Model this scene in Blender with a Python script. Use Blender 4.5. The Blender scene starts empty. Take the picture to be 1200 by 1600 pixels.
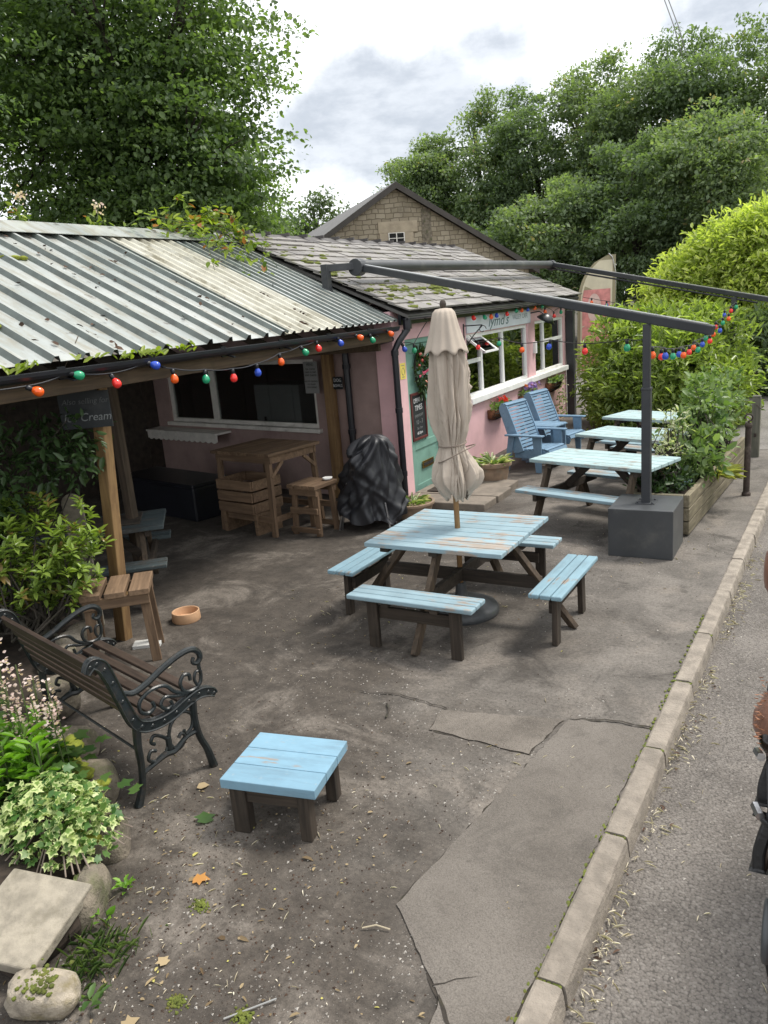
import bpy, math, random
import numpy as np
from mathutils import Vector, Matrix, Euler

PI = math.pi
rad = math.radians
S = bpy.context.scene
COL = S.collection

# ------------------------------------------------------------------ camera
cam_d = bpy.data.cameras.new("camera")
cam = bpy.data.objects.new("camera", cam_d)
COL.objects.link(cam)
cam_d.sensor_fit = 'VERTICAL'
cam_d.sensor_height = 36.0
cam_d.lens = 36.0 * 1223.975 / 1600.0
cam_d.clip_start = 0.05
cam_d.clip_end = 1000
cx_, cu_, cf_ = (0.87348, 0.48016, -0.08053), (-0.05316, 0.25848, 0.96455), (-0.48395, 0.83823, -0.2513)
cam.matrix_world = Matrix(((cx_[0], cu_[0], -cf_[0], 0.0), (cx_[1], cu_[1], -cf_[1], 0.0),
                           (cx_[2], cu_[2], -cf_[2], 2.47), (0, 0, 0, 1)))
S.camera = cam

# ------------------------------------------------------------------ sky and sun
SUN_EL, SUN_AZ = rad(60), rad(46)      # azimuth measured from +Y towards +X
W = bpy.data.worlds.new("World"); S.world = W; W.use_nodes = True
nt = W.node_tree; N = nt.nodes; L = nt.links
for n in list(N): N.remove(n)
def wn(t, **k):
    n = N.new(t)
    for a, b in k.items(): setattr(n, a, b)
    return n
def wmath(op, a, b=None, c=None, clamp=False):
    n = wn('ShaderNodeMath', operation=op); n.use_clamp = clamp
    for i, v in enumerate((a, b, c)):
        if v is None: continue
        if isinstance(v, (int, float)): n.inputs[i].default_value = v
        else: L.new(v, n.inputs[i])
    return n.outputs[0]
out = wn('ShaderNodeOutputWorld'); bg = wn('ShaderNodeBackground'); bg.inputs[1].default_value = 0.1
sky = wn('ShaderNodeTexSky', sky_type='NISHITA'); sky.sun_disc = False
sky.sun_elevation = SUN_EL; sky.sun_rotation = SUN_AZ
tc = wn('ShaderNodeTexCoord')
nz = wn('ShaderNodeVectorMath', operation='NORMALIZE'); L.new(tc.outputs['Generated'], nz.inputs[0])
warp = wn('ShaderNodeTexNoise'); warp.inputs['Scale'].default_value = 5.0; warp.inputs['Detail'].default_value = 7
warp.inputs['Roughness'].default_value = 0.6
L.new(nz.outputs[0], warp.inputs['Vector'])
big = wn('ShaderNodeTexNoise'); big.inputs['Scale'].default_value = 2.2; big.inputs['Detail'].default_value = 5
mp = wn('ShaderNodeMapping'); mp.inputs['Scale'].default_value = (1, 1, 2.2); mp.inputs['Location'].default_value = (3.1, 1.7, .4)
L.new(nz.outputs[0], mp.inputs[0]); L.new(mp.outputs[0], big.inputs['Vector'])
wf = wmath('SUBTRACT', warp.outputs[0], 0.5)
def bank(d, r0, r1, sx=1.0, amp=0.42):
    """a grey cloud bank round the direction d, ragged edge, wider than tall"""
    s = wn('ShaderNodeVectorMath', operation='SUBTRACT'); L.new(nz.outputs[0], s.inputs[0]); s.inputs[1].default_value = d
    m = wn('ShaderNodeVectorMath', operation='MULTIPLY'); L.new(s.outputs[0], m.inputs[0]); m.inputs[1].default_value = (1, 1, sx)
    l = wn('ShaderNodeVectorMath', operation='LENGTH'); L.new(m.outputs[0], l.inputs[0])
    q = wmath('MULTIPLY_ADD', wf, amp, l.outputs['Value'])
    mr = wn('ShaderNodeMapRange'); mr.interpolation_type = 'SMOOTHSTEP'
    L.new(q, mr.inputs[0]); mr.inputs[1].default_value = r1; mr.inputs[2].default_value = r0
    mr.inputs[3].default_value = 0; mr.inputs[4].default_value = 1
    return mr.outputs[0]
b1 = bank((-.45, .865, .205), .06, .17, 2.2)
b2 = bank((-.335, .915, .205), .04, .13, 2.4)
b3 = bank((-.325, .91, .262), .0, .075, 1.8, .2)
b4 = bank((-.10, .955, .27), .06, .17, 1.7)
tot = wmath('MAXIMUM', wmath('MAXIMUM', b1, b2), wmath('MAXIMUM', b3, b4))
rest = wn('ShaderNodeMapRange'); rest.interpolation_type = 'SMOOTHSTEP'; L.new(big.outputs[0], rest.inputs[0])
rest.inputs[1].default_value = .52; rest.inputs[2].default_value = .66
sx_ = wn('ShaderNodeSeparateXYZ'); L.new(nz.outputs[0], sx_.inputs[0])
away = wmath('LESS_THAN', sx_.outputs['Y'], 0.6)
fine = wn('ShaderNodeTexNoise'); fine.inputs['Scale'].default_value = 9; fine.inputs['Detail'].default_value = 8; fine.inputs['Roughness'].default_value = .62
mp2 = wn('ShaderNodeMapping'); mp2.inputs['Scale'].default_value = (1, 1, 2.6); mp2.inputs['Location'].default_value = (1.3, .2, .9); L.new(nz.outputs[0], mp2.inputs[0]); L.new(mp2.outputs[0], fine.inputs['Vector'])
fr_ = wn('ShaderNodeMapRange'); fr_.interpolation_type = 'SMOOTHSTEP'; L.new(fine.outputs[0], fr_.inputs[0]); fr_.inputs[1].default_value = .36; fr_.inputs[2].default_value = .62; fr_.inputs[3].default_value = .72; fr_.inputs[4].default_value = 1.0
tot = wmath('MULTIPLY', tot, fr_.outputs[0])
tot = wmath('MAXIMUM', tot, wmath('MULTIPLY', wmath('MULTIPLY', rest.outputs[0], .8), away), clamp=True)
cr = wn('ShaderNodeMix', data_type='RGBA'); L.new(wmath('MULTIPLY', tot, .86, clamp=True), cr.inputs[0])
cr.inputs[6].default_value = (10.6, 10.8, 11.0, 1); cr.inputs[7].default_value = (3.5, 3.9, 4.5, 1)
mx = wn('ShaderNodeMix', data_type='RGBA'); mx.inputs[0].default_value = .93
L.new(sky.outputs[0], mx.inputs[6]); L.new(cr.outputs[2], mx.inputs[7])
L.new(mx.outputs[2], bg.inputs[0]); L.new(bg.outputs[0], out.inputs[0])

sun_d = bpy.data.lights.new("sun", 'SUN'); sun_d.energy = 2.6; sun_d.angle = rad(16); sun_d.color = (1, .95, .87)
sun = bpy.data.objects.new("sun", sun_d); COL.objects.link(sun)
sd = Vector((math.sin(SUN_AZ) * math.cos(SUN_EL), math.cos(SUN_AZ) * math.cos(SUN_EL), math.sin(SUN_EL)))
sun.rotation_euler = (-sd).to_track_quat('-Z', 'Y').to_euler()
sun.location = (10, 10, 30)
S.view_settings.view_transform = 'Standard'; S.view_settings.look = 'None'
S.view_settings.exposure = 0.58; S.view_settings.gamma = 1.0; S.view_settings.use_curve_mapping = False
S.cycles.max_bounces = 6; S.cycles.transparent_max_bounces = 12
S.cycles.diffuse_bounces = 4; S.cycles.glossy_bounces = 3; S.cycles.transmission_bounces = 4
S.cycles.use_denoising = True
S.cycles.sample_clamp_indirect = 6.0

# ------------------------------------------------------------------ materials
MATS = {}
def newmat(name):
    m = bpy.data.materials.new(name); m.use_nodes = True
    t = m.node_tree
    for n in list(t.nodes): t.nodes.remove(n)
    o = t.nodes.new('ShaderNodeOutputMaterial'); b = t.nodes.new('ShaderNodeBsdfPrincipled')
    t.links.new(b.outputs[0], o.inputs[0])
    MATS[name] = m
    return m, t, b, o
def nnode(t, typ, **k):
    n = t.nodes.new(typ)
    for a, b in k.items(): setattr(n, a, b)
    return n
def setin(t, n, idx, v):
    if hasattr(v, 'is_output') or isinstance(v, bpy.types.NodeSocket): t.links.new(v, n.inputs[idx])
    else: n.inputs[idx].default_value = v
def tnoise(t, vec, scale, detail=5, rough=.55, dist=0):
    n = nnode(t, 'ShaderNodeTexNoise'); n.inputs['Scale'].default_value = scale
    n.inputs['Detail'].default_value = detail; n.inputs['Roughness'].default_value = rough
    n.inputs['Distortion'].default_value = dist
    t.links.new(vec, n.inputs['Vector']); return n.outputs[0]
def tmap(t, v, a, b, c=0.0, d=1.0, smooth=True):
    n = nnode(t, 'ShaderNodeMapRange')
    if smooth: n.interpolation_type = 'SMOOTHSTEP'
    t.links.new(v, n.inputs[0])
    for i, q in enumerate((a, b, c, d)): n.inputs[i + 1].default_value = q
    return n.outputs[0]
def tmath(t, op, a, b=None, clamp=False):
    n = nnode(t, 'ShaderNodeMath', operation=op); n.use_clamp = clamp
    setin(t, n, 0, a)
    if b is not None: setin(t, n, 1, b)
    return n.outputs[0]
def tmix(t, f, a, b):
    n = nnode(t, 'ShaderNodeMix', data_type='RGBA')
    setin(t, n, 0, f)
    for i, q in ((6, a), (7, b)):
        if isinstance(q, (tuple, list)): n.inputs[i].default_value = (*q[:3], 1)
        else: t.links.new(q, n.inputs[i])
    return n.outputs[2]
def tcoord(t, scale=(1, 1, 1), which='Object', loc=(0, 0, 0)):
    c = nnode(t, 'ShaderNodeTexCoord'); m = nnode(t, 'ShaderNodeMapping')
    m.inputs['Scale'].default_value = scale; m.inputs['Location'].default_value = loc
    t.links.new(c.outputs[which], m.inputs[0]); return m.outputs[0]
def tbump(t, b, h, strength=.3, dist=.01):
    n = nnode(t, 'ShaderNodeBump'); n.inputs['Strength'].default_value = strength; n.inputs['Distance'].default_value = dist
    t.links.new(h, n.inputs['Height']); t.links.new(n.outputs[0], b.inputs['Normal'])
def island(t):
    g = nnode(t, 'ShaderNodeNewGeometry'); return g.outputs['Random Per Island']
def shade(c, k): return tuple(max(0, min(1, x * k)) for x in c)

def plain(name, col, rough=.6, var=.18, scale=6, metal=0, bump=.15, bscale=60, bdist=.004, spec=.5, dirt=None, dirt_amt=.45, coat=0, isl=0):
    m, t, b, o = newmat(name)
    v = tcoord(t)
    c = tmix(t, tmap(t, tnoise(t, v, scale, 6, .6), .3, .7), shade(col, 1 - var), shade(col, 1 + var))
    if isl:
        k = tmap(t, island(t), 0, 1, 1 - isl, 1 + isl, False)
        vm = nnode(t, 'ShaderNodeVectorMath', operation='SCALE'); t.links.new(c, vm.inputs[0]); t.links.new(k, vm.inputs['Scale']); c = vm.outputs[0]
    if dirt:
        c = tmix(t, tmath(t, 'MULTIPLY', tmap(t, tnoise(t, tcoord(t, loc=(7, 3, 1)), scale * .7, 7, .65), .5, .72), dirt_amt), c, dirt)
    t.links.new(c, b.inputs['Base Color'])
    b.inputs['Roughness'].default_value = rough; b.inputs['Metallic'].default_value = metal
    b.inputs['Specular IOR Level'].default_value = spec
    b.inputs['Coat Weight'].default_value = coat
    if bump: tbump(t, b, tnoise(t, v, bscale, 6, .65), bump, bdist)
    return m
def wood(name, col, dark, grain=(2, 2, 2), rough=.75, isl=.22, paint=None, paint_cover=.5, bump=.5, axis=0):
    """timber with grain along an axis, each board a little different; optional worn paint over it"""
    m, t, b, o = newmat(name)
    sc = [28, 28, 28]; sc[axis] = 1.6
    v = tcoord(t, tuple(sc))
    g = tnoise(t, v, 1.0, 6, .65, .6)
    r = island(t)
    c = tmix(t, tmap(t, g, .3, .7), dark, col)
    k = tmap(t, r, 0, 1, 1 - isl, 1 + isl, False)
    vm = nnode(t, 'ShaderNodeVectorMath', operation='SCALE'); t.links.new(c, vm.inputs[0]); t.links.new(k, vm.inputs['Scale']); c = vm.outputs[0]
    big = tnoise(t, tcoord(t, loc=(2.3, 9, 4)), 5, 5, .6)
    c = tmix(t, tmath(t, 'MULTIPLY', tmap(t, big, .5, .75), .5), c, shade(dark, .7))
    if paint:
        sc2 = [30, 30, 30]; sc2[axis] = 4
        w1 = tnoise(t, tcoord(t, tuple(sc2), loc=(5, 1, 8)), 1.0, 5, .6)
        w2 = tnoise(t, tcoord(t, loc=(1, 5, 2)), 3.2, 4, .6)
        ad = tmath(t, 'ADD', tmath(t, 'MULTIPLY', w1, .45), tmath(t, 'MULTIPLY', w2, .55))
        ad = tmath(t, 'ADD', ad, tmath(t, 'MULTIPLY', tmath(t, 'SUBTRACT', r, .5), .07))
        msk = tmap(t, ad, paint_cover - .015, paint_cover + .06, 1, 0)
        pv = tnoise(t, tcoord(t, loc=(4, 4, 4)), 9, 5)
        pc = tmix(t, pv, shade(paint, .84), shade(paint, 1.14))
        k2 = tmap(t, r, 0, 1, .9, 1.1, False)
        vm2 = nnode(t, 'ShaderNodeVectorMath', operation='SCALE'); t.links.new(pc, vm2.inputs[0]); t.links.new(k2, vm2.inputs['Scale'])
        c = tmix(t, msk, c, vm2.outputs[0])
        gm = tnoise(t, tcoord(t, tuple([14 if i_ != axis else 2.2 for i_ in range(3)]), loc=(8, 2, 6)), 1.0, 7, .68)
        c = tmix(t, tmath(t, 'MULTIPLY', tmap(t, gm, .46, .72), .42), c, shade(tuple(.6 * q_ + .05 for q_ in paint), .62))
        c = tmix(t, tmath(t, 'MULTIPLY', tmap(t, tnoise(t, tcoord(t, loc=(6, 6, 1)), 26, 5, .7), .58, .70), .22), c, (.40, .40, .38))
    t.links.new(c, b.inputs['Base Color']); b.inputs['Roughness'].default_value = rough
    b.inputs['Specular IOR Level'].default_value = .35
    tbump(t, b, g, bump, .003)
    return m
def leafmat(name, c0, c1, trans=.35, rough=.45, edge=None, third=None):
    """foliage: each leaf takes its own tone between c0 and c1; light passes through"""
    m, t, b, o = newmat(name)
    a = nnode(t, 'ShaderNodeAttribute'); a.attribute_name = 'tint'
    c = tmix(t, a.outputs['Fac'], c0, c1)
    if third: c = tmix(t, tmap(t, a.outputs['Fac'], .9, .93), c, third)
    if edge:
        u = nnode(t, 'ShaderNodeAttribute'); u.attribute_name = 'rim'
        nz_ = tnoise(t, tcoord(t), 60, 3)
        k_ = tmath(t, 'ADD', u.outputs['Fac'], tmath(t, 'MULTIPLY', tmath(t, 'SUBTRACT', nz_, .5), 1.5)); k_ = tmath(t, 'ADD', k_, tmath(t, 'MULTIPLY', tmath(t, 'SUBTRACT', a.outputs['Fac'], .5), 1.1))
        c = tmix(t, tmap(t, k_, .52, .88), c, edge)
    t.links.new(c, b.inputs['Base Color']); b.inputs['Roughness'].default_value = rough
    b.inputs['Specular IOR Level'].default_value = .4
    tr = nnode(t, 'ShaderNodeBsdfTranslucent')
    g = nnode(t, 'ShaderNodeMix', data_type='RGBA', blend_type='MULTIPLY'); g.inputs[0].default_value = 1
    t.links.new(c, g.inputs[6]); g.inputs[7].default_value = (1.5, 1.7, .6, 1)
    t.links.new(g.outputs[2], tr.inputs[0])
    ms = nnode(t, 'ShaderNodeMixShader'); ms.inputs[0].default_value = trans
    t.links.new(b.outputs[0], ms.inputs[1]); t.links.new(tr.outputs[0], ms.inputs[2]); t.links.new(ms.outputs[0], o.inputs[0])
    return m
def glassmat(name, tint=(.9, .95, .93), refl=1.0):
    m, t, b, o = newmat(name)
    t.nodes.remove(b)
    tr = nnode(t, 'ShaderNodeBsdfTransparent'); tr.inputs[0].default_value = (*tint, 1)
    gl = nnode(t, 'ShaderNodeBsdfGlossy'); gl.inputs['Roughness'].default_value = .02
    fr = nnode(t, 'ShaderNodeFresnel'); fr.inputs[0].default_value = 1.6
    ms = nnode(t, 'ShaderNodeMixShader')
    t.links.new(tmath(t, 'ADD', tmath(t, 'MULTIPLY', fr.outputs[0], 1.5 * refl), .27 * refl, True), ms.inputs[0])
    t.links.new(tr.outputs[0], ms.inputs[1]); t.links.new(gl.outputs[0], ms.inputs[2]); t.links.new(ms.outputs[0], o.inputs[0])
    return m

# ------------------------------------------------------------------ mesh helpers
def frame_from(d, up=(0, 0, 1)):
    d = np.asarray(d, float); d = d / np.linalg.norm(d)
    up = np.asarray(up, float)
    if abs(d @ up) > .98: up = np.array([1., 0, 0])
    s = np.cross(d, up); s /= np.linalg.norm(s); u = np.cross(s, d)
    return d, s, u
class MB:
    def __init__(self): self.v = []; self.f = []; self.m = []; self.n = 0
    def add(self, vs, fs, m=0):
        self.v.extend([tuple(map(float, q)) for q in vs]); self.f.extend([tuple(i + self.n for i in q) for q in fs])
        self.m.extend([m] * len(fs)); self.n += len(vs); return self
    def box(self, c, s, rz=0, m=0, R=None):
        x, y, z = s[0] / 2, s[1] / 2, s[2] / 2
        vs = np.array([(-x, -y, -z), (x, -y, -z), (x, y, -z), (-x, y, -z), (-x, -y, z), (x, -y, z), (x, y, z), (-x, y, z)])
        if R is None and rz: R = np.array([[math.cos(rz), -math.sin(rz), 0], [math.sin(rz), math.cos(rz), 0], [0, 0, 1]])
        if R is not None: vs = vs @ np.asarray(R).T
        return self.add(vs + np.asarray(c, float), [(3, 2, 1, 0), (4, 5, 6, 7), (0, 1, 5, 4), (1, 2, 6, 5), (2, 3, 7, 6), (3, 0, 4, 7)], m)
    def b2(self, a, b, m=0):
        a = np.array(a, float); b = np.array(b, float); return self.box((a + b) / 2, abs(b - a), m=m)
    def bar(self, a, b, w, h, up=(0, 0, 1), m=0):
        a = np.asarray(a, float); b = np.asarray(b, float)
        d, s, u = frame_from(b - a, up)
        return self.box((a + b) / 2, (np.linalg.norm(b - a), w, h), m=m, R=np.stack([d, s, u], 1))
    def tube(self, pts, r, n=8, m=0, cap=True, sq=None):
        pts = np.asarray(pts, float); k = len(pts)
        r = np.full(k, r, float) if np.isscalar(r) else np.asarray(r, float)
        vs = []; up = np.array([0, 0, 1.])
        t0 = pts[1] - pts[0]
        _, s, u = frame_from(t0)
        for i in range(k):
            t = pts[min(i + 1, k - 1)] - pts[max(i - 1, 0)]; t /= (np.linalg.norm(t) + 1e-12)
            s = s - t * (s @ t); s /= (np.linalg.norm(s) + 1e-12); u = np.cross(t, s)
            for j in range(n):
                a = 2 * PI * j / n; q = s * math.cos(a) + u * math.sin(a)
                if sq is not None: # squash along a fixed axis
                    ax = np.asarray(sq[0]); q = q - ax * (q @ ax) * (1 - sq[1])
                vs.append(pts[i] + q * r[i])
        fs = []
        for i in range(k - 1):
            for j in range(n):
                a = i * n + j; b = i * n + (j + 1) % n; fs.append((a, b, b + n, a + n))
        if cap: fs.append(tuple(range(n))[::-1]); fs.append(tuple((k - 1) * n + j for j in range(n)))
        return self.add(vs, fs, m)
    def lathe(self, prof, c=(0, 0, 0), n=24, m=0, R=None, closed_top=True):
        vs = []; fs = []; k = len(prof)
        for (r, z) in prof:
            for j in range(n):
                a = 2 * PI * j / n; vs.append((r * math.cos(a), r * math.sin(a), z))
        for i in range(k - 1):
            for j in range(n):
                a = i * n + j; b = i * n + (j + 1) % n; fs.append((a, b, b + n, a + n))
        fs.append(tuple(range(n))[::-1]); fs.append(tuple((k - 1) * n + j for j in range(n)))
        vs = np.array(vs)
        if R is not None: vs = vs @ np.asarray(R).T
        return self.add(vs + np.asarray(c, float), fs, m)
    def ball(self, c, r, m=0, seg=12, rings=8, jit=0, rng=None):
        r = np.asarray((r, r, r) if np.isscalar(r) else r, float)
        vs = [np.array([0, 0, -1.])]; fs = []
        for i in range(1, rings):
            a = -PI / 2 + PI * i / rings
            for j in range(seg):
                b = 2 * PI * j / seg; vs.append(np.array([math.cos(a) * math.cos(b), math.cos(a) * math.sin(b), math.sin(a)]))
        vs.append(np.array([0, 0, 1.]))
        if jit: vs = [q * (1 + jit * (rng.random() - .5)) for q in vs]
        for j in range(seg): fs.append((0, 1 + (j + 1) % seg, 1 + j))
        for i in range(rings - 2):
            for j in range(seg):
                a = 1 + i * seg + j; b = 1 + i * seg + (j + 1) % seg; fs.append((a, b, b + seg, a + seg))
        t = len(vs) - 1
        for j in range(seg): fs.append((t, t - seg + j, t - seg + (j + 1) % seg))
        return self.add(np.array(vs) * r + np.asarray(c, float), fs, m)
    def prism(self, poly, off, m=0):
        """closed outline (3D points in one plane) pushed along off"""
        p = np.asarray(poly, float); k = len(p); q = p + np.asarray(off, float)
        fs = [tuple(range(k))[::-1], tuple(range(k, 2 * k))] + [(i, (i + 1) % k, k + (i + 1) % k, k + i) for i in range(k)]
        return self.add(np.vstack([p, q]), fs, m)
    def sheet(self, pts, m=0): return self.add(pts, [tuple(range(len(pts)))], m)
    def grid(self, P, m=0, wrap=False):
        a, b = P.shape[:2]; fs = []
        for i in range(a - 1):
            for j in range(b if wrap else b - 1):
                j2 = (j + 1) % b; fs.append((i * b + j, i * b + j2, (i + 1) * b + j2, (i + 1) * b + j))
        return self.add(P.reshape(-1, 3), fs, m)
    def build(self, name, mat, parent=None, smooth=False, bevel=0, world=False, seg=2, sub=0, solid=0):
        v = np.array(self.v, float)
        if world and parent is not None:
            T = top(parent); v = v - np.array(T.location); a = -T.rotation_euler.z
            if a: v = v @ np.array([[math.cos(a), -math.sin(a), 0], [math.sin(a), math.cos(a), 0], [0, 0, 1]]).T
        me = bpy.data.meshes.new(name); me.from_pydata(v.tolist(), [], self.f)
        mats = mat if isinstance(mat, (list, tuple)) else [mat]
        for q in mats: me.materials.append(MATS[q] if isinstance(q, str) else q)
        if len(mats) > 1: me.polygons.foreach_set('material_index', self.m)
        if smooth: me.shade_smooth()
        me.update()
        return link(name, me, parent, bevel, seg, sub, solid, smooth)
def link(name, me, parent=None, bevel=0, seg=2, sub=0, solid=0, smooth=False):
    o = bpy.data.objects.new(name, me); COL.objects.link(o)
    if parent is not None: o.parent = parent
    if solid:
        q = o.modifiers.new('solid', 'SOLIDIFY'); q.thickness = solid; q.offset = 0
    if bevel:
        q = o.modifiers.new('bevel', 'BEVEL'); q.width = bevel; q.segments = seg; q.limit_method = 'ANGLE'; q.angle_limit = rad(40)
    if sub:
        q = o.modifiers.new('sub', 'SUBSURF'); q.levels = sub; q.render_levels = sub
    return o
def top(o):
    while o.parent is not None: o = o.parent
    return o
def tag(o, label, cat, group=None):
    o['label'] = label; o['category'] = cat
    if group: o['group'] = group
    return o
def kind(o, k): o['kind'] = k; return o
def thing(name, label, cat, loc=(0, 0, 0), rz=0, group=None):
    o = bpy.data.objects.new(name, None); COL.objects.link(o); o.empty_display_size = .2
    o.location = loc; o.rotation_euler = (0, 0, rz); return tag(o, label, cat, group)
def copy_tree(o, parent=None):
    c = o.copy(); COL.objects.link(c); c.parent = parent
    for ch in list(o.children): copy_tree(ch, c)
    return c
def text(s, size, loc, right, upv, mat, name, parent, align='CENTER', thick=.0015, shear=0, world=True, sx=1.0):
    cu = bpy.data.curves.new('t', 'FONT'); cu.body = s; cu.size = size; cu.align_x = align; cu.align_y = 'CENTER'
    cu.extrude = thick; cu.shear = shear; cu.resolution_u = 3
    ob = bpy.data.objects.new('t', cu); COL.objects.link(ob)
    me = bpy.data.meshes.new_from_object(ob.evaluated_get(bpy.context.evaluated_depsgraph_get()))
    bpy.data.objects.remove(ob); bpy.data.curves.remove(cu)
    r = np.asarray(right, float); r /= np.linalg.norm(r); u = np.asarray(upv, float); u = u - r * (u @ r); u /= np.linalg.norm(u); n = np.cross(r, u)
    A = np.stack([r * sx, u, n], 1)
    v = np.array([tuple(q.co) for q in me.vertices]) @ A.T + np.asarray(loc, float)
    if world and parent is not None:
        T = top(parent); v = v - np.array(T.location); a = -T.rotation_euler.z
        v = v @ np.array([[math.cos(a), -math.sin(a), 0], [math.sin(a), math.cos(a), 0], [0, 0, 1]]).T
    me.vertices.foreach_set('co', v.ravel().astype(np.float32)); me.materials.clear(); me.materials.append(MATS[mat]); me.update()
    return link(name, me, parent)

# leaves: many small faces in one mesh, built with numpy
TEMPL = {
    'rhomb': (np.array([(0, 0, 0), (.45, .5, .07), (1, 0, -.05), (.45, -.5, .07)]), [(0, 1, 2, 3)], [0, 1, 1, 1]),
    'leaf': (np.array([(0, 0, 0), (.28, .42, .08), (.68, .36, .06), (1, 0, -.1), (.68, -.36, .06), (.28, -.42, .08)]), [(0, 3, 2, 1), (0, 5, 4, 3)], [.3, 1, 1, 1, 1, 1]),
    'lance': (np.array([(0, 0, 0), (.35, .5, .05), (.7, .36, 0), (1, 0, -.2), (.7, -.36, 0), (.35, -.5, .05)]), [(0, 3, 2, 1), (0, 5, 4, 3)], [0, .3, .3, 1, .3, .3]),
    'lobed': (np.array([(0, 0, 0), (.12, .42, .04), (.32, .3, .03), (.55, .56, .02), (.62, .25, .05), (1, 0, -.06), (.62, -.25, .05), (.55, -.56, .02), (.32, -.3, .03), (.12, -.42, .04), (.3, 0, .02)]),
              [(10, 0, 1, 2), (10, 2, 3, 4), (10, 4, 5), (10, 5, 6), (10, 6, 7, 8), (10, 8, 9, 0)], [.3, 1, .8, 1, .8, 1, .8, 1, .8, 1, 0]),
}
def unit(a): return a / (np.linalg.norm(a, axis=-1, keepdims=True) + 1e-9)
def leaves(name, P, D, NN, Ln, Wd, mat, parent=None, shape='rhomb', tint=None, rng=None, world=False):
    tp, tf, rim = TEMPL[shape]
    P = np.asarray(P, float); n = len(P)
    if world and parent is not None: P = P - np.array(top(parent).location)
    D = unit(np.asarray(D, float)); Sd = unit(np.cross(NN, D)); U = np.cross(D, Sd)
    Ln = np.broadcast_to(Ln, (n,)); Wd = np.broadcast_to(Wd, (n,))
    V = P[:, None, :] + D[:, None, :] * (tp[None, :, 0, None] * Ln[:, None, None]) + Sd[:, None, :] * (tp[None, :, 1, None] * Wd[:, None, None]) + U[:, None, :] * (tp[None, :, 2, None] * Ln[:, None, None])
    k = len(tp); V = V.reshape(-1, 3).astype(np.float32)
    fl = np.array([len(f) for f in tf]); idx = np.concatenate([np.array(f) for f in tf])
    loops = (idx[None, :] + (np.arange(n) * k)[:, None]).ravel().astype(np.int32)
    lens = np.tile(fl, n); starts = np.concatenate([[0], np.cumsum(lens)[:-1]]).astype(np.int32)
    me = bpy.data.meshes.new(name)
    me.vertices.add(len(V)); me.vertices.foreach_set('co', V.ravel())
    me.loops.add(len(loops)); me.loops.foreach_set('vertex_index', loops)
    me.polygons.add(len(lens)); me.polygons.foreach_set('loop_start', starts)
    me.update(calc_edges=True)
    if tint is None: tint = (rng or np.random.default_rng(1)).random(n)
    at = me.attributes.new('tint', 'FLOAT', 'POINT'); at.data.foreach_set('value', np.repeat(np.asarray(tint, np.float32), k))
    at = me.attributes.new('rim', 'FLOAT', 'POINT'); at.data.foreach_set('value', np.tile(np.array(rim, np.float32), n))
    me.materials.append(MATS[mat]); 
    o = bpy.data.objects.new(name, me); COL.objects.link(o)
    if parent is not None: o.parent = parent
    return o
def rdir(rng, n): return unit(rng.normal(size=(n, 3)))
def crown_pts(rng, lobes, ncl, per, spread, flat=.45, shell=.55):
    """leaf positions in sprays spread through a crown made of lobes (cx,cy,cz,rx,ry,rz)"""
    lobes = np.asarray(lobes, float); vol = (lobes[:, 3] * lobes[:, 4] * lobes[:, 5]) ** .67; vol /= vol.sum()
    li = rng.choice(len(lobes), ncl, p=vol); d = rdir(rng, ncl)
    r = shell + (1 - shell) * rng.random(ncl) ** .7
    lump = 1 + .16 * np.sin(d[:, 0] * 5 + li) * np.sin(d[:, 1] * 6 + li * 2) + .12 * rng.normal(size=ncl)
    C = lobes[li, :3] + d * lobes[li, 3:] * (r * np.clip(lump, .7, 1.18))[:, None]
    own = rng.random(ncl)
    P = C[:, None, :] + np.clip(rng.normal(size=(ncl, per, 3)), -1.7, 1.7) * (spread * np.array([1, 1, flat]))
    out = np.repeat(d, per, 0); tone = np.repeat(own, per)
    return P.reshape(-1, 3), out, tone, C
# ------------------------------------------------------------------ material list
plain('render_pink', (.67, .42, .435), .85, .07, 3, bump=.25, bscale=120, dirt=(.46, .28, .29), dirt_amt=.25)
plain('render_pink_shaded', (.40, .285, .26), .85, .1, 3, bump=.25, bscale=120, dirt=(.24, .15, .15), dirt_amt=.4)  # pink render darkened for the shelter wall: interior shade put into its colour
plain('white_paint', (.78, .78, .76), .45, .06, 5, bump=.05, dirt=(.5, .5, .46), dirt_amt=.3)
plain('cream_paint', (.80, .77, .71), .6, .1, 5, dirt=(.35, .32, .28))
plain('sign_white', (.62, .66, .70), .5, .05, 3, bump=.03)
plain('sage_green', (.175, .32, .265), .5, .1, 6, bump=.1, dirt=(.10, .2, .16))
plain('black_plastic', (.012, .013, .018), .35, .2, 8, bump=.05)
plain('black_iron', (.014, .018, .019), .32, .3, 30, bump=.3, bscale=120, dirt=(.09, .06, .04), dirt_amt=.25)
plain('anthracite', (.030, .033, .038), .42, .12, 4, bump=.05, dirt=(.09, .09, .09), dirt_amt=.3)
plain('planter_grey', (.050, .054, .058), .42, .12, 3, bump=.06, bscale=150, dirt=(.13, .13, .12), dirt_amt=.6)
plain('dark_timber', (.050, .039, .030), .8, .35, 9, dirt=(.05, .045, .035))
plain('dark_void', (.012, .012, .012), .9, .2, 4)
plain('stone_paving', (.27, .24, .19), .9, .25, 12, bump=.8, bscale=45, bdist=.008, dirt=(.16, .14, .10), dirt_amt=.7)
plain('stone_rough', (.20, .17, .13), .95, .4, 9, bump=1, bscale=16, bdist=.03, dirt=(.09, .10, .04), dirt_amt=.8)
plain('stone_pale', (.33, .285, .225), .95, .3, 12, bump=1, bscale=22, bdist=.02, dirt=(.16, .13, .05), dirt_amt=.8)
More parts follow.
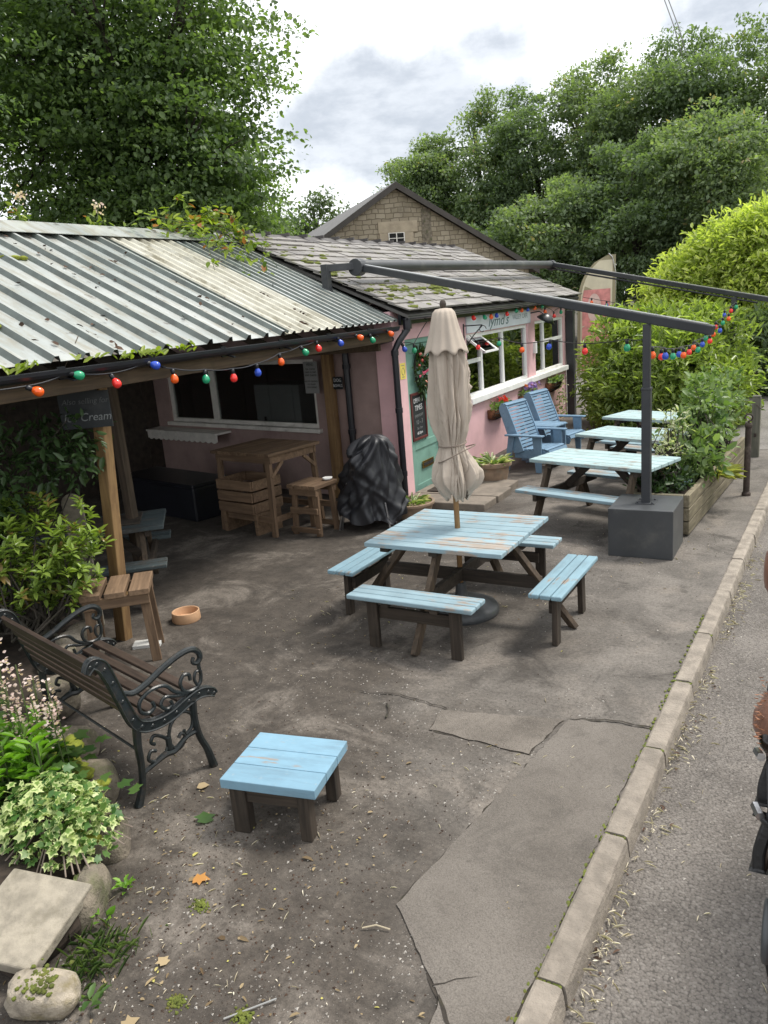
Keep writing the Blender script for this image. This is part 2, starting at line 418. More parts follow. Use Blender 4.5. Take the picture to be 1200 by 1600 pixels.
plain('step_stone', (.19, .16, .13), .9, .2, 6, bump=.4, bscale=50, dirt=(.1, .09, .07))
plain('kerb_stone', (.27, .235, .196), .9, .22, 9, bump=1, bscale=60, bdist=.010, dirt=(.15, .128, .105), dirt_amt=.6, isl=.12)
plain('terracotta', (.42, .22, .12), .8, .15, 9, bump=.2, dirt=(.3, .24, .17))
plain('old_terracotta', (.27, .19, .13), .9, .2, 9, bump=.4, dirt=(.20, .19, .15), dirt_amt=.7)
plain('bowl_clay', (.50, .30, .17), .75, .1, 9, bump=.15)
plain('soil', (.035, .025, .018), 1, .4, 18, bump=1, bscale=50)
plain('moss', (.10, .12, .02), 1, .4, 20, bump=1, bscale=70, dirt=(.10, .07, .02), dirt_amt=.7)
plain('moss_bright', (.21, .24, .03), 1, .3, 25, bump=1, bscale=90, dirt=(.13, .11, .03))
plain('canvas', (.42, .36, .30), .85, .06, 5, bump=.25, bscale=260, dirt=(.36, .30, .25), dirt_amt=.3)
plain('cord', (.20, .16, .13), .9)
plain('grill_cover', (.018, .019, .023), .46, .2, 4, bump=.25, bscale=18)
plain('steel', (.55, .55, .56), .3, .1, 6, metal=1)
plain('brass', (.5, .33, .10), .35, .1, 6, metal=1)
plain('rust_iron', (.045, .032, .026), .85, .4, 14, bump=.8, bscale=60, dirt=(.16, .13, .11), dirt_amt=.6)
plain('coir', (.22, .10, .05), 1, .4, 26, bump=1, bscale=90)
plain('chalk_board', (.012, .015, .017), .7, .2, 5, dirt=(.05, .05, .05), dirt_amt=.4)
plain('chalk', (.62, .62, .62), .95, .1, 30)
plain('chalk_faint', (.17, .18, .18), .95, .2, 30)
plain('chalk_dim', (.085, .09, .09), .95, .2, 30)
plain('sign_ink', (.09, .16, .155), .8)
plain('sign_ink_grey', (.22, .26, .27), .8)
plain('maroon_frame', (.10, .022, .020), .5, .2, 8)
plain('paper', (.50, .50, .48), .8, .06, 8)
plain('paper_shade', (.28, .28, .27), .8, .06, 8)
plain('ink', (.05, .05, .05), .8)
plain('paper_yellow', (.72, .58, .12), .7, .06, 8)
plain('pink_letter', (.75, .12, .22), .6)
plain('apple_red', (.45, .06, .05), .4, .3, 20)
plain('apple_blush', (.55, .20, .14), .4, .3, 20)
plain('banner_cream', (.62, .57, .42), .8, .08, 4)
plain('banner_border', (.30, .27, .17), .8, .08, 4)
plain('banner_pink', (.62, .26, .24), .8, .25, 5)
plain('banner_pale', (.68, .50, .44), .8, .15, 5)
plain('horse_mouth', (.30, .20, .17), .8)
plain('strap_leather', (.010, .010, .011), .4, .3, 20, bump=.3, bscale=90)
plain('horse_eye', (.01, .006, .004), .08)
plain('mane', (.16, .06, .03), .8, .3, 20, bump=.5)
for nm, c in (('red', (.80, .03, .025)), ('orange', (.85, .11, .008)), ('green', (.012, .30, .14)), ('blue', (.02, .07, .48))):
    plain('bulb_' + nm, c, .22, .05, 4, bump=0, coat=.4)
wood('blue_paint_x', (.33, .28, .23), (.2, .16, .13), paint=(.185, .320, .415), paint_cover=.585, axis=0, bump=.35, isl=.14)
wood('blue_paint_y', (.33, .28, .23), (.2, .16, .13), paint=(.20, .315, .375), paint_cover=.58, axis=1, bump=.35, isl=.14)
wood('blue_worn_x', (.38, .33, .28), (.24, .20, .17), paint=(.25, .355, .405), paint_cover=.535, axis=0, bump=.4, isl=.14)
wood('pale_blue_x', (.35, .34, .3), (.2, .18, .16), paint=(.35, .47, .48), paint_cover=.56, axis=0, bump=.3, isl=.12)
wood('chair_blue', (.3, .25, .2), (.2, .15, .12), paint=(.155, .255, .36), paint_cover=.62, axis=1, bump=.2, isl=.1)
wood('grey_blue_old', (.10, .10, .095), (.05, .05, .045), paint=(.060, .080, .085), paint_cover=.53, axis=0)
wood('leg_dark_z', (.065, .050, .038), (.028, .022, .017), axis=2)
wood('leg_dark_x', (.065, .050, .038), (.028, .022, .017), axis=0)
wood('leg_brown_z', (.115, .082, .055), (.05, .037, .026), axis=2)
wood('stool_wood_x', (.215, .140, .085), (.11, .07, .043), axis=0)
wood('stool_wood_y', (.215, .140, .085), (.11, .07, .043), axis=1)
wood('stool_wood_z', (.215, .140, .085), (.11, .07, .043), axis=2)
wood('post_wood', (.30, .19, .085), (.18, .105, .05), axis=2, isl=.1)
wood('beam_wood', (.115, .080, .048), (.06, .042, .026), axis=1, isl=.1)
wood('bench_slat', (.075, .052, .040), (.034, .024, .019), axis=1, isl=.25, rough=.5)
wood('sleeper_y', (.22, .19, .13), (.10, .085, .055), axis=1, isl=.2)
wood('sleeper_x', (.17, .15, .10), (.09, .08, .055), axis=0, isl=.2)
wood('pole_wood', (.33, .20, .09), (.22, .12, .05), axis=2, isl=.05)
wood('bollard_wood', (.17, .165, .13), (.09, .09, .07), axis=2)
leafmat('leaf_sycamore', (.062, .105, .050), (.190, .265, .105), .48)
leafmat('leaf_forest', (.105, .150, .092), (.255, .320, .175), .45, .6, third=(.30, .25, .15))
leafmat('leaf_forest_dark', (.088, .132, .080), (.200, .262, .145), .45, .6)
leafmat('leaf_birch', (.07, .11, .05), (.13, .17, .08), .35)
leafmat('leaf_gold', (.20, .27, .06), (.66, .70, .24), .45)
leafmat('leaf_laurel', (.075, .125, .032), (.40, .48, .14), .42, .3)
leafmat('leaf_shrub', (.035, .085, .018), (.30, .40, .08), .3, .3, third=(.24, .17, .06))
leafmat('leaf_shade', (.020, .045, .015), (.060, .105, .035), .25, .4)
leafmat('leaf_lime', (.10, .23, .02), (.22, .40, .05), .4)
leafmat('leaf_ivy', (.05, .13, .03), (.20, .30, .07), .3, .4, edge=(.52, .58, .27))
leafmat('leaf_bed', (.035, .085, .02), (.09, .16, .04), .3)
leafmat('leaf_bramble', (.08, .14, .02), (.28, .34, .05), .35, third=(.30, .12, .04))
leafmat('leaf_planter', (.06, .12, .04), (.25, .33, .13), .35)
leafmat('leaf_striped', (.10, .17, .05), (.30, .36, .16), .3, edge=(.55, .55, .38))
leafmat('leaf_yellowgrass', (.30, .32, .10), (.52, .50, .20), .35)
leafmat('petal_white', (.60, .42, .42), (.72, .62, .60), .3)
leafmat('petal_red', (.45, .02, .03), (.6, .05, .06), .3)
leafmat('petal_violet', (.16, .08, .35), (.34, .22, .55), .3, third=(.6, .15, .08))
leafmat('dry_leaf', (.10, .065, .032), (.40, .31, .18), .1, .8, third=(.46, .42, .12))
leafmat('straw', (.42, .36, .26), (.74, .68, .56), .1, .8)
leafmat('orange_leaf', (.42, .19, .05), (.50, .25, .07), .15, .7)
leafmat('pebble', (.16, .14, .12), (.45, .42, .38), 0, .8)
leafmat('debris', (.03, .018, .012), (.10, .06, .04), 0, .9)
plain('bark', (.045, .038, .030), .95, .35, 12, bump=1, bscale=30, dirt=(.05, .06, .025))
plain('green_stem', (.07, .10, .03), .8)
glassmat('window_glass', (.80, .84, .82))
glassmat('shade_glass', (.8, .82, .82), .35)

def mat_ground():
    m, t, b, o = newmat('yard_ground')
    v = tcoord(t)
    n1 = tnoise(t, v, .8, 6, .6, .4); n2 = tnoise(t, tcoord(t, loc=(9, 2, 0)), 2.2, 7, .65, .3); n3 = tnoise(t, v, 45, 5, .7)
    n4 = tnoise(t, tcoord(t, loc=(3, 8, 0)), 9, 6, .65)
    sp = nnode(t, 'ShaderNodeSeparateXYZ'); t.links.new(v, sp.inputs[0])
    # trodden soil lies towards the bed and the shelter, bare tarmac towards the kerb
    g = tmath(t, 'ADD', tmath(t, 'MULTIPLY', sp.outputs['X'], .38), tmath(t, 'MULTIPLY', sp.outputs['Y'], .10))
    g = tmath(t, 'ADD', g, tmath(t, 'MULTIPLY', tmath(t, 'SUBTRACT', n1, .5), 2.0))
    soil_f = tmap(t, g, -.62, .12, 1, 0)
    tar = tmix(t, tmap(t, n2, .3, .7), (.102, .091, .080), (.192, .172, .152))
    dirt = tmix(t, tmap(t, n4, .3, .7), (.040, .032, .025), (.080, .066, .053))
    c = tmix(t, tmath(t, 'MULTIPLY', soil_f, .92), tar, dirt)
    pale = tmath(t, 'MULTIPLY', tmap(t, tnoise(t, tcoord(t, loc=(5.2, 1.3, 0)), 1.25, 8, .70, .6), .49, .66), .78)
    c = tmix(t, pale, c, (.215, .187, .160))
    dk = tmath(t, 'MULTIPLY', tmap(t, tnoise(t, tcoord(t, loc=(15.2, 4.3, 0)), 2.1, 8, .7, .6), .52, .66), .65)
    c = tmix(t, dk, c, (.032, .027, .022))
    vo = nnode(t, 'ShaderNodeTexVoronoi'); vo.inputs['Scale'].default_value = 75; t.links.new(v, vo.inputs[0])
    gr = nnode(t, 'ShaderNodeNewGeometry')
    spk = tmath(t, 'MULTIPLY', tmap(t, vo.outputs['Distance'], .10, .22, 1, 0), tmap(t, tnoise(t, tcoord(t, loc=(1, 6, 0)), 1.4, 5, .6), .50, .66))
    c = tmix(t, tmath(t, 'MULTIPLY', spk, .5), c, (.21, .19, .165))
    c = tmix(t, tmap(t, n3, .38, .72, 0, .5), c, (.020, .017, .014))
    gn = tnoise(t, tcoord(t, loc=(2, 2, 2)), 170, 3, .75)
    kk = tmap(t, gn, .25, .75, .62, 1.42, False); vg = nnode(t, 'ShaderNodeVectorMath', operation='SCALE'); t.links.new(c, vg.inputs[0]); t.links.new(kk, vg.inputs['Scale']); c = vg.outputs[0]
    t.links.new(c, b.inputs['Base Color']); b.inputs['Roughness'].default_value = .92
    h = tmath(t, 'ADD', tmath(t, 'MULTIPLY', n3, .5), tmath(t, 'ADD', tmath(t, 'MULTIPLY', n4, 1.0), tmath(t, 'MULTIPLY', spk, .4)))
    tbump(t, b, h, .7, .012)
def mat_tarmac(name, a, c2, sc=1.0, light=.3, coarse=120, bump=.6, pit=.65):
    m, t, b, o = newmat(name)
    v = tcoord(t)
    n2 = tnoise(t, v, 1.6 * sc, 7, .6, .3); n3 = tnoise(t, v, coarse, 4, .7)
    c = tmix(t, tmap(t, n2, .3, .7), a, c2)
    vo = nnode(t, 'ShaderNodeTexVoronoi'); vo.inputs['Scale'].default_value = coarse * .8; t.links.new(v, vo.inputs[0])
    c = tmix(t, tmath(t, 'MULTIPLY', tmap(t, tnoise(t, tcoord(t, loc=(6, 1, 0)), 2.6, 9, .72, .7), .48, .66), .55), c, shade(a, .58))
    kk = tmap(t, n3, .25, .75, .68, 1.35, False); vg = nnode(t, 'ShaderNodeVectorMath', operation='SCALE'); t.links.new(c, vg.inputs[0]); t.links.new(kk, vg.inputs['Scale']); c = vg.outputs[0]
    c = tmix(t, tmap(t, vo.outputs['Distance'], .50, .80, 0, pit), c, shade(a, .35))
    cc = nnode(t, 'ShaderNodeSeparateColor'); t.links.new(vo.outputs['Color'], cc.inputs[0])
    c = tmix(t, tmath(t, 'MULTIPLY', tmap(t, cc.outputs[0], .72, .95), light), c, (.30, .275, .25))
    t.links.new(c, b.inputs['Base Color']); b.inputs['Roughness'].default_value = .9
    tbump(t, b, tmath(t, 'ADD', tmath(t, 'MULTIPLY', vo.outputs['Distance'], -1), n3), bump, .006)
mat_ground()
mat_tarmac('patch_tarmac', (.118, .103, .088), (.168, .149, .130), 1, .10, 190, .5, .30)
mat_tarmac('strip_tarmac', (.108, .093, .078), (.172, .150, .128), 2, .12, 170, .4, .35)
mat_tarmac('road_tarmac', (.122, .108, .096), (.182, .163, .146), 1, .34, 100, 1.0)
mat_tarmac('lane_tarmac', (.17, .158, .146), (.22, .205, .19), 1, .2, 90, .4)
plain('earth', (.06, .05, .035), 1, .3, 2)
plain('seam_dirt', (.036, .030, .024), 1, .4, 20, bump=1, bscale=60, dirt=(.06, .055, .03))

def mat_stonewall():
    m, t, b, o = newmat('stone_masonry')
    v0 = tcoord(t); sp = nnode(t, 'ShaderNodeSeparateXYZ'); t.links.new(v0, sp.inputs[0])
    cb = nnode(t, 'ShaderNodeCombineXYZ'); t.links.new(tmath(t, 'ADD', sp.outputs['X'], sp.outputs['Y']), cb.inputs[0]); t.links.new(sp.outputs['Z'], cb.inputs[1])
    v = cb.outputs[0]
    br = nnode(t, 'ShaderNodeTexBrick'); br.inputs['Scale'].default_value = 1; br.inputs['Brick Width'].default_value = .36
    br.inputs['Row Height'].default_value = .18; br.inputs['Mortar Size'].default_value = .018; br.offset = .43; br.squash = .7; br.squash_frequency = 3
    nd = nnode(t, 'ShaderNodeTexNoise'); nd.inputs['Scale'].default_value = 2.5; t.links.new(v, nd.inputs['Vector'])
    ad = nnode(t, 'ShaderNodeVectorMath', operation='MULTIPLY_ADD'); t.links.new(nd.outputs['Color'], ad.inputs[0]); ad.inputs[1].default_value = (.16, .16, .16); t.links.new(v, ad.inputs[2])
    t.links.new(ad.outputs[0], br.inputs['Vector'])
    br.inputs['Color1'].default_value = (.28, .235, .17, 1); br.inputs['Color2'].default_value = (.39, .335, .255, 1); br.inputs['Mortar'].default_value = (.17, .14, .10, 1)
    c = tmix(t, tmath(t, 'MULTIPLY', tmap(t, tnoise(t, v, 1.2, 7, .65), .5, .72), .6), br.outputs['Color'], (.14, .12, .09))
    t.links.new(c, b.inputs['Base Color']); b.inputs['Roughness'].default_value = .95
    tbump(t, b, br.outputs['Fac'], -.6, .03)
mat_stonewall()
plain('dressed_stone', (.42, .35, .26), .9, .12, 3, dirt=(.22, .18, .13))
def mat_tin():
    m, t, b, o = newmat('tin_sheet')
    v = tcoord(t, (1.2, 5, 1)); v2 = tcoord(t)
    c = tmix(t, tmap(t, tnoise(t, v2, 1.1, 6, .6), .35, .65), (.34, .37, .36), (.48, .50, .485))
    c = tmix(t, tmath(t, 'MULTIPLY', tmap(t, tnoise(t, v, 2.4, 8, .72), .44, .66), .6), c, (.27, .235, .165))
    c = tmix(t, tmath(t, 'MULTIPLY', tmap(t, tnoise(t, tcoord(t, loc=(3, 3, 3)), 6, 7, .7), .60, .68), .6), c, (.07, .05, .035))
    t.links.new(c, b.inputs['Base Color']); b.inputs['Roughness'].default_value = .34
    b.inputs['Metallic'].default_value = .25
    tbump(t, b, tnoise(t, v2, 30, 4), .12, .004)
mat_tin()
plain('tin_flank_shade', (.105, .125, .115), .45, .25, 5, bump=.1, dirt=(.10, .10, .08))  # same tin on the rib flanks, their shaded look painted in as darker colour
def mat_translucent():
    m, t, b, o = newmat('cream_sheet')
    v = tcoord(t, (1.2, 4, 1))
    c = tmix(t, tmap(t, tnoise(t, v, 2.0, 6, .65), .35, .7), (.50, .49, .42), (.33, .315, .25))
    c = tmix(t, tmath(t, 'MULTIPLY', tmap(t, tnoise(t, tcoord(t, (1, 2.5, 1), loc=(3, 3, 3)), 4, 8, .75), .50, .66), .75), c, (.17, .15, .09))
    t.links.new(c, b.inputs['Base Color']); b.inputs['Roughness'].default_value = .5
mat_translucent()
def mat_slate():
    m, t, b, o = newmat('slate')
    v = tcoord(t)
    r = island(t)
    c = tmix(t, r, (.135, .125, .118), (.245, .228, .212))
    c = tmix(t, tmath(t, 'MULTIPLY', tmap(t, tnoise(t, v, 5, 7, .7), .45, .7), .6), c, (.23, .22, .20))
    c = tmix(t, tmath(t, 'MULTIPLY', tmap(t, tnoise(t, tcoord(t, loc=(4, 4, 0)), 2.2, 7, .7), .54, .68), .75), c, (.12, .12, .05))
    t.links.new(c, b.inputs['Base Color']); b.inputs['Roughness'].default_value = .55
    tbump(t, b, tnoise(t, v, 40, 5), .35, .004)
mat_slate()
plain('ridge_tile', (.075, .068, .066), .65, .2, 6, bump=.3, isl=.15)
plain('barn_roof', (.11, .105, .10), .7, .2, 2, bump=.4, bscale=8)
plain('barge_board', (.055, .047, .042), .7, .15, 3)
def mat_horse():
    m, t, b, o = newmat('chestnut_coat')
    v = tcoord(t)
    c = tmix(t, tmap(t, tnoise(t, v, 7, 5, .6), .3, .7), (.075, .027, .013), (.165, .062, .028))
    # fine hair
    c = tmix(t, tmap(t, tnoise(t, tcoord(t, (160, 160, 30)), 1, 3), .35, .7, 0, .25), c, (.26, .12, .065))
    t.links.new(c, b.inputs['Base Color']); b.inputs['Roughness'].default_value = .6
    b.inputs['Sheen Weight'].default_value = .15; b.inputs['Sheen Roughness'].default_value = .5
    tbump(t, b, tnoise(t, tcoord(t, (220, 220, 60)), 1, 3), .3, .003)
mat_horse()

# ------------------------------------------------------------------ ground, road, kerb
rnd = random.Random(7); rng = np.random.default_rng(11)
b = MB(); b.sheet([(-260, -60, -.14), (200, -60, -.14), (200, 320, -.14), (-260, 320, -.14)]); kind(b.build('ground', 'earth'), 'structure')
def kx(y): return -.845 + .0315 * (y - 1.7)           # inner edge of the kerb: gently curving away to the right
ys = [-4 + .35 * i for i in range(80)]
b = MB()
pts = [(kx(y) + .02, y, 0) for y in ys]
b.sheet(pts + [(kx(ys[-1]) + .02, 26, 0), (-16, 26, 0), (-16, -4, 0)])
kind(b.build('yard', 'yard_ground'), 'structure')
b = MB(); b.sheet([(kx(y) + .07, y, -.095) for y in ys] + [(9, ys[-1], -.095), (9, -4, -.095)]); kind(b.build('road', 'road_tarmac'), 'structure')
b = MB(); b.sheet([(-1.75, 12.9, .004), (-.9, 12.6, .004), (.6, 12.9, .004), (9, 14, .004), (9, 17.4, .004), (-.5, 17.6, .004), (-3.2, 18.4, .004), (-6, 22, .004), (-6.8, 20.2, .004), (-3.6, 16.6, .004)])
kind(b.build('lane', 'lane_tarmac'), 'structure')
b = MB(); y = -2.0; KJ = []
while y < 16:
    KJ.append(y)
    ln = .78 + .2 * rnd.random(); g = .008
    y0, y1 = y + g, y + ln - g; k = 14; P = []
    w = .104 + .008 * rnd.random(); z = .012 + .006 * rnd.random()
    for i in range(k + 1):
        yy = y0 + (y1 - y0) * i / k; x = kx(yy); e = lambda s: (rnd.random() - .5) * s
        P.append([(x, yy, -.12), (x + e(.004), yy, z - .006), (x + .010, yy, z), (x + w - .024, yy, z + e(.006)), (x + w - .007, yy, z - .010 + e(.008)), (x + w + e(.006), yy, z - .034 + e(.006)), (x + w + .010, yy, -.13)])
    P = np.array(P); b.grid(P); n0 = b.n - P.shape[0] * 7
    b.f.append(tuple(n0 + j for j in range(7))); b.f.append(tuple(n0 + k * 7 + j for j in range(7))[::-1]); b.m += [0, 0]
    y += ln
kind(b.build('kerb', 'kerb_stone'), 'structure')
# smoother tarmac patches beside the kerb, their seams filled with dirt
def ragged(poly, amp, step=.07, seed=1, keep=()):
    r = random.Random(seed); o = []
    for i in range(len(poly)):
        a = np.array(poly[i]); c = np.array(poly[(i + 1) % len(poly)]); l = np.linalg.norm(c - a); k = max(1, int(l / step))
        nrm = np.array([-(c - a)[1], (c - a)[0]]) / l
        for j in range(k):
            q = a + (c - a) * j / k
            if i not in keep: q = q + nrm * amp * (r.random() - .5)
            o.append(q)
    return o
P1 = [(kx(.6) - .008, .6), (kx(4.19) - .008, 4.19), (-1.235, 4.15), (-1.485, 2.40), (-1.12, 2.05), (-1.02, 1.2), (-1.04, .6)]
P2 = [(-1.262, 4.13), (-2.0, 3.98), (-1.97, 3.74), (-1.34, 3.70)]
def inset(poly, d):
    c = np.mean(np.array(poly), 0); o = []
    for q in poly:
        v = np.array(q) - c; o.append(tuple(c + v * (1 + d / np.linalg.norm(v))))
    return o
b = MB()
for s_, P in ((1, P1), (2, P2)): b.sheet([(q[0], q[1], .004 if s_ == 1 else .0025) for q in ragged(inset(P, .003), .02, .05, s_)])
kind(b.build('asphalt_seam', 'seam_dirt'), 'structure')
b = MB(); b.sheet([(q[0], q[1], .008) for q in ragged(P1, .011, .04, 5)]); kind(b.build('asphalt_patch', 'patch_tarmac'), 'structure')
b = MB(); b.sheet([(q[0], q[1], .0065) for q in ragged(P2, .02, .05, 6)]); kind(b.build('asphalt_strip', 'strip_tarmac'), 'structure')
# the cracks that run through the surface: thin ribbons of dirt with a ragged edge
b = MB()
def crack(pts, w, seed):
    r = random.Random(seed); q = []
    for i in range(len(pts) - 1):
        a = np.array(pts[i]); c = np.array(pts[i + 1]); k = max(2, int(np.linalg.norm(c - a) / .04))
        for j in range(k): q.append(a + (c - a) * j / k + np.array([r.random() - .5, r.random() - .5]) * .025)
    q.append(np.array(pts[-1])); L_ = []; R_ = []
    for i, p in enumerate(q):
        t = q[min(i + 1, len(q) - 1)] - q[max(i - 1, 0)]; n = np.array([-t[1], t[0]]) / (np.linalg.norm(t) + 1e-9)
        ww = w * (.4 + r.random()) * min(1, (len(q) - 1 - i) / 4 + .2)
        L_.append((*(p + n * ww), .0105)); R_.append((*(p - n * ww), .0105))
    P = np.array([L_, R_]).transpose(1, 0, 2); b.grid(P[:, ::-1])
crack([(-1.12, 2.05), (-1.0, 1.9), (-.93, 1.72)], .006, 1); crack([(-1.02, 1.75), (-.92, 1.62), (-.86, 1.6)], .004, 2)
crack([(-1.16, 2.1), (-1.02, 2.2)], .003, 4)
crack([(kx(4.2), 4.2), (-.95, 4.22), (-1.24, 4.14)], .008, 8); crack([(-1.97, 4.0), (-2.3, 4.06), (-2.7, 4.0)], .006, 9)
kind(b.build('ground_crack', 'seam_dirt'), 'structure')

# ------------------------------------------------------------------ the pink cafe
FX = -4.68                    # plane of the facade
Y0, Y1 = 8.65, 16.05
cafe = thing('cafe_building', 'low pink rendered cafe with a mossy slate roof and white windows', 'cafe', (FX, Y0, 0))
b = MB()
def wall_x(y0, y1, z0, z1): b.b2((FX - .24, y0, z0), (FX, y1, z1))
DY0, DY1, DZ = 8.98, 10.06, 2.06
W1 = (10.95, 13.72, 1.04, 1.99); W2 = (14.12, 15.93, 1.04, 2.02)
wall_x(Y0, DY0, -.05, 2.42); wall_x(DY0, DY1, DZ, 2.42); wall_x(DY1, W1[0], -.05, 2.42)
wall_x(W1[0], W1[1], -.05, W1[2]); wall_x(W1[0], W1[1], W1[3], 2.42)
wall_x(W1[1], W2[0], -.05, 2.42); wall_x(W2[0], W2[1], -.05, W2[2]); wall_x(W2[0], W2[1], W2[3], 2.42); wall_x(W2[1], Y1, -.05, 2.42)
# end wall at the far side and back wall
b.b2((-9.6, Y1 - .24, -.05), (FX - .24, Y1, 2.30))
b.b2((-9.84, 9.9, -.05), (-9.6, Y1, 2.3))
b.prism([(-9.6, Y1 - .24, 2.30), (-4.92, Y1 - .24, 2.42), (-7.1, Y1 - .24, 3.46)], (0, .24, 0))
# the shelter-side wall with its window opening: it runs back at a slight angle
def SW(x, off=0.0): return np.array([x, Y0 + (FX - x) * .2126 + off * .978 - .0, 0]) + np.array([off * .208, 0, 0])
def wall_s(x0, x1, z0, z1, m=0, o0=0.0, o1=.22, bb=None):
    a, c, d, e = SW(x0, o0), SW(x1, o0), SW(x1, o1), SW(x0, o1)
    (bb or b).prism([(*a[:2], z0), (*c[:2], z0), (*d[:2], z0), (*e[:2], z0)], (0, 0, z1 - z0), m)
WX0, WX1, WZ0, WZ1 = -9.5, -6.08, .93, 1.88
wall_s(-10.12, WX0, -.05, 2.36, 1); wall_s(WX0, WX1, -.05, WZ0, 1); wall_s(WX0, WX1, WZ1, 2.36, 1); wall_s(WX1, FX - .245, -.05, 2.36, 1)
b.build('wall', ['render_pink', 'render_pink_shaded'], cafe, world=True)
# plinth strip, dark interior
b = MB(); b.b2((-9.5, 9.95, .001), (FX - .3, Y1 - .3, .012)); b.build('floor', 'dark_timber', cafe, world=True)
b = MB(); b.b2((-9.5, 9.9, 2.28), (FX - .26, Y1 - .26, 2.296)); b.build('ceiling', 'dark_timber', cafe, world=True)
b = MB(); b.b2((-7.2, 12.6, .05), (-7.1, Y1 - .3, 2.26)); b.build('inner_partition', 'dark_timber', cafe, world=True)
b = MB(); b.b2((-7.0, 11.0, .02), (-6.5, 15.5, .9)); b.build('counter', 'stool_wood_y', cafe, world=True)
# slate roof: courses of single slates, ridge tiles, plain rear slope
EX, EZ, RX, RZ = -4.42, 2.40, -7.1, 3.58
sl = np.array([RX - EX, 0, RZ - EZ]); SLN = np.linalg.norm(sl); sd_ = sl / SLN; nn_ = np.array([-sd_[2], 0, sd_[0]]); nn_ *= np.sign(nn_[2])
b = MB()
b.prism([(EX - .02, 8.66, EZ - .035), (RX, 8.66, RZ - .035), (-9.95, 8.66, 2.27), (-9.95, 8.66, 2.23), (RX, 8.66, RZ - .075), (EX - .02, 8.66, EZ - .075)], (0, Y1 + .2 - 8.66, 0))
b.build('roof_deck', 'barn_roof', cafe, world=True)
b = MB(); rows = 13; gauge = SLN / rows
for r in range(rows):
    y = 8.60 - (.17 if r % 2 else 0)
    while y < Y1 + .22:
        w = .30 + .08 * rnd.random(); ya = max(y, 8.60); yb = min(y + w, Y1 + .25); y += w
        if yb - ya < .06: continue
        p0 = np.array([EX, 0, EZ]) + sd_ * (r * gauge - .02 + .022 * (rnd.random() - .5)); p1 = p0 + sd_ * (gauge * 1.35)
        lift = .018 + .012 * rnd.random(); tilt = .006 * (rnd.random() - .5)
        th = .016 + .008 * rnd.random()
        q = [p0 + nn_ * (lift + tilt), p1 + nn_ * .004]
        gp = .006
        vs = []
        for dz in (0, th):
            for (pp, yy) in ((q[0], ya + gp), (q[0], yb - gp), (q[1], yb - gp), (q[1], ya + gp)):
                v = pp + nn_ * dz; vs.append((v[0] + .006 * (rnd.random() - .5), yy, v[2]))
        b.add(vs, [(3, 2, 1, 0), (4, 5, 6, 7), (0, 1, 5, 4), (1, 2, 6, 5), (2, 3, 7, 6), (3, 0, 4, 7)])
roof = b.build('roof', 'slate', cafe, world=True)
b = MB(); y = 8.58
while y < Y1 + .1:
    ln = .46
    for sgn, (ex, ez) in ((1, (.26, -.115)), (-1, (-.26, -.115))):
        lift = .012
        b.prism([(RX, y + .01, RZ + .03 + lift), (RX + ex, y + .01, RZ + .03 + ez + lift), (RX + ex, y + .01, RZ + ez + .008 + lift), (RX, y + .01, RZ + .008 + lift)], (0, ln - .02, 0))
    b.box((RX, y, RZ + .035), (.30, .035, .045))
    y += ln
b.build('ridge_tiles', 'ridge_tile', roof, world=True)
# moss in clumps on the slates
b = MB()
def roof_pt(u, y, h=.03): return np.array([EX, 0, EZ]) + sd_ * u + nn_ * h + np.array([0, y, 0])
for i in range(300):
    k = rnd.random()
    if k < .55: u = (.62 + .10 * rnd.gauss(0, 1)) * 1.0; y = 9.3 + 3.2 * rnd.random() ** 1.2
    elif k < .9: u = rnd.random() * SLN; y = 8.68 + abs(rnd.gauss(0, .55))
    else: u = rnd.random() * SLN * .9; y = 8.7 + rnd.random() * 6
    if not (0 <= u < SLN - .1): continue
    s = .02 + .05 * rnd.random() ** 2
    b.ball(roof_pt(u, y, .028), (s, s * (1 + rnd.random()), s * .45), seg=7, rings=4, jit=.5, rng=rnd)
kind(b.build('roof_moss', 'moss', roof, smooth=True, world=True), 'stuff')
# fascia, gutter, verge strip
b = MB(); b.b2((-4.60, 8.70, 2.25), (-4.56, Y1 + .15, 2.375)); b.build('fascia', 'black_plastic', cafe, world=True)
b = MB()
def gutter(bb, x, y0, y1, z, r):
    P = []
    for y in (y0, y1):
        P.append([(x + r * math.cos(a), y, z + r * math.sin(a)) for a in np.linspace(PI, 2 * PI, 9)] + [(x + (r - .006) * math.cos(a), y, z + (r - .006) * math.sin(a)) for a in np.linspace(2 * PI, PI, 9)])
    bb.grid(np.array(P), wrap=True)
gutter(b, -4.49, 8.66, Y1 + .15, 2.35, .052)
for y in np.arange(9.2, 16, .9): b.bar((-4.555, y, 2.33), (-4.45, y, 2.285), .02, .008)
b.build('gutter', 'black_plastic', cafe, world=True)
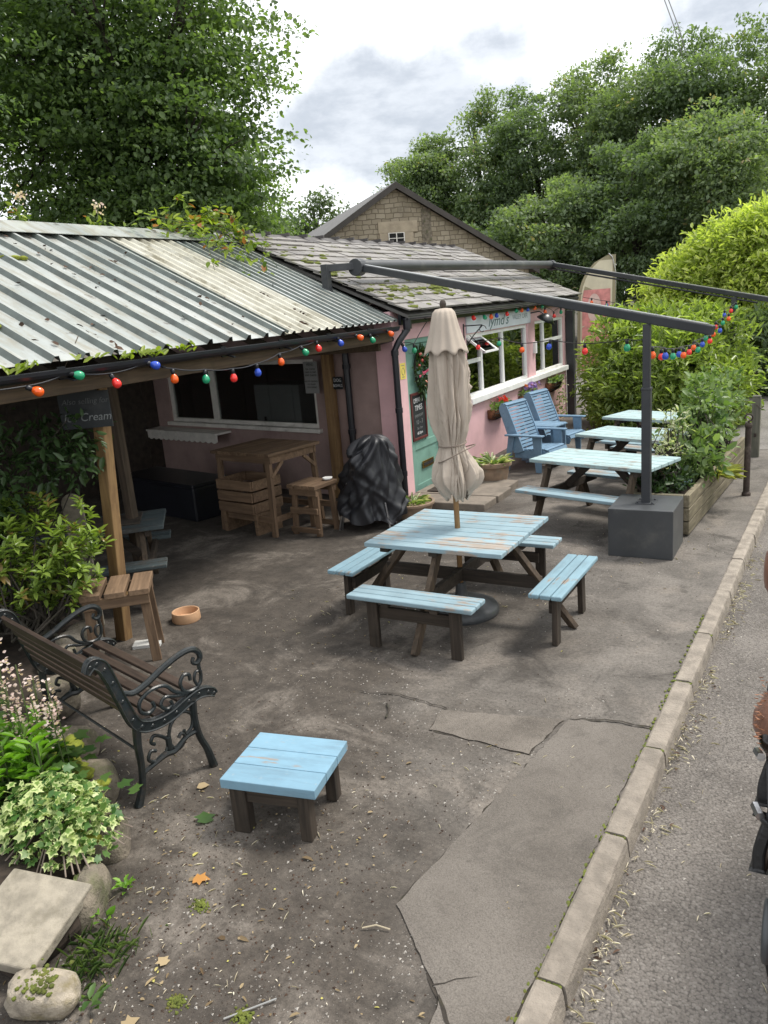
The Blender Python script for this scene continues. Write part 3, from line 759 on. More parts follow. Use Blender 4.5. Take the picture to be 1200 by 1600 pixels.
# downpipe with its swan neck and the second pipe on the shelter wall
b = MB(); b.tube([(-4.49, 8.72, 2.31), (-4.49, 8.72, 2.2), (-4.56, 8.60, 2.06), (-4.60, 8.55, 1.96), (-4.60, 8.55, .03)], .04, 10)
for z in (1.9, 1.2, .4): b.tube([(-4.60, 8.55, z), (-4.60, 8.55, z + .06)], .048, 10)
b.tube([(-4.49, 8.72, 2.33), (-4.49, 8.72, 2.2)], .055, 10)
b.build('downpipe', 'black_plastic', cafe, smooth=False, world=True)
q = SW(-5.42, -.06)
b = MB(); b.tube([(q[0] + .3, q[1] - .05, 2.18), (q[0], q[1], 2.02), (q[0], q[1], .03)], .045, 10)
for z in (1.75, .9): b.tube([(q[0], q[1], z), (q[0], q[1], z + .06)], .055, 10)
b.build('soil_pipe', 'black_plastic', cafe, world=True)
b = MB(); b.tube([(-5.6, 8.75, 2.13), (-5.0, 8.62, 2.16), (-4.62, 8.56, 2.2)], .035, 8); b.tube([(-4.9, 8.6, 2.05), (-4.62, 8.56, 2.1)], .03, 8)
b.build('waste_pipe', 'black_plastic', cafe, world=True)
# ---- door
b = MB()
b.b2((FX - .10, DY0, .0), (FX - .02, DY0 + .075, DZ)); b.b2((FX - .10, DY1 - .075, .0), (FX - .02, DY1, DZ)); b.b2((FX - .10, DY0 + .075, DZ - .07), (FX - .02, DY1 - .075, DZ))
frame = b.build('door_frame', 'sage_green', cafe, bevel=.006, world=True)
d0, d1 = DY0 + .08, DY1 - .08; dx = FX - .045
b = MB(); b.b2((dx - .045, d0, .04), (dx - .012, d1, DZ - .075))
for (ya, yb) in ((d0, d0 + .1), (d1 - .1, d1)): b.b2((dx - .012, ya, .04), (dx, yb, DZ - .075))
for (za, zb) in ((.04, .13), (.60, .70), (DZ - .185, DZ - .075)): b.b2((dx - .012, d0 + .1, za), (dx, d1 - .1, zb))
b.b2((dx - .012, (d0 + d1) / 2 - .03, .70), (dx, (d0 + d1) / 2 + .03, DZ - .185))
dr = b.build('door', 'sage_green', cafe, bevel=.005, world=True)
b = MB(); b.b2((dx, d0 + .27, .32), (dx + .008, d0 + .62, .42)); b.build('letter_box', 'brass', dr, bevel=.003, world=True)
b = MB(); b.b2((dx + .008, d0 + .30, .35), (dx + .012, d0 + .59, .39)); b.build('letter_flap', 'dark_void', dr, world=True)
b = MB(); b.tube([(dx, d1 - .05, 1.12), (dx + .05, d1 - .05, 1.12), (dx + .05, d1 - .15, 1.12)], .011, 8); b.b2((dx, d1 - .075, 1.0), (dx + .006, d1 - .03, 1.22)); b.build('handle', 'brass', dr, world=True)
b = MB(); b.b2((dx, d1 - .10, .74), (dx + .035, d1 - .02, .86)); b.tube([(dx + .02, d1 - .09, .74), (dx + .03, d1 - .12, .68), (dx + .02, d1 - .02, .66)], .014, 8); b.build('padlock', 'black_iron', dr, bevel=.004, world=True)
# ---- windows on the facade
def win(name, y0, y1, z0, z1, muls, transoms=(), mat='white_paint', glass='window_glass', parent=cafe):
    b = MB(); f = .055; xa, xb = FX - .09, FX - .025
    b.b2((xa, y0, z0), (xb, y0 + f, z1)); b.b2((xa, y1 - f, z0), (xb, y1, z1)); b.b2((xa, y0 + f, z0), (xb, y1 - f, z0 + f)); b.b2((xa, y0 + f, z1 - f), (xb, y1 - f, z1))
    for y in muls: b.b2((xa + .004, y - .035, z0 + f), (xb - .004, y + .035, z1 - f))
    for (ya, yb, z) in transoms: b.b2((xa + .008, ya, z - .03), (xb - .008, yb, z + .03))
    w = b.build('window', mat, parent, bevel=.004, world=True)
    b = MB(); b.b2((FX - .066, y0 + f - .005, z0 + f - .005), (FX - .060, y1 - f + .005, z1 - f + .005)); b.build('pane', glass, w, world=True)
    return w
w1 = win('window', *W1, (11.60, 12.54), ((W1[0] + .055, 11.565, 1.58),))
w2 = win('window', *W2, (14.72,), ((14.755, W2[1] - .055, 1.62),))
# the small top light of the first window stands open
b = MB()
hy0, hy1, hz = 11.02, 11.56, 1.93
c30 = math.radians(52); ox, oz = math.sin(c30) * .34, -math.cos(c30) * .34
for (ya, yb) in ((hy0, hy0 + .04), (hy1 - .04, hy1)):
    b.bar((FX - .02, (ya + yb) / 2, hz), (FX - .02 + ox, (ya + yb) / 2, hz + oz), .04, .03)
b.bar((FX - .02 + ox, hy0, hz + oz), (FX - .02 + ox, hy1, hz + oz), .045, .03); b.bar((FX - .02, hy0 + .04, hz), (FX - .02, hy1 - .04, hz), .04, .03)
sash = b.build('sash', 'white_paint', w1, world=True)
b = MB(); P = [(FX - .01, hy0 + .04, hz), (FX - .01, hy1 - .04, hz), (FX - .02 + ox, hy1 - .04, hz + oz), (FX - .02 + ox, hy0 + .04, hz + oz)]; b.prism(P, (.003, 0, .004)); b.build('sash_pane', 'window_glass', sash, world=True)
b = MB(); b.b2((FX - .02, W1[0] - .05, .955), (FX + .075, 15.99, 1.048)); b.build('sill', 'white_paint', cafe, bevel=.008, world=True)
b = MB(); b.b2((FX - .004, 14.0, 1.45), (FX + .05, 14.09, 1.66)); b.build('meter_box', 'white_paint', cafe, bevel=.006, world=True)
# things inside on the sill
t = thing('spray_bottle', 'pale violet bottle standing inside the first cafe window', 'bottle', (FX - .16, 11.42, 1.045))
b = MB(); b.lathe([(.045, 0), (.047, .02), (.047, .2), (.02, .26), (.016, .30)], n=14); b.build('bottle_body', 'sign_white', t, smooth=True); b = MB(); b.lathe([(.02, .30), (.02, .345), (.012, .35)], n=12); b.build('cap', 'white_paint', t)
t = thing('cardboard_box', 'small brown carton beside the bottle inside the cafe window', 'box', (FX - .17, 11.24, 1.045))
b = MB(); b.box((0, 0, .07), (.12, .13, .14)); b.build('carton', 'stool_wood_z', t, bevel=.003)
# ---- shelter window in the side wall
b = MB(); f = .06
def ws(bb, x0, x1, z0, z1, o0=.02, o1=.09, m=0): wall_s(x0, x1, z0, z1, m, o0, o1, bb)
ws(b, WX0, WX0 + f, WZ0, WZ1); ws(b, WX1 - f, WX1, WZ0, WZ1); ws(b, WX0 + f, WX1 - f, WZ0, WZ0 + f); ws(b, WX0 + f, WX1 - f, WZ1 - f, WZ1)
ws(b, -8.42, -8.30, WZ0 + f, WZ1 - f, .024, .086)
w3 = b.build('window', 'cream_paint', cafe, bevel=.004, world=True)
b = MB(); ws(b, WX0 + f - .005, WX1 - f + .005, WZ0 + f - .005, WZ1 - f + .005, .05, .056); b.build('pane', 'shade_glass', w3, world=True)
b = MB(); ws(b, WX0 - .06, WX1 + .06, WZ0 - .055, WZ0, -.07, .05); b.build('sill', 'cream_paint', cafe, bevel=.006, world=True)
# pale cabinet and shelf seen through that window
t = thing('kitchen_fridge', 'pale grey fridge seen through the dark shelter window', 'fridge', (*SW(-7.2, .55)[:2], 0))
b = MB(); b.box((0, 0, .75), (1.0, .55, 1.5), rz=-.21); b.build('cabinet', 'white_paint', t, bevel=.01)
b = MB(); b.box((-.28, -.30, .98), (.03, .02, .10), rz=-.21); b.build('handle', 'ink', t)
# ---- board with the cafe's name
t = thing('cafe_sign', 'long white fascia sign with cafe lettering above the big window', 'sign', (FX, 12.4, 2.14))
b = MB(); b.b2((FX + .001, 10.95, 2.005), (FX + .022, 13.85, 2.262)); b.build('board', 'sign_white', t, bevel=.004, world=True)
text("lymd's", .235, (FX + .0235, 12.25, 2.125), (0, 1, 0), (0, 0, 1), 'sign_ink', 'lettering', t, shear=.35, thick=.001, sx=1.55)
text("VALLEY CAFE", .11, (FX + .0235, 13.30, 2.14), (0, 1, 0), (0, 0, 1), 'sign_ink_grey', 'lettering', t, thick=.001, sx=1.2)
# scrolled iron bracket
t = thing('hanging_bracket', 'black scrolled iron bracket on the sign board beside the parasol', 'bracket', (FX + .02, 10.88, 1.95))
b = MB(); b.tube([(FX + .01, 10.86, 2.12), (FX + .30, 10.86, 2.12)], .009, 6); b.tube([(FX + .01, 10.86, 1.80), (FX + .16, 10.86, 1.98), (FX + .30, 10.86, 2.11)], .008, 6)
b.tube([(FX + .30 + .06 * math.cos(a) * (1 - a / 12), 10.86, 2.06 + .06 * math.sin(a) * (1 - a / 12)) for a in np.linspace(0, 5.4, 18)], .006, 5)
b.tube([(FX + .008, 10.86, 1.77), (FX + .008, 10.86, 2.15)], .010, 6)
b.build('scroll', 'black_iron', t, world=True)
# flood lamp
t = thing('flood_lamp', 'dark round shaded outdoor lamp on an arm at the cafe wall', 'lamp', (FX, 13.92, 2.16))
b = MB(); b.tube([(FX, 13.92, 2.17), (FX + .16, 13.92, 2.19), (FX + .26, 13.92, 2.13)], .012, 8); b.build('arm', 'black_iron', t, world=True)
b = MB(); R_ = Matrix.Rotation(rad(28), 3, 'Y'); b.lathe([(.02, .06), (.06, .05), (.12, .0), (.17, -.06), (.165, -.06), (.11, -.005), (.05, .04)], (FX + .30, 13.92, 2.08), 20, R=np.array(R_)); b.build('shade', 'black_iron', t, smooth=True, world=True)
# wreath, chalkboard and notice
t = thing('door_wreath', 'leafy wreath with red apples and a pink welcome word on the green door', 'wreath', (dx, 9.49, 1.62))
a_ = rng.random(190) * 2 * PI; rr = .17 + .05 * rng.normal(size=190)
P = np.stack([np.full(190, dx + .02) + .035 * rng.random(190), 9.43 + rr * .8 * np.cos(a_), 1.63 + 1.35 * rr * np.sin(a_)], 1)
leaves('foliage', P, np.stack([.5 + 0 * a_, np.cos(a_) + rng.normal(size=190), np.sin(a_) + rng.normal(size=190)], 1), rdir(rng, 190) + np.array([1, 0, 0]), .07 + .05 * rng.random(190), .035, 'leaf_shade', t, 'leaf', rng=rng, world=True)
b = MB(); b.tube([(dx + .012, 9.43 + .14 * math.cos(a), 1.63 + .23 * math.sin(a)) for a in np.linspace(0, 2 * PI, 25)], .016, 6); b.build('ring', 'dark_timber', t, world=True)
for i, (yy, zz) in enumerate(((9.38, 1.85), (9.42, 1.76), (9.52, 1.80), (9.60, 1.77), (9.33, 1.70), (9.45, 1.42), (9.5, 1.47), (9.36, 1.84))):
    b = MB(); b.ball((dx + .05, yy, zz), .027, seg=10, rings=7); b.build('apple', 'apple_red' if i % 3 else 'apple_blush', t, smooth=True, world=True)
text("welcome", .075, (dx + .075, 9.42, 1.60), (0, 1, .22), (0, 0, 1), 'pink_letter', 'lettering', t, shear=.3, thick=.004, sx=1.15)
t = thing('opening_times_board', 'black chalkboard in a maroon frame listing opening times on the door', 'chalkboard', (dx, 9.30, 1.02))
ya, yb, za, zb = 9.09, 9.53, .73, 1.36; f = .035
b = MB(); b.b2((dx + .001, ya + f, za + f), (dx + .010, yb - f, zb - f)); b.build('slate_panel', 'chalk_board', t, world=True)
b = MB(); b.b2((dx + .001, ya, za), (dx + .022, ya + f, zb)); b.b2((dx + .001, yb - f, za), (dx + .022, yb, zb)); b.b2((dx + .001, ya + f, za), (dx + .022, yb - f, za + f)); b.b2((dx + .001, ya + f, zb - f), (dx + .022, yb - f, zb)); b.build('frame', 'maroon_frame', t, bevel=.004, world=True)
for s_, sz, z, mt, sx in (("OPENING", .088, 1.255, 'chalk', .72), ("TIMES", .10, 1.155, 'chalk', .85), ("EVERYDAY", .052, 1.05, 'chalk_faint', .95), ("10 - 3", .085, .965, 'chalk_faint', 1.0), ("Sat  Sun", .05, .885, 'chalk_faint', 1.0), ("till 3pm", .055, .82, 'chalk', .95)):
    text(s_, sz, (dx + .0115, (ya + yb) / 2, z), (0, 1, .05), (0, 0, 1), mt, 'lettering', t, thick=.001, sx=sx, shear=.1)
t = thing('yellow_notice', 'small yellow notice fixed to the pink wall beside the door', 'notice', (FX, 8.9, 1.68))
b = MB(); b.b2((FX + .001, 8.80, 1.58), (FX + .005, 8.945, 1.78)); b.build('card', 'paper_yellow', t, world=True)
b = MB(); b.tube([(FX + .006, 8.872 + .035 * math.cos(a), 1.675 + .045 * math.sin(a)) for a in np.linspace(0, 2 * PI, 17)], .004, 5); b.b2((FX + .005, 8.83, 1.745), (FX + .0065, 8.915, 1.755)); b.b2((FX + .005, 8.84, 1.60), (FX + .0065, 8.905, 1.612)); b.build('symbol', 'banner_border', t, world=True)
t = thing('yellow_sticker', 'small round yellow sticker low on the green door frame', 'sticker', (FX - .02, 10.02, .94))
b = MB(); b.prism([(FX - .0195, 10.02 + .045 * math.cos(a), .94 + .05 * math.sin(a)) for a in np.linspace(0, 2 * PI, 14, endpoint=False)], (.003, 0, 0)); b.build('disc', 'paper_yellow', t, world=True)
# doorstep
t = thing('door_step', 'worn stone step slabs in front of the green door', 'step', (-4.05, 8.95, 0))
for (xa, xb, y0_, y1_, z) in ((-4.66, -3.52, 8.52, 8.93, .085), (-4.66, -3.50, 8.94, 9.42, .09), (-4.66, -3.56, 9.43, 9.86, .083)):
    b = MB(); b.b2((xa, y0_, -.01), (xb, y1_, z)); b.build('slab', 'step_stone', t, bevel=.012, world=True)
t = thing('door_mat', 'dark worn doormat on the stone step by the door', 'mat', (-4.33, 9.2, .09))
b = MB(); b.box((0, 0, .008), (.36, .42, .016)); b.build('pile', 'soil', t, bevel=.003)
# ------------------------------------------------------------------ lean-to shelter with the tin roof
sh = thing('open_shelter', 'open timber shelter under a ribbed tin roof with dark interior', 'shelter', (-5.0, 4.1, 0))
TX, TZ, UX, UZ = -4.58, 2.295, -7.1, 3.535
tl = np.array([UX - TX, 0, UZ - TZ]); TL = np.linalg.norm(tl); td = tl / TL; tn = np.array([-td[2], 0, td[0]]); tn *= np.sign(tn[2])
def tin(y0, y1, pitch, rw, tw, h, u0=0, u1=None, z=0, bothm=False):
    """ribbed sheet from y0 to y1: flat pans between trapezoid ribs; rib flanks get material 1"""
    u1 = TL if u1 is None else u1
    prof = []; y = y0
    while y < y1 - 1e-6:
        yn = min(y + pitch, y1)
        prof += [(y, 0), (min(y + pitch - rw, yn), 0), (min(y + pitch - rw / 2 - tw / 2, yn), h), (min(y + pitch - rw / 2 + tw / 2, yn), h)]
        y += pitch
    prof.append((y1, 0)); b = MB(); rowsN = 5
    P = np.array([[np.array([TX, 0, TZ]) + td * (u0 + (u1 - u0) * i / rowsN) + tn * (hh + z) + np.array([0, yy, 0]) for (yy, hh) in prof] for i in range(rowsN + 1)])
    b.grid(P[:, ::-1])
    w = len(prof) - 1
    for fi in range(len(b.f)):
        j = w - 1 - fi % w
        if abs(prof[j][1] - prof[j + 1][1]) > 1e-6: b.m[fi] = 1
    return b
ROOF_E = 8.62
tin(1.6, 6.36, .262, .075, .03, .042).build('roof_sheet', ['tin_sheet', 'tin_flank_shade'], sh, world=True, solid=.004)
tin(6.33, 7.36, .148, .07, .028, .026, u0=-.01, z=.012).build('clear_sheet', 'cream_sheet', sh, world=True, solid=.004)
tin(7.34, ROOF_E, .138, .065, .03, .028, z=.004).build('roof_sheet', ['tin_sheet', 'tin_flank_shade'], sh, world=True, solid=.004)
b = MB()
for (xa, za, xb, zb) in ((UX, UZ + .06, UX + .30, UZ - .085), (UX, UZ + .06, UX - .30, UZ - .085)):
    b.prism([(xa, 1.6, za), (xb, 1.6, zb), (xb, 1.6, zb + .006), (xa, 1.6, za + .006)], (0, ROOF_E - 1.6, 0))
b.build('ridge_flashing', 'tin_sheet', sh, world=True)
b = MB(); b.prism([(UX, 1.6, UZ - .02), (-9.95, 1.6, 2.15), (-9.95, 1.6, 2.18), (UX, 1.6, UZ + .01)], (0, ROOF_E - 1.6, 0)); b.build('rear_roof', 'tin_sheet', sh, world=True)
# wind-blown dead leaves lying on the sheets
n = 260
U_ = rng.random(n) ** .8 * TL; Yy = 2.2 + rng.random(n) * 5.6
Yy = np.round((Yy - 1.6) / .262) * .262 + 1.6 + rng.normal(size=n) * .05 - .09
k = rng.random(n) < .55
cl = rng.integers(0, 14, n); cu = rng.random(14) * TL * .85; cy = 2.6 + .262 * rng.integers(0, 18, 14)
U_ = np.where(k, cu[cl] + rng.normal(size=n) * .13, U_); Yy = np.where(k, cy[cl] + .06 + rng.normal(size=n) * .03, Yy)
P = np.array([TX, 0, TZ]) + td * np.clip(U_, .02, TL - .3)[:, None] + tn * (.010 + .012 * rng.random(n)[:, None]); P[:, 1] = Yy
o = leaves('roof_debris', P, np.stack([rng.normal(size=n), rng.normal(size=n), rng.normal(size=n) * .4], 1), np.tile(tn, (n, 1)) + rng.normal(size=(n, 3)) * .4, .03 + .05 * rng.random(n), .02 + .03 * rng.random(n), 'debris', sh, 'leaf', rng=rng, world=True)
o['kind'] = 'stuff'
b = MB()
for (u, y, s) in ((1.95, 4.72, .05), (1.93, 4.80, .06), (1.92, 4.88, .045), (.62, 3.55, .04), (.58, 3.62, .05)):
    b.ball(np.array([TX, 0, TZ]) + td * u + tn * .012 + np.array([0, y, 0]), (s, s, .022), seg=8, rings=5, jit=.4, rng=rnd)
b.build('moss_clump', 'moss_bright', sh, smooth=True, world=True)
b = MB(); gutter(b, -4.535, 1.6, 8.5, 2.245, .06)
for y in np.arange(2.0, 8.4, .85): b.bar((-4.62, y, 2.20), (-4.47, y, 2.165), .03, .01); b.b2((-4.60, y - .03, 2.17), (-4.585, y + .03, 2.26))
b.build('gutter', 'black_plastic', sh, world=True)
b = MB(); b.b2((-4.67, 1.6, 2.07), (-4.60, 8.52, 2.185)); b.build('front_beam', 'beam_wood', sh, bevel=.006, world=True)
b = MB()
for y in np.arange(1.9, 8.5, .62): b.bar((-4.72, y, 2.16), (-7.05, y, 3.42), .05, .10)
for y in np.arange(1.9, 8.5, .62): b.bar((-7.15, y, 3.42), (-9.9, y, 2.08), .05, .10)
b.b2((-7.15, 1.6, 3.30), (-7.05, 8.7, 3.44))
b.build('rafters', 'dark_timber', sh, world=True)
b = MB(); b.bar((-4.97, 4.14, -.01), (-4.77, 4.14, 2.08), .11, .085, up=(0, 1, 0)); b.build('post', 'post_wood', sh, bevel=.008, world=True)
b = MB(); b.b2((-5.75, 5.05, -.01), (-5.66, 5.13, 2.66)); b.build('post', 'leg_brown_z', sh, bevel=.006, world=True)
b = MB(); b.b2((-6.08, 3.3, -.01), (-5.99, 3.4, 2.8)); b.build('post', 'leg_brown_z', sh, bevel=.006, world=True)
q = SW(-5.72, -.09); b = MB(); b.box((q[0], q[1], 1.06), (.13, .11, 2.1)); b.build('post', 'post_wood', sh, bevel=.006, world=True)
b = MB(); b.bar((-9.8, 8.72 - .05, 1.98), (-4.75, 8.45, 2.05), .06, .16); b.build('wall_plate', 'beam_wood', sh, world=True)
b = MB()
for i in range(32):
    y = 2.2 + i * .25; b.b2((-9.95, y, .0), (-9.90 + .012 * (i % 2), y + .243, 2.1))
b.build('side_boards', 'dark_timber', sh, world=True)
# the yard floor inside is the same ground; a low timber screen behind the shrub
t = thing('timber_screen', 'dark weathered board screen behind the evergreen shrub', 'screen', (-6.2, 2.6, 0))
b = MB()
for i in range(9): b.box((-.05 - .0 * i, -.95 + i * .2, .95), (.03, .17, 1.9 - .04 * (i % 3)))
b.box((-.08, -.15, .5), (.03, 1.8, .08)); b.box((-.08, -.15, 1.5), (.03, 1.8, .08))
b.build('boards', 'leg_dark_z', t, bevel=.004)
# ice-cream board hung on the post
t = thing('ice_cream_board', 'black hanging chalkboard about ice cream under the tin roof', 'chalkboard', (-5.2, 4.45, 1.72))
c_ = np.array([-4.80, 4.02, 1.95]); r_ = np.array([.87, .48, 0]); n_ = np.array([.48, -.87, 0])
b = MB(); 
P = [c_ + r_ * x + np.array([0, 0, z]) for x, z in ((-.20, -.17), (.18, -.17), (.18, .10), (.10, .10), (.08, .15), (.03, .12), (-.02, .25), (-.08, .27), (-.11, .12), (-.20, .10))]
b.prism(P, n_ * -.02); b.build('panel', 'chalk_board', t, world=True)
text("Also selling for", .058, c_ + n_ * .003 + np.array([0, 0, .03]), r_, (0, 0, 1), 'chalk_dim', 'lettering', t, thick=.001, shear=.25)
text("Ice Cream", .085, c_ + n_ * .003 + np.array([0, 0, -.09]), r_, (0, 0, 1), 'chalk_faint', 'lettering', t, thick=.001, shear=.25)
b = MB(); b.tube([c_ + r_ * -.1 + np.array([0, 0, .29]), c_ + np.array([.03, .02, .50])], .004, 5); b.build('cord', 'cord', t, world=True)
# menus on the shelter wall
def wall_card(name, label, cat, x, z, w, h, mat_, lines, ink, ts=.03):
    p = SW(x, -.16 if 'menu' in name else -.10); t = thing(name, label, cat, (p[0], p[1], z))
    r = np.array([-1, .2126, 0]) * -1; r /= np.linalg.norm(r); nn = np.array([-.208, -.978, 0])
    b = MB(); P = [p + r * a + np.array([0, 0, z + c]) for a, c in ((-w / 2, -h / 2), (w / 2, -h / 2), (w / 2, h / 2), (-w / 2, h / 2))]; b.prism(P, nn * -.006); b.build('card', mat_, t, world=True)
    for s_, dz, sz in lines: text(s_, sz, p + nn * .0015 + np.array([0, 0, z + dz]), r, (0, 0, 1), ink, 'lettering', t, thick=.0008)
    return t
wall_card('price_menu', 'grey printed price list hanging by the shelter window', 'menu', -5.98, 1.65, .26, .42, 'paper_shade',
          [("MENU", .17, .05), ("TEA  COFFEE", .11, .032), ("CAKES  SCONES", .07, .03), ("SOUP  TOASTIES", .03, .03), ("BACON  SAUSAGE", -.05, .03), ("ICE CREAM", -.09, .03), ("COLD DRINKS", -.13, .03)], 'ink')
wall_card('dog_bowls_sign', 'small black sign with chalk words dog bowls by the pipe', 'sign', -5.56, 1.57, .17, .16, 'chalk_board', [("DOG", .035, .06), ("BOWLS", -.035, .05)], 'chalk')
# scalloped white shelf below the shelter window
p0 = SW(-9.95, -.30); p1 = SW(-8.0, -.30)
t = thing('scalloped_shelf', 'white shelf with a scalloped edge under the shelter window', 'shelf', (*SW(-9.0, -.15)[:2], .80))
b = MB(); wall_s(-9.95, -8.0, .80, .83, 0, -.32, -.002, b); b.build('shelf_top', 'cream_paint', t, world=True)
b = MB(); poly = []; k = 14
dv = p1 - p0
for i in range(k):
    for s in range(6):
        f = (i + s / 6) / k; poly.append(p0 + dv * f + np.array([0, 0, .70 - .03 * math.sin(PI * s / 6)]))
poly.append(p1 + np.array([0, 0, .70])); poly += [p1 + np.array([0, 0, .80]), p0 + np.array([0, 0, .80])]
b.prism(poly, np.array([.208, .978, 0]) * .02); b.build('pelmet', 'cream_paint', t, world=True)
# dark storage bench in the shadow
t = thing('storage_chest', 'long black storage chest in the shadow below the shelter window', 'chest', (-7.75, 7.75, 0), rad(167))
b = MB(); b.box((0, 0, .22), (1.75, .6, .44)); b.build('body', 'black_plastic', t, bevel=.02); b = MB(); b.box((0, 0, .465), (1.8, .64, .05)); b.build('lid', 'black_plastic', t, bevel=.015)
# ------------------------------------------------------------------ furniture
def plank_top(bb, L_, Wd, n, z, th, gap=.008, axis='x', c=(0, 0)):
    w = (Wd - gap * (n - 1)) / n
    for i in range(n):
        o = -Wd / 2 + w / 2 + i * (w + gap)
        if axis == 'x': bb.box((c[0], c[1] + o, z - th / 2), (L_, w, th))
        else: bb.box((c[0] + o, c[1], z - th / 2), (w, L_, th))
# high table, crate below it, two stools of the same timber
t = thing('high_table', 'tall brown slatted timber bar table by the shelter wall', 'table', (-5.86, 7.42, 0), rad(-9))
b = MB(); plank_top(b, 1.0, .86, 7, .985, .035, .01, axis='y'); 
b = MB(); plank_top(b, .86, 1.0, 8, .985, .035, .01, axis='y'); b.build('tabletop', 'stool_wood_y', t, bevel=.004)
for (x, y) in ((-.44, -.36), (.44, -.36), (-.44, .36), (.44, .36)):
    b = MB(); b.bar((x, y * 1.12, 0), (x * .95, y, .95), .07, .045, up=(0, 1, 0)); b.build('leg', 'stool_wood_z', t, bevel=.004)
b = MB(); b.box((0, -.37, .905), (.94, .03, .09)); b.box((0, .37, .905), (.94, .03, .09)); b.box((-.45, 0, .905), (.03, .7, .09)); b.box((.45, 0, .905), (.03, .7, .09)); b.build('apron', 'stool_wood_x', t, bevel=.003)
b = MB(); b.box((0, -.405, .2), (.9, .03, .07)); b.box((0, .405, .2), (.9, .03, .07)); b.box((-.445, 0, .2), (.03, .75, .07)); b.box((.445, 0, .2), (.03, .75, .07)); b.build('stretcher', 'stool_wood_x', t, bevel=.003)
for s in (-1, 1): b = MB(); b.bar((.45, s * .18, .86), (.45, s * .37, .70), .03, .04); b.build('brace', 'stool_wood_z', t)
t = thing('wooden_crate', 'brown slatted wooden crate under the tall bar table', 'crate', (-5.98, 7.22, .0), rad(-9))
b = MB()
for i in range(3): b.box((0, -.27, .33 + i * .135), (.6, .018, .115)); b.box((0, .2, .33 + i * .135), (.6, .018, .115)); b.box((-.3, -.035, .33 + i * .135), (.018, .44, .115)); b.box((.3, -.035, .33 + i * .135), (.018, .44, .115))
b.box((0, -.035, .265), (.58, .44, .016)); b.box((-.27, -.035, .128), (.05, .4, .256)); b.box((.27, -.035, .128), (.05, .4, .256)); b.build('slats', 'stool_wood_x', t, bevel=.003)
def stool(label, loc, rz, h, top_l, top_w, n, gap, two=True, legc='stool_wood_z'):
    t = thing('wooden_stool', label, 'stool', loc, rz)
    b = MB(); plank_top(b, top_w, top_l, n, h, .045, gap, axis='y'); b.build('seat', 'stool_wood_y', t, bevel=.005)
    a, c = top_l / 2 - .05, top_w / 2 - .04
    for y in (-c, c): b = MB(); b.box((0, y, h - .085), (top_l - .02, .035, .08)); b.build('apron', 'stool_wood_x', t, bevel=.003)
    for (x, y) in ((-a, -c), (a, -c), (-a, c), (a, c)):
        b = MB(); b.bar((x * 1.12, y * 1.15 + .036 * np.sign(-y), 0), (x, y + .036 * np.sign(-y), h - .05), .07, .036, up=(0, 1, 0)); b.build('leg', legc, t, bevel=.004)
    if two:
        for y in (-c, c):
            b = MB(); b.box((0, y * 1.08, .30), (top_l - .02, .03, .07)); b.build('rung', 'stool_wood_x', t, bevel=.003)
            b = MB(); b.box((0, y * 1.12, .07), (top_l, .03, .06)); b.build('rung', 'stool_wood_x', t, bevel=.003)
    return t
stool('tall brown timber stool between the bar table and the covered grill', (-5.13, 7.28, 0), rad(-6), .60, .42, .42, 4, .012)
stool('brown timber stool of three thick boards standing by the iron bench', (-4.655, 3.90, 0), rad(41), .60, .50, .44, 3, .03, two=False)
t = thing('white_dish', 'small white dish left on the tall stool by the grill', 'dish', (-4.99, 7.40, .60))
b = MB(); b.lathe([(.03, 0), (.055, .012), (.06, .03), (.052, .03), (.03, .012)], n=18); b.build('dish_body', 'white_paint', t, smooth=True)
t = thing('white_block', 'flat white board lying on the ground behind the timber stool', 'board', (-4.66, 4.10, .0), rad(35))
b = MB(); b.box((0, 0, .015), (.22, .12, .03)); b.build('block', 'paper', t, bevel=.004)
# covered barbecue
t = thing('covered_barbecue', 'barbecue wrapped in a creased black plastic cover', 'barbecue', (-4.55, 7.62, 0), rad(8)); t.scale = (1, 1, 1.1)
nz_, na = 80, 150; P = np.zeros((nz_, na, 3)); rg = np.random.default_rng(5)
cr_ = [(rg.random() * 2 * PI, rg.random() * .9, rg.normal() * 2.2, .05 + .12 * rg.random(), (.012 + .04 * rg.random()) * (1 if rg.random() < .65 else -1)) for _ in range(90)]
for i in range(nz_):
    u = i / (nz_ - 1)
    if u < .86: z = .12 + u / .86 * .80; f = 1
    else: q = (u - .86) / .14; z = .92 + .07 * math.sin(q * PI / 2); f = math.cos(q * PI / 2 * .985)
    for j in range(na):
        a = 2 * PI * j / na
        tz = (z - .12) / .85
        rx = (.37 - .22 * tz ** 1.4) * f + .004; ry = (.30 - .14 * tz ** 1.4) * f + .004
        r = 1 + .05 * math.sin(3 * a + 2 * z) * (1 - tz)
        dd = 0
        for (a0, z0, sl_, w_, h_) in cr_:
            da = (a - a0 - sl_ * (z - z0) + PI) % (2 * PI) - PI
            if abs(z - z0) < .34: dd += h_ * 1.5 * max(0, 1 - abs(da) / (w_ * 2.6)) * (1 - abs(z - z0) / .34)
        dd += .012 * math.sin(11 * a + 14 * z) * (1 - tz * .6)
        k = f if f > .2 else f * .5
        P[i, j] = ((rx * r + dd * k) * math.cos(a) + .10 * (tz - .4), (ry * r + dd * k) * math.sin(a), z + .03 * math.sin(5 * a) * (1 - u) ** 3 + .04 * math.cos(a) * (1 - u) ** 3 * -1)
b = MB(); b.grid(P, wrap=True); b.add([(.06, 0, .992)], []); n0 = b.n - 1
for j in range(na): b.f.append(((nz_ - 1) * na + j, (nz_ - 1) * na + (j + 1) % na, n0)); b.m.append(0)
b.build('cover', 'grill_cover', t, smooth=True)
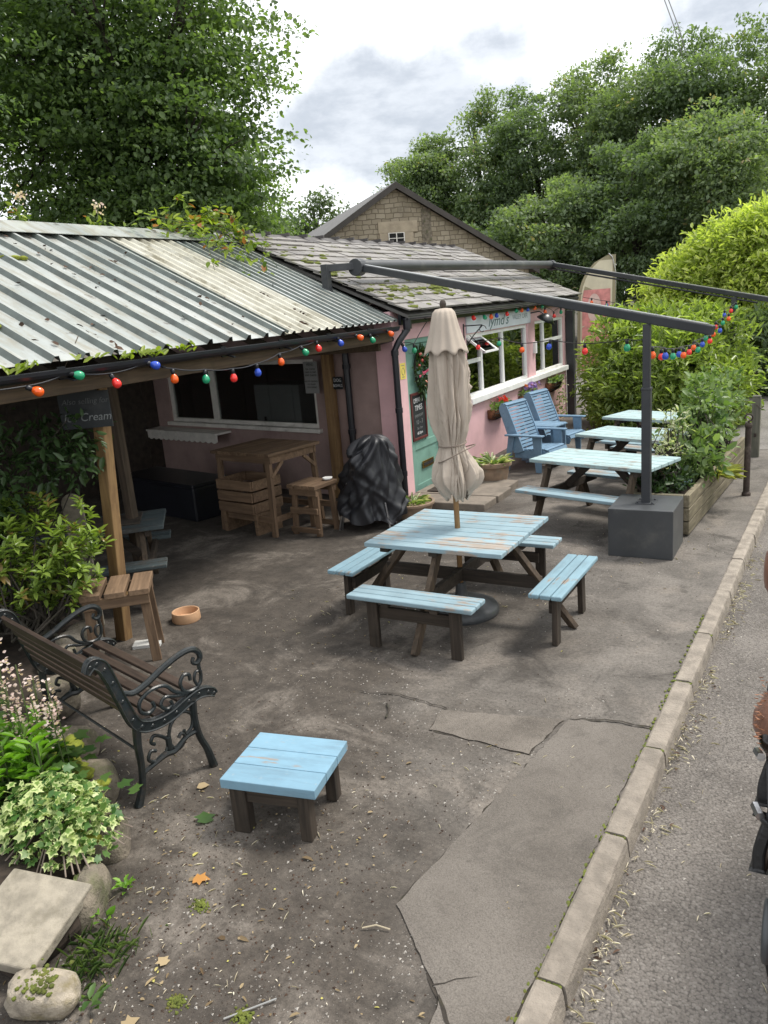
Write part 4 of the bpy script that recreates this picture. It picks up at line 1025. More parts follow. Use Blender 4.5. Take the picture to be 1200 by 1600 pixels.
for (xa, ya) in ((-.30, -.12), (-.26, .05), (.22, -.1), (.2, .12)):
    b = MB(); b.tube([(xa * .8, ya, .5), (xa * 1.15, ya * 1.2, .0)], .013, 8); b.build('leg', 'steel', t)
b = MB(); b.tube([(-.36, -.18, .0), (-.27, -.14, .42)], .013, 8); b.build('leg', 'steel', t)
# dog bowl
t = thing('dog_bowl', 'round clay dog bowl on the bare ground', 'bowl', (-4.73, 4.63, 0))
b = MB(); b.lathe([(.118, 0), (.122, .01), (.118, .085), (.110, .088), (.104, .084), (.10, .02), (.0, .016)], n=32); b.build('bowl_body', 'bowl_clay', t, smooth=True, bevel=.002)
# plant pots
def spiky(name, parent, c, n, r, ln, wd, mat, seed, up=.8):
    g = np.random.default_rng(seed); a = g.random(n) * 2 * PI; e = up * (.3 + g.random(n))
    D = np.stack([np.cos(a), np.sin(a), e], 1); P = np.array(c) + np.stack([np.cos(a), np.sin(a), 0 * a], 1) * (r * g.random(n))[:, None]
    return leaves(name, P, D, np.stack([-np.cos(a) * .6, -np.sin(a) * .6, np.ones(n)], 1) + g.normal(size=(n, 3)) * .25, ln * (.6 + .7 * g.random(n)), wd, mat, parent, 'lance', rng=g)
t = thing('low_pot', 'low round pot with striped spider leaves against the pink corner', 'plant pot', (-4.31, 8.14, 0))
b = MB(); b.lathe([(.20, 0), (.24, .06), (.265, .15), (.285, .155), (.288, .19), (.255, .19), (.25, .15), (0, .15)], n=36); b.build('pot', 'old_terracotta', t, smooth=True, bevel=.003)
spiky('leaves', t, (0, 0, .16), 70, .14, .19, .022, 'leaf_striped', 3, .6); 
t = thing('round_pot', 'big ribbed stone coloured pot with variegated leaves beside the step', 'plant pot', (-3.95, 9.93, 0))
b = MB(); b.lathe([(.17, 0), (.19, .05), (.225, .20), (.222, .215), (.235, .25), (.262, .26), (.268, .32), (.235, .322), (.225, .27), (0, .27)], n=36); b.build('pot', 'old_terracotta', t, smooth=True, bevel=.003)
spiky('leaves', t, (0, 0, .28), 70, .17, .20, .040, 'leaf_striped', 4, .7)
# square picnic table
pt = thing('square_picnic_table', 'square blue picnic table with four attached benches and worn paint', 'picnic table', (-2.50, 5.49, 0), rad(-1))
b = MB(); plank_top(b, 1.14, 1.04, 9, .72, .036, .007, axis='x'); b.build('tabletop', 'blue_worn_x', pt, bevel=.006)
b = MB(); b.box((-.42, 0, .662), (.07, .96, .044)); b.box((.42, 0, .662), (.07, .96, .044)); b.box((0, 0, .662), (.07, .96, .044)); b.build('batten', 'leg_dark_x', pt, bevel=.004)
def bench_seat(cx, cy, ln, along, matn):
    b = MB(); w = .245
    plank_top(b, ln, w, 3, .43, .036, .006, axis=along, c=(cx, cy)); b.build('bench_seat', matn, pt, bevel=.010, seg=3)
    for s in (-1, 1):
        px, py = (cx + s * (ln / 2 - .17), cy) if along == 'x' else (cx, cy + s * (ln / 2 - .17))
        b = MB()
        o = .055
        if along == 'x': b.bar((px + s * .0, py - np.sign(cy) * -.03, 0), (px, py + np.sign(cy) * .03, .394), .085, .042, up=(0, 1, 0))
        else: b.bar((px + np.sign(cx) * .03, py + s * .02, 0), (px + np.sign(cx) * .03, py, .394), .042, .085, up=(0, 1, 0))
        b.build('bench_leg', 'leg_dark_z', pt, bevel=.005)
    b = MB()
    if along == 'x': b.box((cx, cy - np.sign(cy) * .012, .27), (ln - .34, .036, .09))
    else: b.box((cx - np.sign(cx) * .012, cy, .27), (.036, ln - .34, .09))
    if along == 'x': b.box((cx - .2, cy, .375), (.06, .2, .038)); b.box((cx + .2, cy, .375), (.06, .2, .038))
    else: b.box((cx, cy - .2, .375), (.2, .06, .038)); b.box((cx, cy + .2, .375), (.2, .06, .038))
    b.build('bench_rail', 'leg_dark_x', pt, bevel=.004)
bench_seat(-.02, -.775, 1.02, 'x', 'blue_worn_x'); bench_seat(.05, .775, 1.02, 'x', 'blue_worn_x'); bench_seat(-.87, .0, .92, 'y', 'blue_paint_y'); bench_seat(.86, .0, .95, 'y', 'blue_paint_y')
for (a_, c_) in (((-.30 * 0, -.36), (0, -.86)), ((0, .36), (0, .86)), ((-.40, 0), (-.93, 0)), ((.40, 0), (.93, 0))):
    b = MB(); b.bar((c_[0], c_[1], .0), (a_[0], a_[1], .68), .085, .04, up=(a_[0] and 0 or 1, a_[0] and 1 or 0, 0)); b.build('diagonal_leg', 'leg_brown_z', pt, bevel=.005)
b = MB(); b.box((0, 0, .34), (1.36, .042, .10)); b.build('cross_rail', 'leg_dark_x', pt, bevel=.004)
b = MB(); b.box((.0, 0, .345), (.045, 1.26, .10)); b.build('cross_rail', 'leg_dark_x', pt, bevel=.004)
# closed parasol through the table
pa = thing('closed_parasol', 'closed beige canvas parasol tied with cord above the blue table', 'parasol', (-2.52, 5.52, 0))
b = MB(); b.tube([(0, 0, .03), (.0, 0, 1.2), (-.015, 0, 2.43)], .022, 12); b.build('pole', 'pole_wood', pa, smooth=True)
b = MB(); b.lathe([(.30, 0), (.305, .03), (.29, .06), (.2, .10), (.06, .125), (.045, .20), (.04, .26), (.03, .26)], n=40); b.build('base', 'planter_grey', pa, smooth=True, bevel=.003)
prof = [(.985, .088), (1.005, .105), (1.03, .140), (1.07, .168), (1.12, .186), (1.17, .186), (1.23, .165), (1.29, .136), (1.35, .110), (1.39, .096), (1.42, .100), (1.50, .122), (1.62, .138), (1.8, .146), (1.95, .146), (2.07, .140), (2.14, .130), (2.2, .11)]
na = 240; Z = np.linspace(.985, 2.2, 120); pz = [q[0] for q in prof]; pr = [q[1] for q in prof]; rows_ = []
tri = lambda q: 2 * np.abs(((q / (2 * PI)) % 1) - .5) - .5      # sharp pleats
gp = np.random.default_rng(77); PLE = [(gp.random() * 2 * PI, gp.normal() * .8, .05 + .22 * gp.random() ** 1.5, gp.choice([-1, 1], p=[.45, .55]) * (.08 + .20 * gp.random()), gp.uniform(.95, 2.2), gp.uniform(.15, .6)) for _ in range(64)] + [(gp.random() * 2 * PI, gp.normal() * 1.4, .03 + .05 * gp.random(), gp.choice([-1, 1]) * (.04 + .07 * gp.random()), gp.uniform(1.0, 2.15), gp.uniform(.08, .25)) for _ in range(70)]
for z in Z:
    r0 = np.interp(z, pz, pr); a = np.arange(na) * 2 * PI / na
    low = np.clip((1.38 - z) / .2, 0, 1); hi = np.clip((z - 1.42) / .25, 0, 1)
    tw = 1.1 * (2.0 - z) * hi + 2.2 * (1.4 - z) * low
    f = .08 * tri(7 * a + tw) + .025 * np.sin(19 * a - 3 * z)
    for (a0, dr, w_, h_, zc, zs) in PLE:
        env = np.exp(-((z - zc) / zs) ** 2); aa = (a - a0 - dr * (z - 1.5) + PI) % (2 * PI) - PI
        f = f + h_ * env * np.clip(1 - np.abs(aa) / w_, 0, 1)
    f = f + low * (.30 * tri(3 * a + 1.1 + 3.0 * z) + .20 * np.sin(a - .4) + .16 * tri(8 * a + 6 * (z - 1)))
    f = f - .05
    r = r0 * (1 + f * (.5 + .5 * max(hi, low)))
    hem = np.clip((1.14 - z) / .14, 0, 1)
    dz = hem ** 1.5 * (.035 * np.sin(3 * a + 1) + .022 * np.sin(7 * a + 2))
    cx = .012 * hi * (2.1 - z) + .022 * low
    rows_.append(np.stack([cx + r * np.cos(a), r * np.sin(a) * .95, z + dz], 1))
b = MB(); b.grid(np.array(rows_), wrap=True); b.build('canopy', 'canvas', pa, smooth=True, solid=.004)
rows_ = []
for i, (z, r0) in enumerate(((2.11, .165), (2.13, .158), (2.2, .135), (2.28, .112), (2.35, .095), (2.40, .082), (2.425, .06), (2.432, .02))):
    a = np.arange(na) * 2 * PI / na; w = max(0, 1 - i / 5)
    r = r0 * (1 + .07 * w * np.cos(8 * a) + .03 * np.sin(13 * a)); zz = z - .035 * (w ** 2) * np.abs(np.cos(4 * a)) ** 3 + 0.018 * w ** 2
    r = r * np.ones(na); rows_.append(np.stack([-.01 + r * np.cos(a), r * np.sin(a), zz], 1))
b = MB(); b.grid(np.array(rows_), wrap=True); b.build('top_vent', 'canvas', pa, smooth=True, solid=.003)
b = MB(); b.lathe([(.010, 0), (.02, .015), (.026, .035), (.02, .06), (.006, .07)], (-.012, 0, 2.425), 14); b.build('finial', 'dark_timber', pa, smooth=True)
b = MB(); a = np.linspace(0, 2 * PI, 40)
b.tube(np.stack([.11 * np.cos(a), .107 * np.sin(a), 1.405 + .012 * np.sin(a + .6)], 1), .0055, 6)
b.tube(np.stack([.012 + (.15 + .03 * np.sin(a)) * np.cos(a), (.15 + .02 * np.cos(a)) * np.sin(a), 1.325 + .06 * np.cos(a - .3)], 1), .005, 6)
b.build('tie_cord', 'cord', pa)
# A-frame picnic tables
def picnic(label, loc, rz, top_m, seat_m, L_=1.42, leg='leg_dark_z', off=.51, n=5, group=None, tw=.70, leg2='leg_dark_x'):
    t = thing('picnic_table', label, 'picnic table', loc, rz, group)
    b = MB(); plank_top(b, L_, tw, n, .72, .038, .008); b.build('tabletop', top_m, t, bevel=.006)
    for s in (-1, 1): b = MB(); plank_top(b, L_, .24, 2, .43, .036, .008, c=(0, s * off)); b.build('bench_seat', seat_m, t, bevel=.008)
    for x in (-L_ / 2 + .2, L_ / 2 - .2):
        for s in (-1, 1):
            b = MB(); b.bar((x, s * (off + .06), 0), (x, s * .24, .68), .09, .042, up=(1, 0, 0)); b.build('leg', leg, t, bevel=.004)
        b = MB(); b.box((x + .045, 0, .365), (.042, 2 * off + .22, .09)); b.box((x + .045, 0, .655), (.042, tw - .06, .06)); b.build('bearer', leg2, t, bevel=.004)
    for s in (-1, 1): b = MB(); b.bar((s * (L_ / 2 - .26), 0, .38), (s * .12, 0, .68), .04, .08); b.build('brace', leg2, t, bevel=.003)
    return t
G_ = 'pale blue picnic tables along the pink facade'
picnic('pale blue picnic table nearest the grey weighted post', (-2.06, 8.36, 0), rad(-17), 'pale_blue_x', 'blue_worn_x', leg='leg_brown_z', group=G_)
picnic('pale blue picnic table second back from the grey weighted post', (-1.98, 9.88, 0), rad(-22), 'pale_blue_x', 'blue_worn_x', leg='leg_brown_z', group=G_)
picnic('pale blue picnic table farthest back, in front of the laurel', (-1.98, 11.3, 0), rad(-20), 'pale_blue_x', 'blue_worn_x', leg='leg_brown_z', group=G_)
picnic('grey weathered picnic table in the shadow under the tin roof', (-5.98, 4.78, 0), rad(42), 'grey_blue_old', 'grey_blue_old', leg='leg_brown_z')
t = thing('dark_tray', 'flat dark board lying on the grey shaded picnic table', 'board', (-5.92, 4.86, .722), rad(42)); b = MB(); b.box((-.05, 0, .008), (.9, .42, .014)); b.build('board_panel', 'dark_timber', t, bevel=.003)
# low blue table in front
t = thing('low_blue_table', 'low square blue table with three boards and dark stubby legs', 'low table', (-2.285, 2.755, 0), rad(11))
b = MB(); plank_top(b, .505, .445, 3, .31, .050, .003); b.build('tabletop', 'blue_paint_x', t, bevel=.004)
for (x, y) in ((-.18, -.165), (.17, -.165), (-.18, .165), (.17, .165)):
    b = MB(); b.box((x, y, .125), (.085 if x < 0 else .06, .07, .25)); b.build('leg', 'leg_dark_z', t, bevel=.006)
b = MB(); b.box((0, -.165, .215), (.28, .04, .085)); b.box((0, .165, .215), (.28, .04, .085)); b.box((-.18, 0, .215), (.04, .26, .085)); b.box((.17, 0, .215), (.04, .26, .085)); b.build('apron', 'leg_dark_x', t, bevel=.004)
# ------------------------------------------------------------------ cast iron bench
BR = rad(75)      # local x: from the rear foot to the front foot; local y: away along the bench
ib = thing('iron_bench', 'wooden slatted garden bench with black scrolled cast iron ends', 'bench', (-3.10, 2.46, 0), BR)
BL = 1.18
def spiral(c, r0, r1, a0, a1, n=26):
    return [(c[0] + (r0 + (r1 - r0) * i / (n - 1)) * math.cos(a0 + (a1 - a0) * i / (n - 1)), c[1] + (r0 + (r1 - r0) * i / (n - 1)) * math.sin(a0 + (a1 - a0) * i / (n - 1))) for i in range(n)]
def smooth_path(p, k=6):
    p = np.asarray(p, float); o = []
    for i in range(len(p) - 1):
        a = p[max(i - 1, 0)]; b_ = p[i]; c = p[i + 1]; d = p[min(i + 2, len(p) - 1)]
        for j in range(k):
            t = j / k; o.append(.5 * ((2 * b_) + (-a + c) * t + (2 * a - 5 * b_ + 4 * c - d) * t * t + (-a + 3 * b_ - 3 * c + d) * t ** 3))
    o.append(p[-1]); return np.array(o)
def iron_end(y):
    b = MB()
    def T(p, r, sm=True, n=7, y_=0):
        q = smooth_path(p) if sm else np.asarray(p, float)
        rr = r if np.isscalar(r) else np.interp(np.linspace(0, 1, len(q)), np.linspace(0, 1, len(r)), r)
        b.tube(np.stack([q[:, 0], np.full(len(q), y + y_), q[:, 1]], 1), rr, n)
    def plate(p, w, th=.034):   # flat ribbon along a path: the broad cast face
        q = smooth_path(p); b_ = []
        for i in range(len(q)):
            t = q[min(i + 1, len(q) - 1)] - q[max(i - 1, 0)]; t /= np.linalg.norm(t); n = np.array([-t[1], t[0]])
            ww = np.interp(i / (len(q) - 1), np.linspace(0, 1, len(w)), w)
            b_.append([(*(q[i] + n * ww), 1), (*(q[i] + n * ww), -1), (*(q[i] - n * ww), -1), (*(q[i] - n * ww), 1)])
        P = np.array([[(x, y + s * th / 2, z) for (x, z, s) in r_] for r_ in b_]); b.grid(P, wrap=True)
        n0 = b.n - len(P) * 4; b.f.append((n0, n0 + 1, n0 + 2, n0 + 3)); b.f.append((n0 + len(P) * 4 - 1, n0 + len(P) * 4 - 2, n0 + len(P) * 4 - 3, n0 + len(P) * 4 - 4)); b.m += [0, 0]
        for s in (-1, 1):   # raised rims
            b.tube(np.stack([np.array([r_[0][0] for r_ in b_]), np.full(len(b_), y + s * th / 2), np.array([r_[0][1] for r_ in b_])], 1), .006, 5)
            b.tube(np.stack([np.array([r_[2][0] for r_ in b_]), np.full(len(b_), y + s * th / 2), np.array([r_[2][1] for r_ in b_])], 1), .006, 5)
        for i in range(4, len(q) - 3, 5):
            for s in (-1, 1): b.ball((q[i][0], y + s * th / 2, q[i][1]), (.012, .006, .012), seg=6, rings=4)
    plate([(-.125, .835), (-.09, .875), (-.045, .85), (-.01, .76), (.03, .62), (.075, .48), (.13, .43), (.21, .415), (.30, .425), (.40, .46), (.48, .475), (.545, .455), (.57, .43)], [.012, .026, .028, .024, .023, .026, .028, .026, .024, .024, .026, .024, .012])
    T([(.045, .66), (.10, .635), (.18, .655), (.28, .70), (.38, .735), (.46, .742), (.505, .715), (.515, .675), (.49, .65), (.465, .665), (.475, .69)], [.012, .017, .018, .018, .018, .018, .018, .016, .014, .011, .010], n=8)
    # scrolls under the arm
    T([(.515, .68), (.50, .63), (.505, .575), (.49, .525), (.44, .505), (.39, .52), (.372, .57), (.395, .61), (.43, .605), (.435, .57)], .011)
    T([(.40, .505), (.33, .545), (.28, .60), (.20, .61), (.13, .575), (.12, .52), (.16, .49), (.20, .505), (.195, .54)], .011)
    T([(.41, .50), (.34, .515), (.27, .535), (.24, .50), (.27, .465), (.305, .475), (.30, .50)], .010)
    T([(.475, .52), (.46, .56), (.475, .60), (.51, .60)], .009)
    # legs
    T([(.085, .44), (.075, .34), (.075, .22), (.06, .10), (.02, .0)], [.024, .022, .019, .02, .026], n=9)
    T([(.43, .455), (.425, .34), (.44, .22), (.475, .12), (.50, .0)], [.024, .021, .02, .021, .026], n=9)
    T([(.07, .17), (.14, .19), (.22, .215), (.28, .21), (.36, .255), (.43, .26)], [.014, .013, .02, .018, .014, .014])
    T([(.24, .25), (.21, .21), (.16, .20), (.12, .23), (.14, .27), (.17, .26)], .010)
    T([(.26, .25), (.29, .21), (.33, .22), (.35, .265), (.33, .29), (.31, .27)], .010)
    T([(.25, .29), (.21, .33), (.17, .35), (.15, .32), (.17, .30)], .010)
    T([(.25, .29), (.28, .37), (.35, .41), (.41, .37), (.40, .30), (.36, .275), (.35, .30)], .010)
    b.tube([(.25, y, .235), (.25, y, .305)], .018, 8)
    return b
iron_end(.0).build('iron_end', 'black_iron', ib, bevel=0); iron_end(BL).build('iron_end', 'black_iron', ib)
for (x, z, w, h, a) in ((-.075, .835, .024, .075, -20), (-.035, .755, .024, .045, -18), (-.010, .69, .024, .045, -18), (.015, .625, .024, .045, -18), (.04, .56, .024, .045, -18)):
    b = MB(); R_ = Matrix.Rotation(rad(a), 3, 'Y'); b.box((x, BL / 2, z), (w, BL - .03, h), R=np.array(R_)); b.build('back_slat', 'bench_slat', ib, bevel=.005)
for i, (x, z) in enumerate(((.15, .452), (.225, .447), (.30, .455), (.375, .474), (.45, .494))):
    b = MB(); b.box((x, BL / 2, z), (.058, BL - .03, .022)); b.build('seat_slat', 'bench_slat', ib, bevel=.005)
b = MB(); b.tube([(.08, .02, .30), (.08, BL - .02, .30)], .008, 6); b.build('tie_rod', 'black_iron', ib)

# ------------------------------------------------------------------ slatted blue armchairs with a table between
def armchair(label, loc, rz):
    t = thing('garden_armchair', label, 'armchair', loc, rz)
    # local x forward, y across
    w = .30
    bp = [np.array([-.16 - .30 * s + .0, 0, .34 + .66 * s]) for s in (0, 1)]
    b = MB()
    for s in (-1, 1):
        b = MB(); b.prism([(-.12, s * w, .28), (-.20, s * w, .28), (-.44, s * w, .94), (-.43, s * w, 1.0), (-.36, s * w, 1.03), (-.29, s * w, .99), (-.02, s * w, .32)], (0, -s * .026, 0)); b.build('back_frame', 'chair_blue', t, bevel=.004)
    b = MB(); n = 13
    for i in range(n):
        f = (i + .5) / n; p = np.array([-.055 - .25 * f, 0, .36 + .60 * f]); dirv = np.array([-.25, 0, .60]); dirv /= np.linalg.norm(dirv)
        q = np.array([-.055, 0, .36]) + dirv * (.70 * f)
        b.bar(q - dirv * .0205, q + dirv * .0205, 2 * w - .004, .018, up=(1, 0, .4))
    for a in (.15, .62): 
        q = np.array([-.30 - .045 * (a > .5) * 1.0, 0, 1.0 + .022 * (a < .5) + .012]); 
    b.bar((-.30, 0, 1.008), (-.345, 0, 1.036), 2 * w - .004, .018, up=(0, 0, 1)); b.bar((-.355, 0, 1.038), (-.41, 0, 1.025), 2 * w - .004, .018)
    b.build('back_slats', 'chair_blue', t, bevel=.003)
    b = MB(); n = 8
    sp = [(-.10, .335), (.0, .335), (.12, .345), (.24, .352), (.33, .35), (.39, .33), (.42, .285)]
    q = smooth_path(sp, 4); Ls = np.concatenate([[0], np.cumsum(np.linalg.norm(np.diff(q, axis=0), axis=1))])
    for i in range(n):
        s = (i + .5) / n * Ls[-1]; x = np.interp(s, Ls, q[:, 0]); z = np.interp(s, Ls, q[:, 1]); x2 = np.interp(s + .02, Ls, q[:, 0]); z2 = np.interp(s + .02, Ls, q[:, 1])
        d = np.array([x2 - x, 0, z2 - z]); d = d / (np.linalg.norm(d) + 1e-9) if np.linalg.norm(d) > 1e-6 else np.array([.5, 0, -.85])
        c = np.array([x, 0, z]); b.bar(c - d * .028, c + d * .028, 2 * w - .06, .018)
    b.build('seat', 'chair_blue', t, bevel=.003)
    b = MB()
    for s in (-1, 1): b = MB(); b.prism([(-.2, s * (w - .03), .20), (-.2, s * (w - .03), .32), (.30, s * (w - .03), .335), (.38, s * (w - .03), .315), (.41, s * (w - .03), .26), (.38, s * (w - .03), .20)], (0, -s * .024, 0)); b.build('seat_frame', 'chair_blue', t, bevel=.004)
    for s in (-1, 1):
        b = MB(); b.box((.03, s * (w + .05), .565), (.66, .10, .028)); b.build('armrest', 'chair_blue', t, bevel=.012, seg=3)
        b = MB(); b.prism([(.20, s * (w + .03), .0), (.29, s * (w + .03), .0), (.31, s * (w + .03), .55), (.15, s * (w + .03), .55)], (0, -s * .026, 0)); b.build('front_leg', 'chair_blue', t, bevel=.004)
        b = MB(); b.prism([(-.36, s * (w + .03), .0), (-.28, s * (w + .03), .0), (-.16, s * (w + .03), .55), (-.27, s * (w + .03), .55)], (0, -s * .026, 0)); b.build('rear_leg', 'chair_blue', t, bevel=.004)
    return t
G_ = 'blue slatted armchairs against the pink facade'
for i, (loc, lb) in enumerate((((-3.70, 11.0, 0), 'blue slatted garden armchair against the pink wall, nearer the green door'), ((-3.74, 12.2, 0), 'blue slatted garden armchair against the pink wall, nearer the dark corner post'))):
    a = armchair(lb, loc, rad(-12)); a['group'] = G_; a.scale = (.94, .94, .95)
t = thing('side_table', 'small blue slatted table standing between the two blue armchairs', 'side table', (-3.76, 11.60, 0), rad(-12))
b = MB(); plank_top(b, .62, .40, 4, .56, .022, .008); b.build('tabletop', 'chair_blue', t, bevel=.004)
for (x, y) in ((-.26, -.16), (.26, -.16), (-.26, .16), (.26, .16)): b = MB(); b.box((x, y, .27), (.07, .03, .54)); b.build('leg', 'chair_blue', t, bevel=.003)
# ------------------------------------------------------------------ wall baskets
def basket(label, y, z, flowers, seed):
    t = thing('wall_basket', label, 'flower basket', (FX + .005, y, z), 0, 'coir lined wall baskets under the white sill')
    L_ = .62; g = np.random.default_rng(seed)
    b = MB(); prof = [(0, .0), (.05, -.01), (.11, .03), (.155, .10), (.165, .17)]
    P = []
    for i in range(13):
        f = i / 12; e = 1 - .22 * abs(2 * f - 1) ** 4
        P.append([(x * e, (f - .5) * L_, zz * e + (1 - e) * .17) for (x, zz) in prof])
    P = np.array(P); b.grid(P[:, ::-1])
    for e in (0, 12):
        n0 = b.n; b.add([tuple(q) for q in P[e]] + [(0, P[e][0][1], .17)], [tuple(range(6)) if e == 0 else tuple(range(6))[::-1]])
    b.grid(np.array([[(0, -L_ / 2 * .78, .14), (.16, -L_ / 2 * .78, .14)], [(0, L_ / 2 * .78, .14), (.16, L_ / 2 * .78, .14)]]))
    b.build('coir_liner', 'coir', t, smooth=True, solid=.01)
    b = MB()
    for i in range(0, 13, 1): b.tube(P[i] + np.array([.009, 0, -.005]), .0045, 5)
    for k in (2, 3, 4): b.tube(P[:, k] + np.array([.009, 0, 0]), .0055, 5)
    b.build('wire_frame', 'black_iron', t)
    n = 150; p = np.stack([.02 + .15 * g.random(n), (g.random(n) - .5) * L_ * .95, .16 + .09 * g.random(n) ** 1.5], 1)
    D = np.stack([.5 + g.normal(size=n) * .7, g.normal(size=n), .4 + g.normal(size=n) * .5], 1)
    leaves('leaves', p, D, g.normal(size=(n, 3)) * .5 + np.array([.3, 0, 1]), .06 + .05 * g.random(n), .035 + .02 * g.random(n), 'leaf_planter', t, 'leaf', rng=g)
    for (mt, n, yc, ys_, zc, sz, zr) in ([(q[0], 1, q[2] + (k_ - 2) * .045, .012, q[4] + .02 * (k_ % 3), q[5], .02) for q in flowers for k_ in range(q[1])] if flowers and flowers[0][0] == 'petal_red' else flowers):
        p = np.stack([.06 + .12 * g.random(n), yc + ys_ * g.normal(size=n), zc + zr * g.random(n)], 1)
        q = np.repeat(p, 5, 0); an = np.tile(np.arange(5) * 2 * PI / 5, n); N_ = np.repeat(unit(g.normal(size=(n, 3)) * .5 + np.array([.8, 0, .7])), 5, 0)
        A = unit(np.cross(N_, [0, 0, 1.0])); B = np.cross(N_, A); D = A * np.cos(an)[:, None] + B * np.sin(an)[:, None] + N_ * .25
        leaves('flowers', q, D, N_, sz, sz * .8, mt, t, 'leaf', tint=np.repeat(g.random(n), 5), rng=g)
    return t
basket('wire wall basket with coir liner and a red flower, nearest the green door', 11.95, .60, [('petal_red', 5, .06, .03, .24, .085, .08)], 21)
basket('wire wall basket crowded with violet flowers, middle of the three', 13.42, .62, [('petal_violet', 60, .03, .13, .22, .035, .14)], 22)
bk = basket('wire wall basket with green leaves and a trailing strand near the corner post', 14.95, .66, [], 23)
g = np.random.default_rng(5); n = 170
zz = -.75 * g.random(n) ** .8; p = np.stack([.08 + .05 * g.normal(size=n), .36 + .05 * g.normal(size=n) - .05 * zz, .16 + zz], 1)
leaves('trailing_strand', p, rdir(g, n) + np.array([.4, 0, -.6]), rdir(g, n) + np.array([1, 0, .4]), .055, .04, 'leaf_striped', bk, 'leaf', rng=g)
# ------------------------------------------------------------------ awning frame on a weighted post
aw = thing('awning_frame', 'dark grey awning frame with long sloping arms and a square weighted base', 'awning', (-1.445, 7.535, 0))
b = MB(); b.b2((-1.74, 7.24, .0), (-1.15, 7.83, .468)); b.build('weight_box', 'planter_grey', aw, bevel=.006, world=True)
A0 = np.array([-5.18, 8.84, 2.985]); A1 = np.array([-.86, 7.335, 2.06])
def atx(x, a=A0, c=A1): return a + (c - a) * (x - a[0]) / (c[0] - a[0])
b = MB(); p = atx(-1.445); b.box((p[0], p[1], (.46 + 1.55) / 2), (.082, .082, 1.55 - .46 + .0)); b.box((p[0], p[1], (1.55 + p[2] - .05) / 2), (.066, .066, p[2] - .05 - 1.55)); b.b2((p[0] - .09, p[1] - .09, .468), (p[0] + .09, p[1] + .09, .476))
for sx in (-1, 1):
    for sy in (-1, 1): b.lathe([(.011, 0), (.011, .012), (.004, .014)], (p[0] + sx * .068, p[1] + sy * .068, .476), 8)
b.b2((p[0] - .045, p[1] - .045, 1.54), (p[0] + .045, p[1] + .045, 1.565))
b.build('post', 'anthracite', aw, bevel=.004, world=True)
def arm(a, c):
    b = MB(); d = (c - a) / np.linalg.norm(c - a)
    b.bar(a, c, .07, .082); e = c
    b.build('arm', 'anthracite', aw, bevel=.010, world=True, seg=3)
    b = MB(); b.bar(a + d * .1 + np.array([0, 0, .043]), c - d * .05 + np.array([0, 0, .043]), .05, .012); b.build('arm_track', 'steel', aw, world=True)
arm(A0, A1)
F0 = np.array([-5.16, 16.75, 3.07]); F1 = np.array([-.80, 15.23, 2.05])
arm(F0, F1)
b = MB(); b.tube([F0 + np.array([0, 0, -.08]), F1 + np.array([-.3, .1, -.01])], .018, 6); b.build('tension_rod', 'black_plastic', aw, world=True)
b = MB(); R_ = Matrix.Rotation(rad(90), 3, 'X')
Yc = np.linspace(8.80, 16.85, 2)
prof = [(.085 * math.cos(a) * (1.15 if math.cos(a) < 0 else 1), .075 * math.sin(a)) for a in np.linspace(0, 2 * PI, 18, endpoint=False)]
P = np.array([[(-5.18 + x, y, 3.0 + .008 * (y - 8.8) + z) for x, z in prof] for y in Yc]); b.grid(P, wrap=True); k = 18
b.f.append(tuple(range(k))[::-1]); b.f.append(tuple(k + j for j in range(k))); b.m += [0, 0]
b.build('cassette', 'planter_grey', aw, smooth=True, bevel=.004, world=True)
for y in (8.79, 16.80):
    b = MB(); b.tube([(-5.17, y - .05, 2.985 + .008 * (y - 8.8)), (-5.17, y + .09, 2.985 + .008 * (y - 8.8))], .105, 18); b.build('end_cap', 'anthracite', aw, bevel=.01, world=True)
b = MB(); b.b2((-5.47, 8.42, 2.69), (-5.38, 8.51, 3.04)); b.bar((-5.425, 8.48, 2.995), (-5.2, 8.80, 3.0), .085, .085); b.build('roof_bracket', 'anthracite', aw, bevel=.005, world=True)
b = MB(); b.b2((-5.82, 16.2, 2.85), (-5.73, 16.29, 3.12)); b.bar((-5.75, 16.245, 3.08), (-5.2, 16.22, 3.06), .085, .085); b.build('roof_bracket', 'anthracite', aw, bevel=.005, world=True)
q = F0 + (F1 - F0) * ((-1.49 - F0[0]) / (F1[0] - F0[0])); b = MB(); b.box((q[0], q[1], (q[2] - .05) / 2), (.082, .082, q[2] - .05)); b.box((q[0] - .11, q[1], 1.25), (.16, .07, .24)); b.box((q[0] - .11, q[1], 1.378), (.2, .1, .012)); b.build('post', 'anthracite', aw, bevel=.004, world=True)
b = MB(); b.b2((-4.67, 16.06, 0), (-4.52, 16.20, 2.12)); b.build('post', 'anthracite', aw, bevel=.005, world=True)
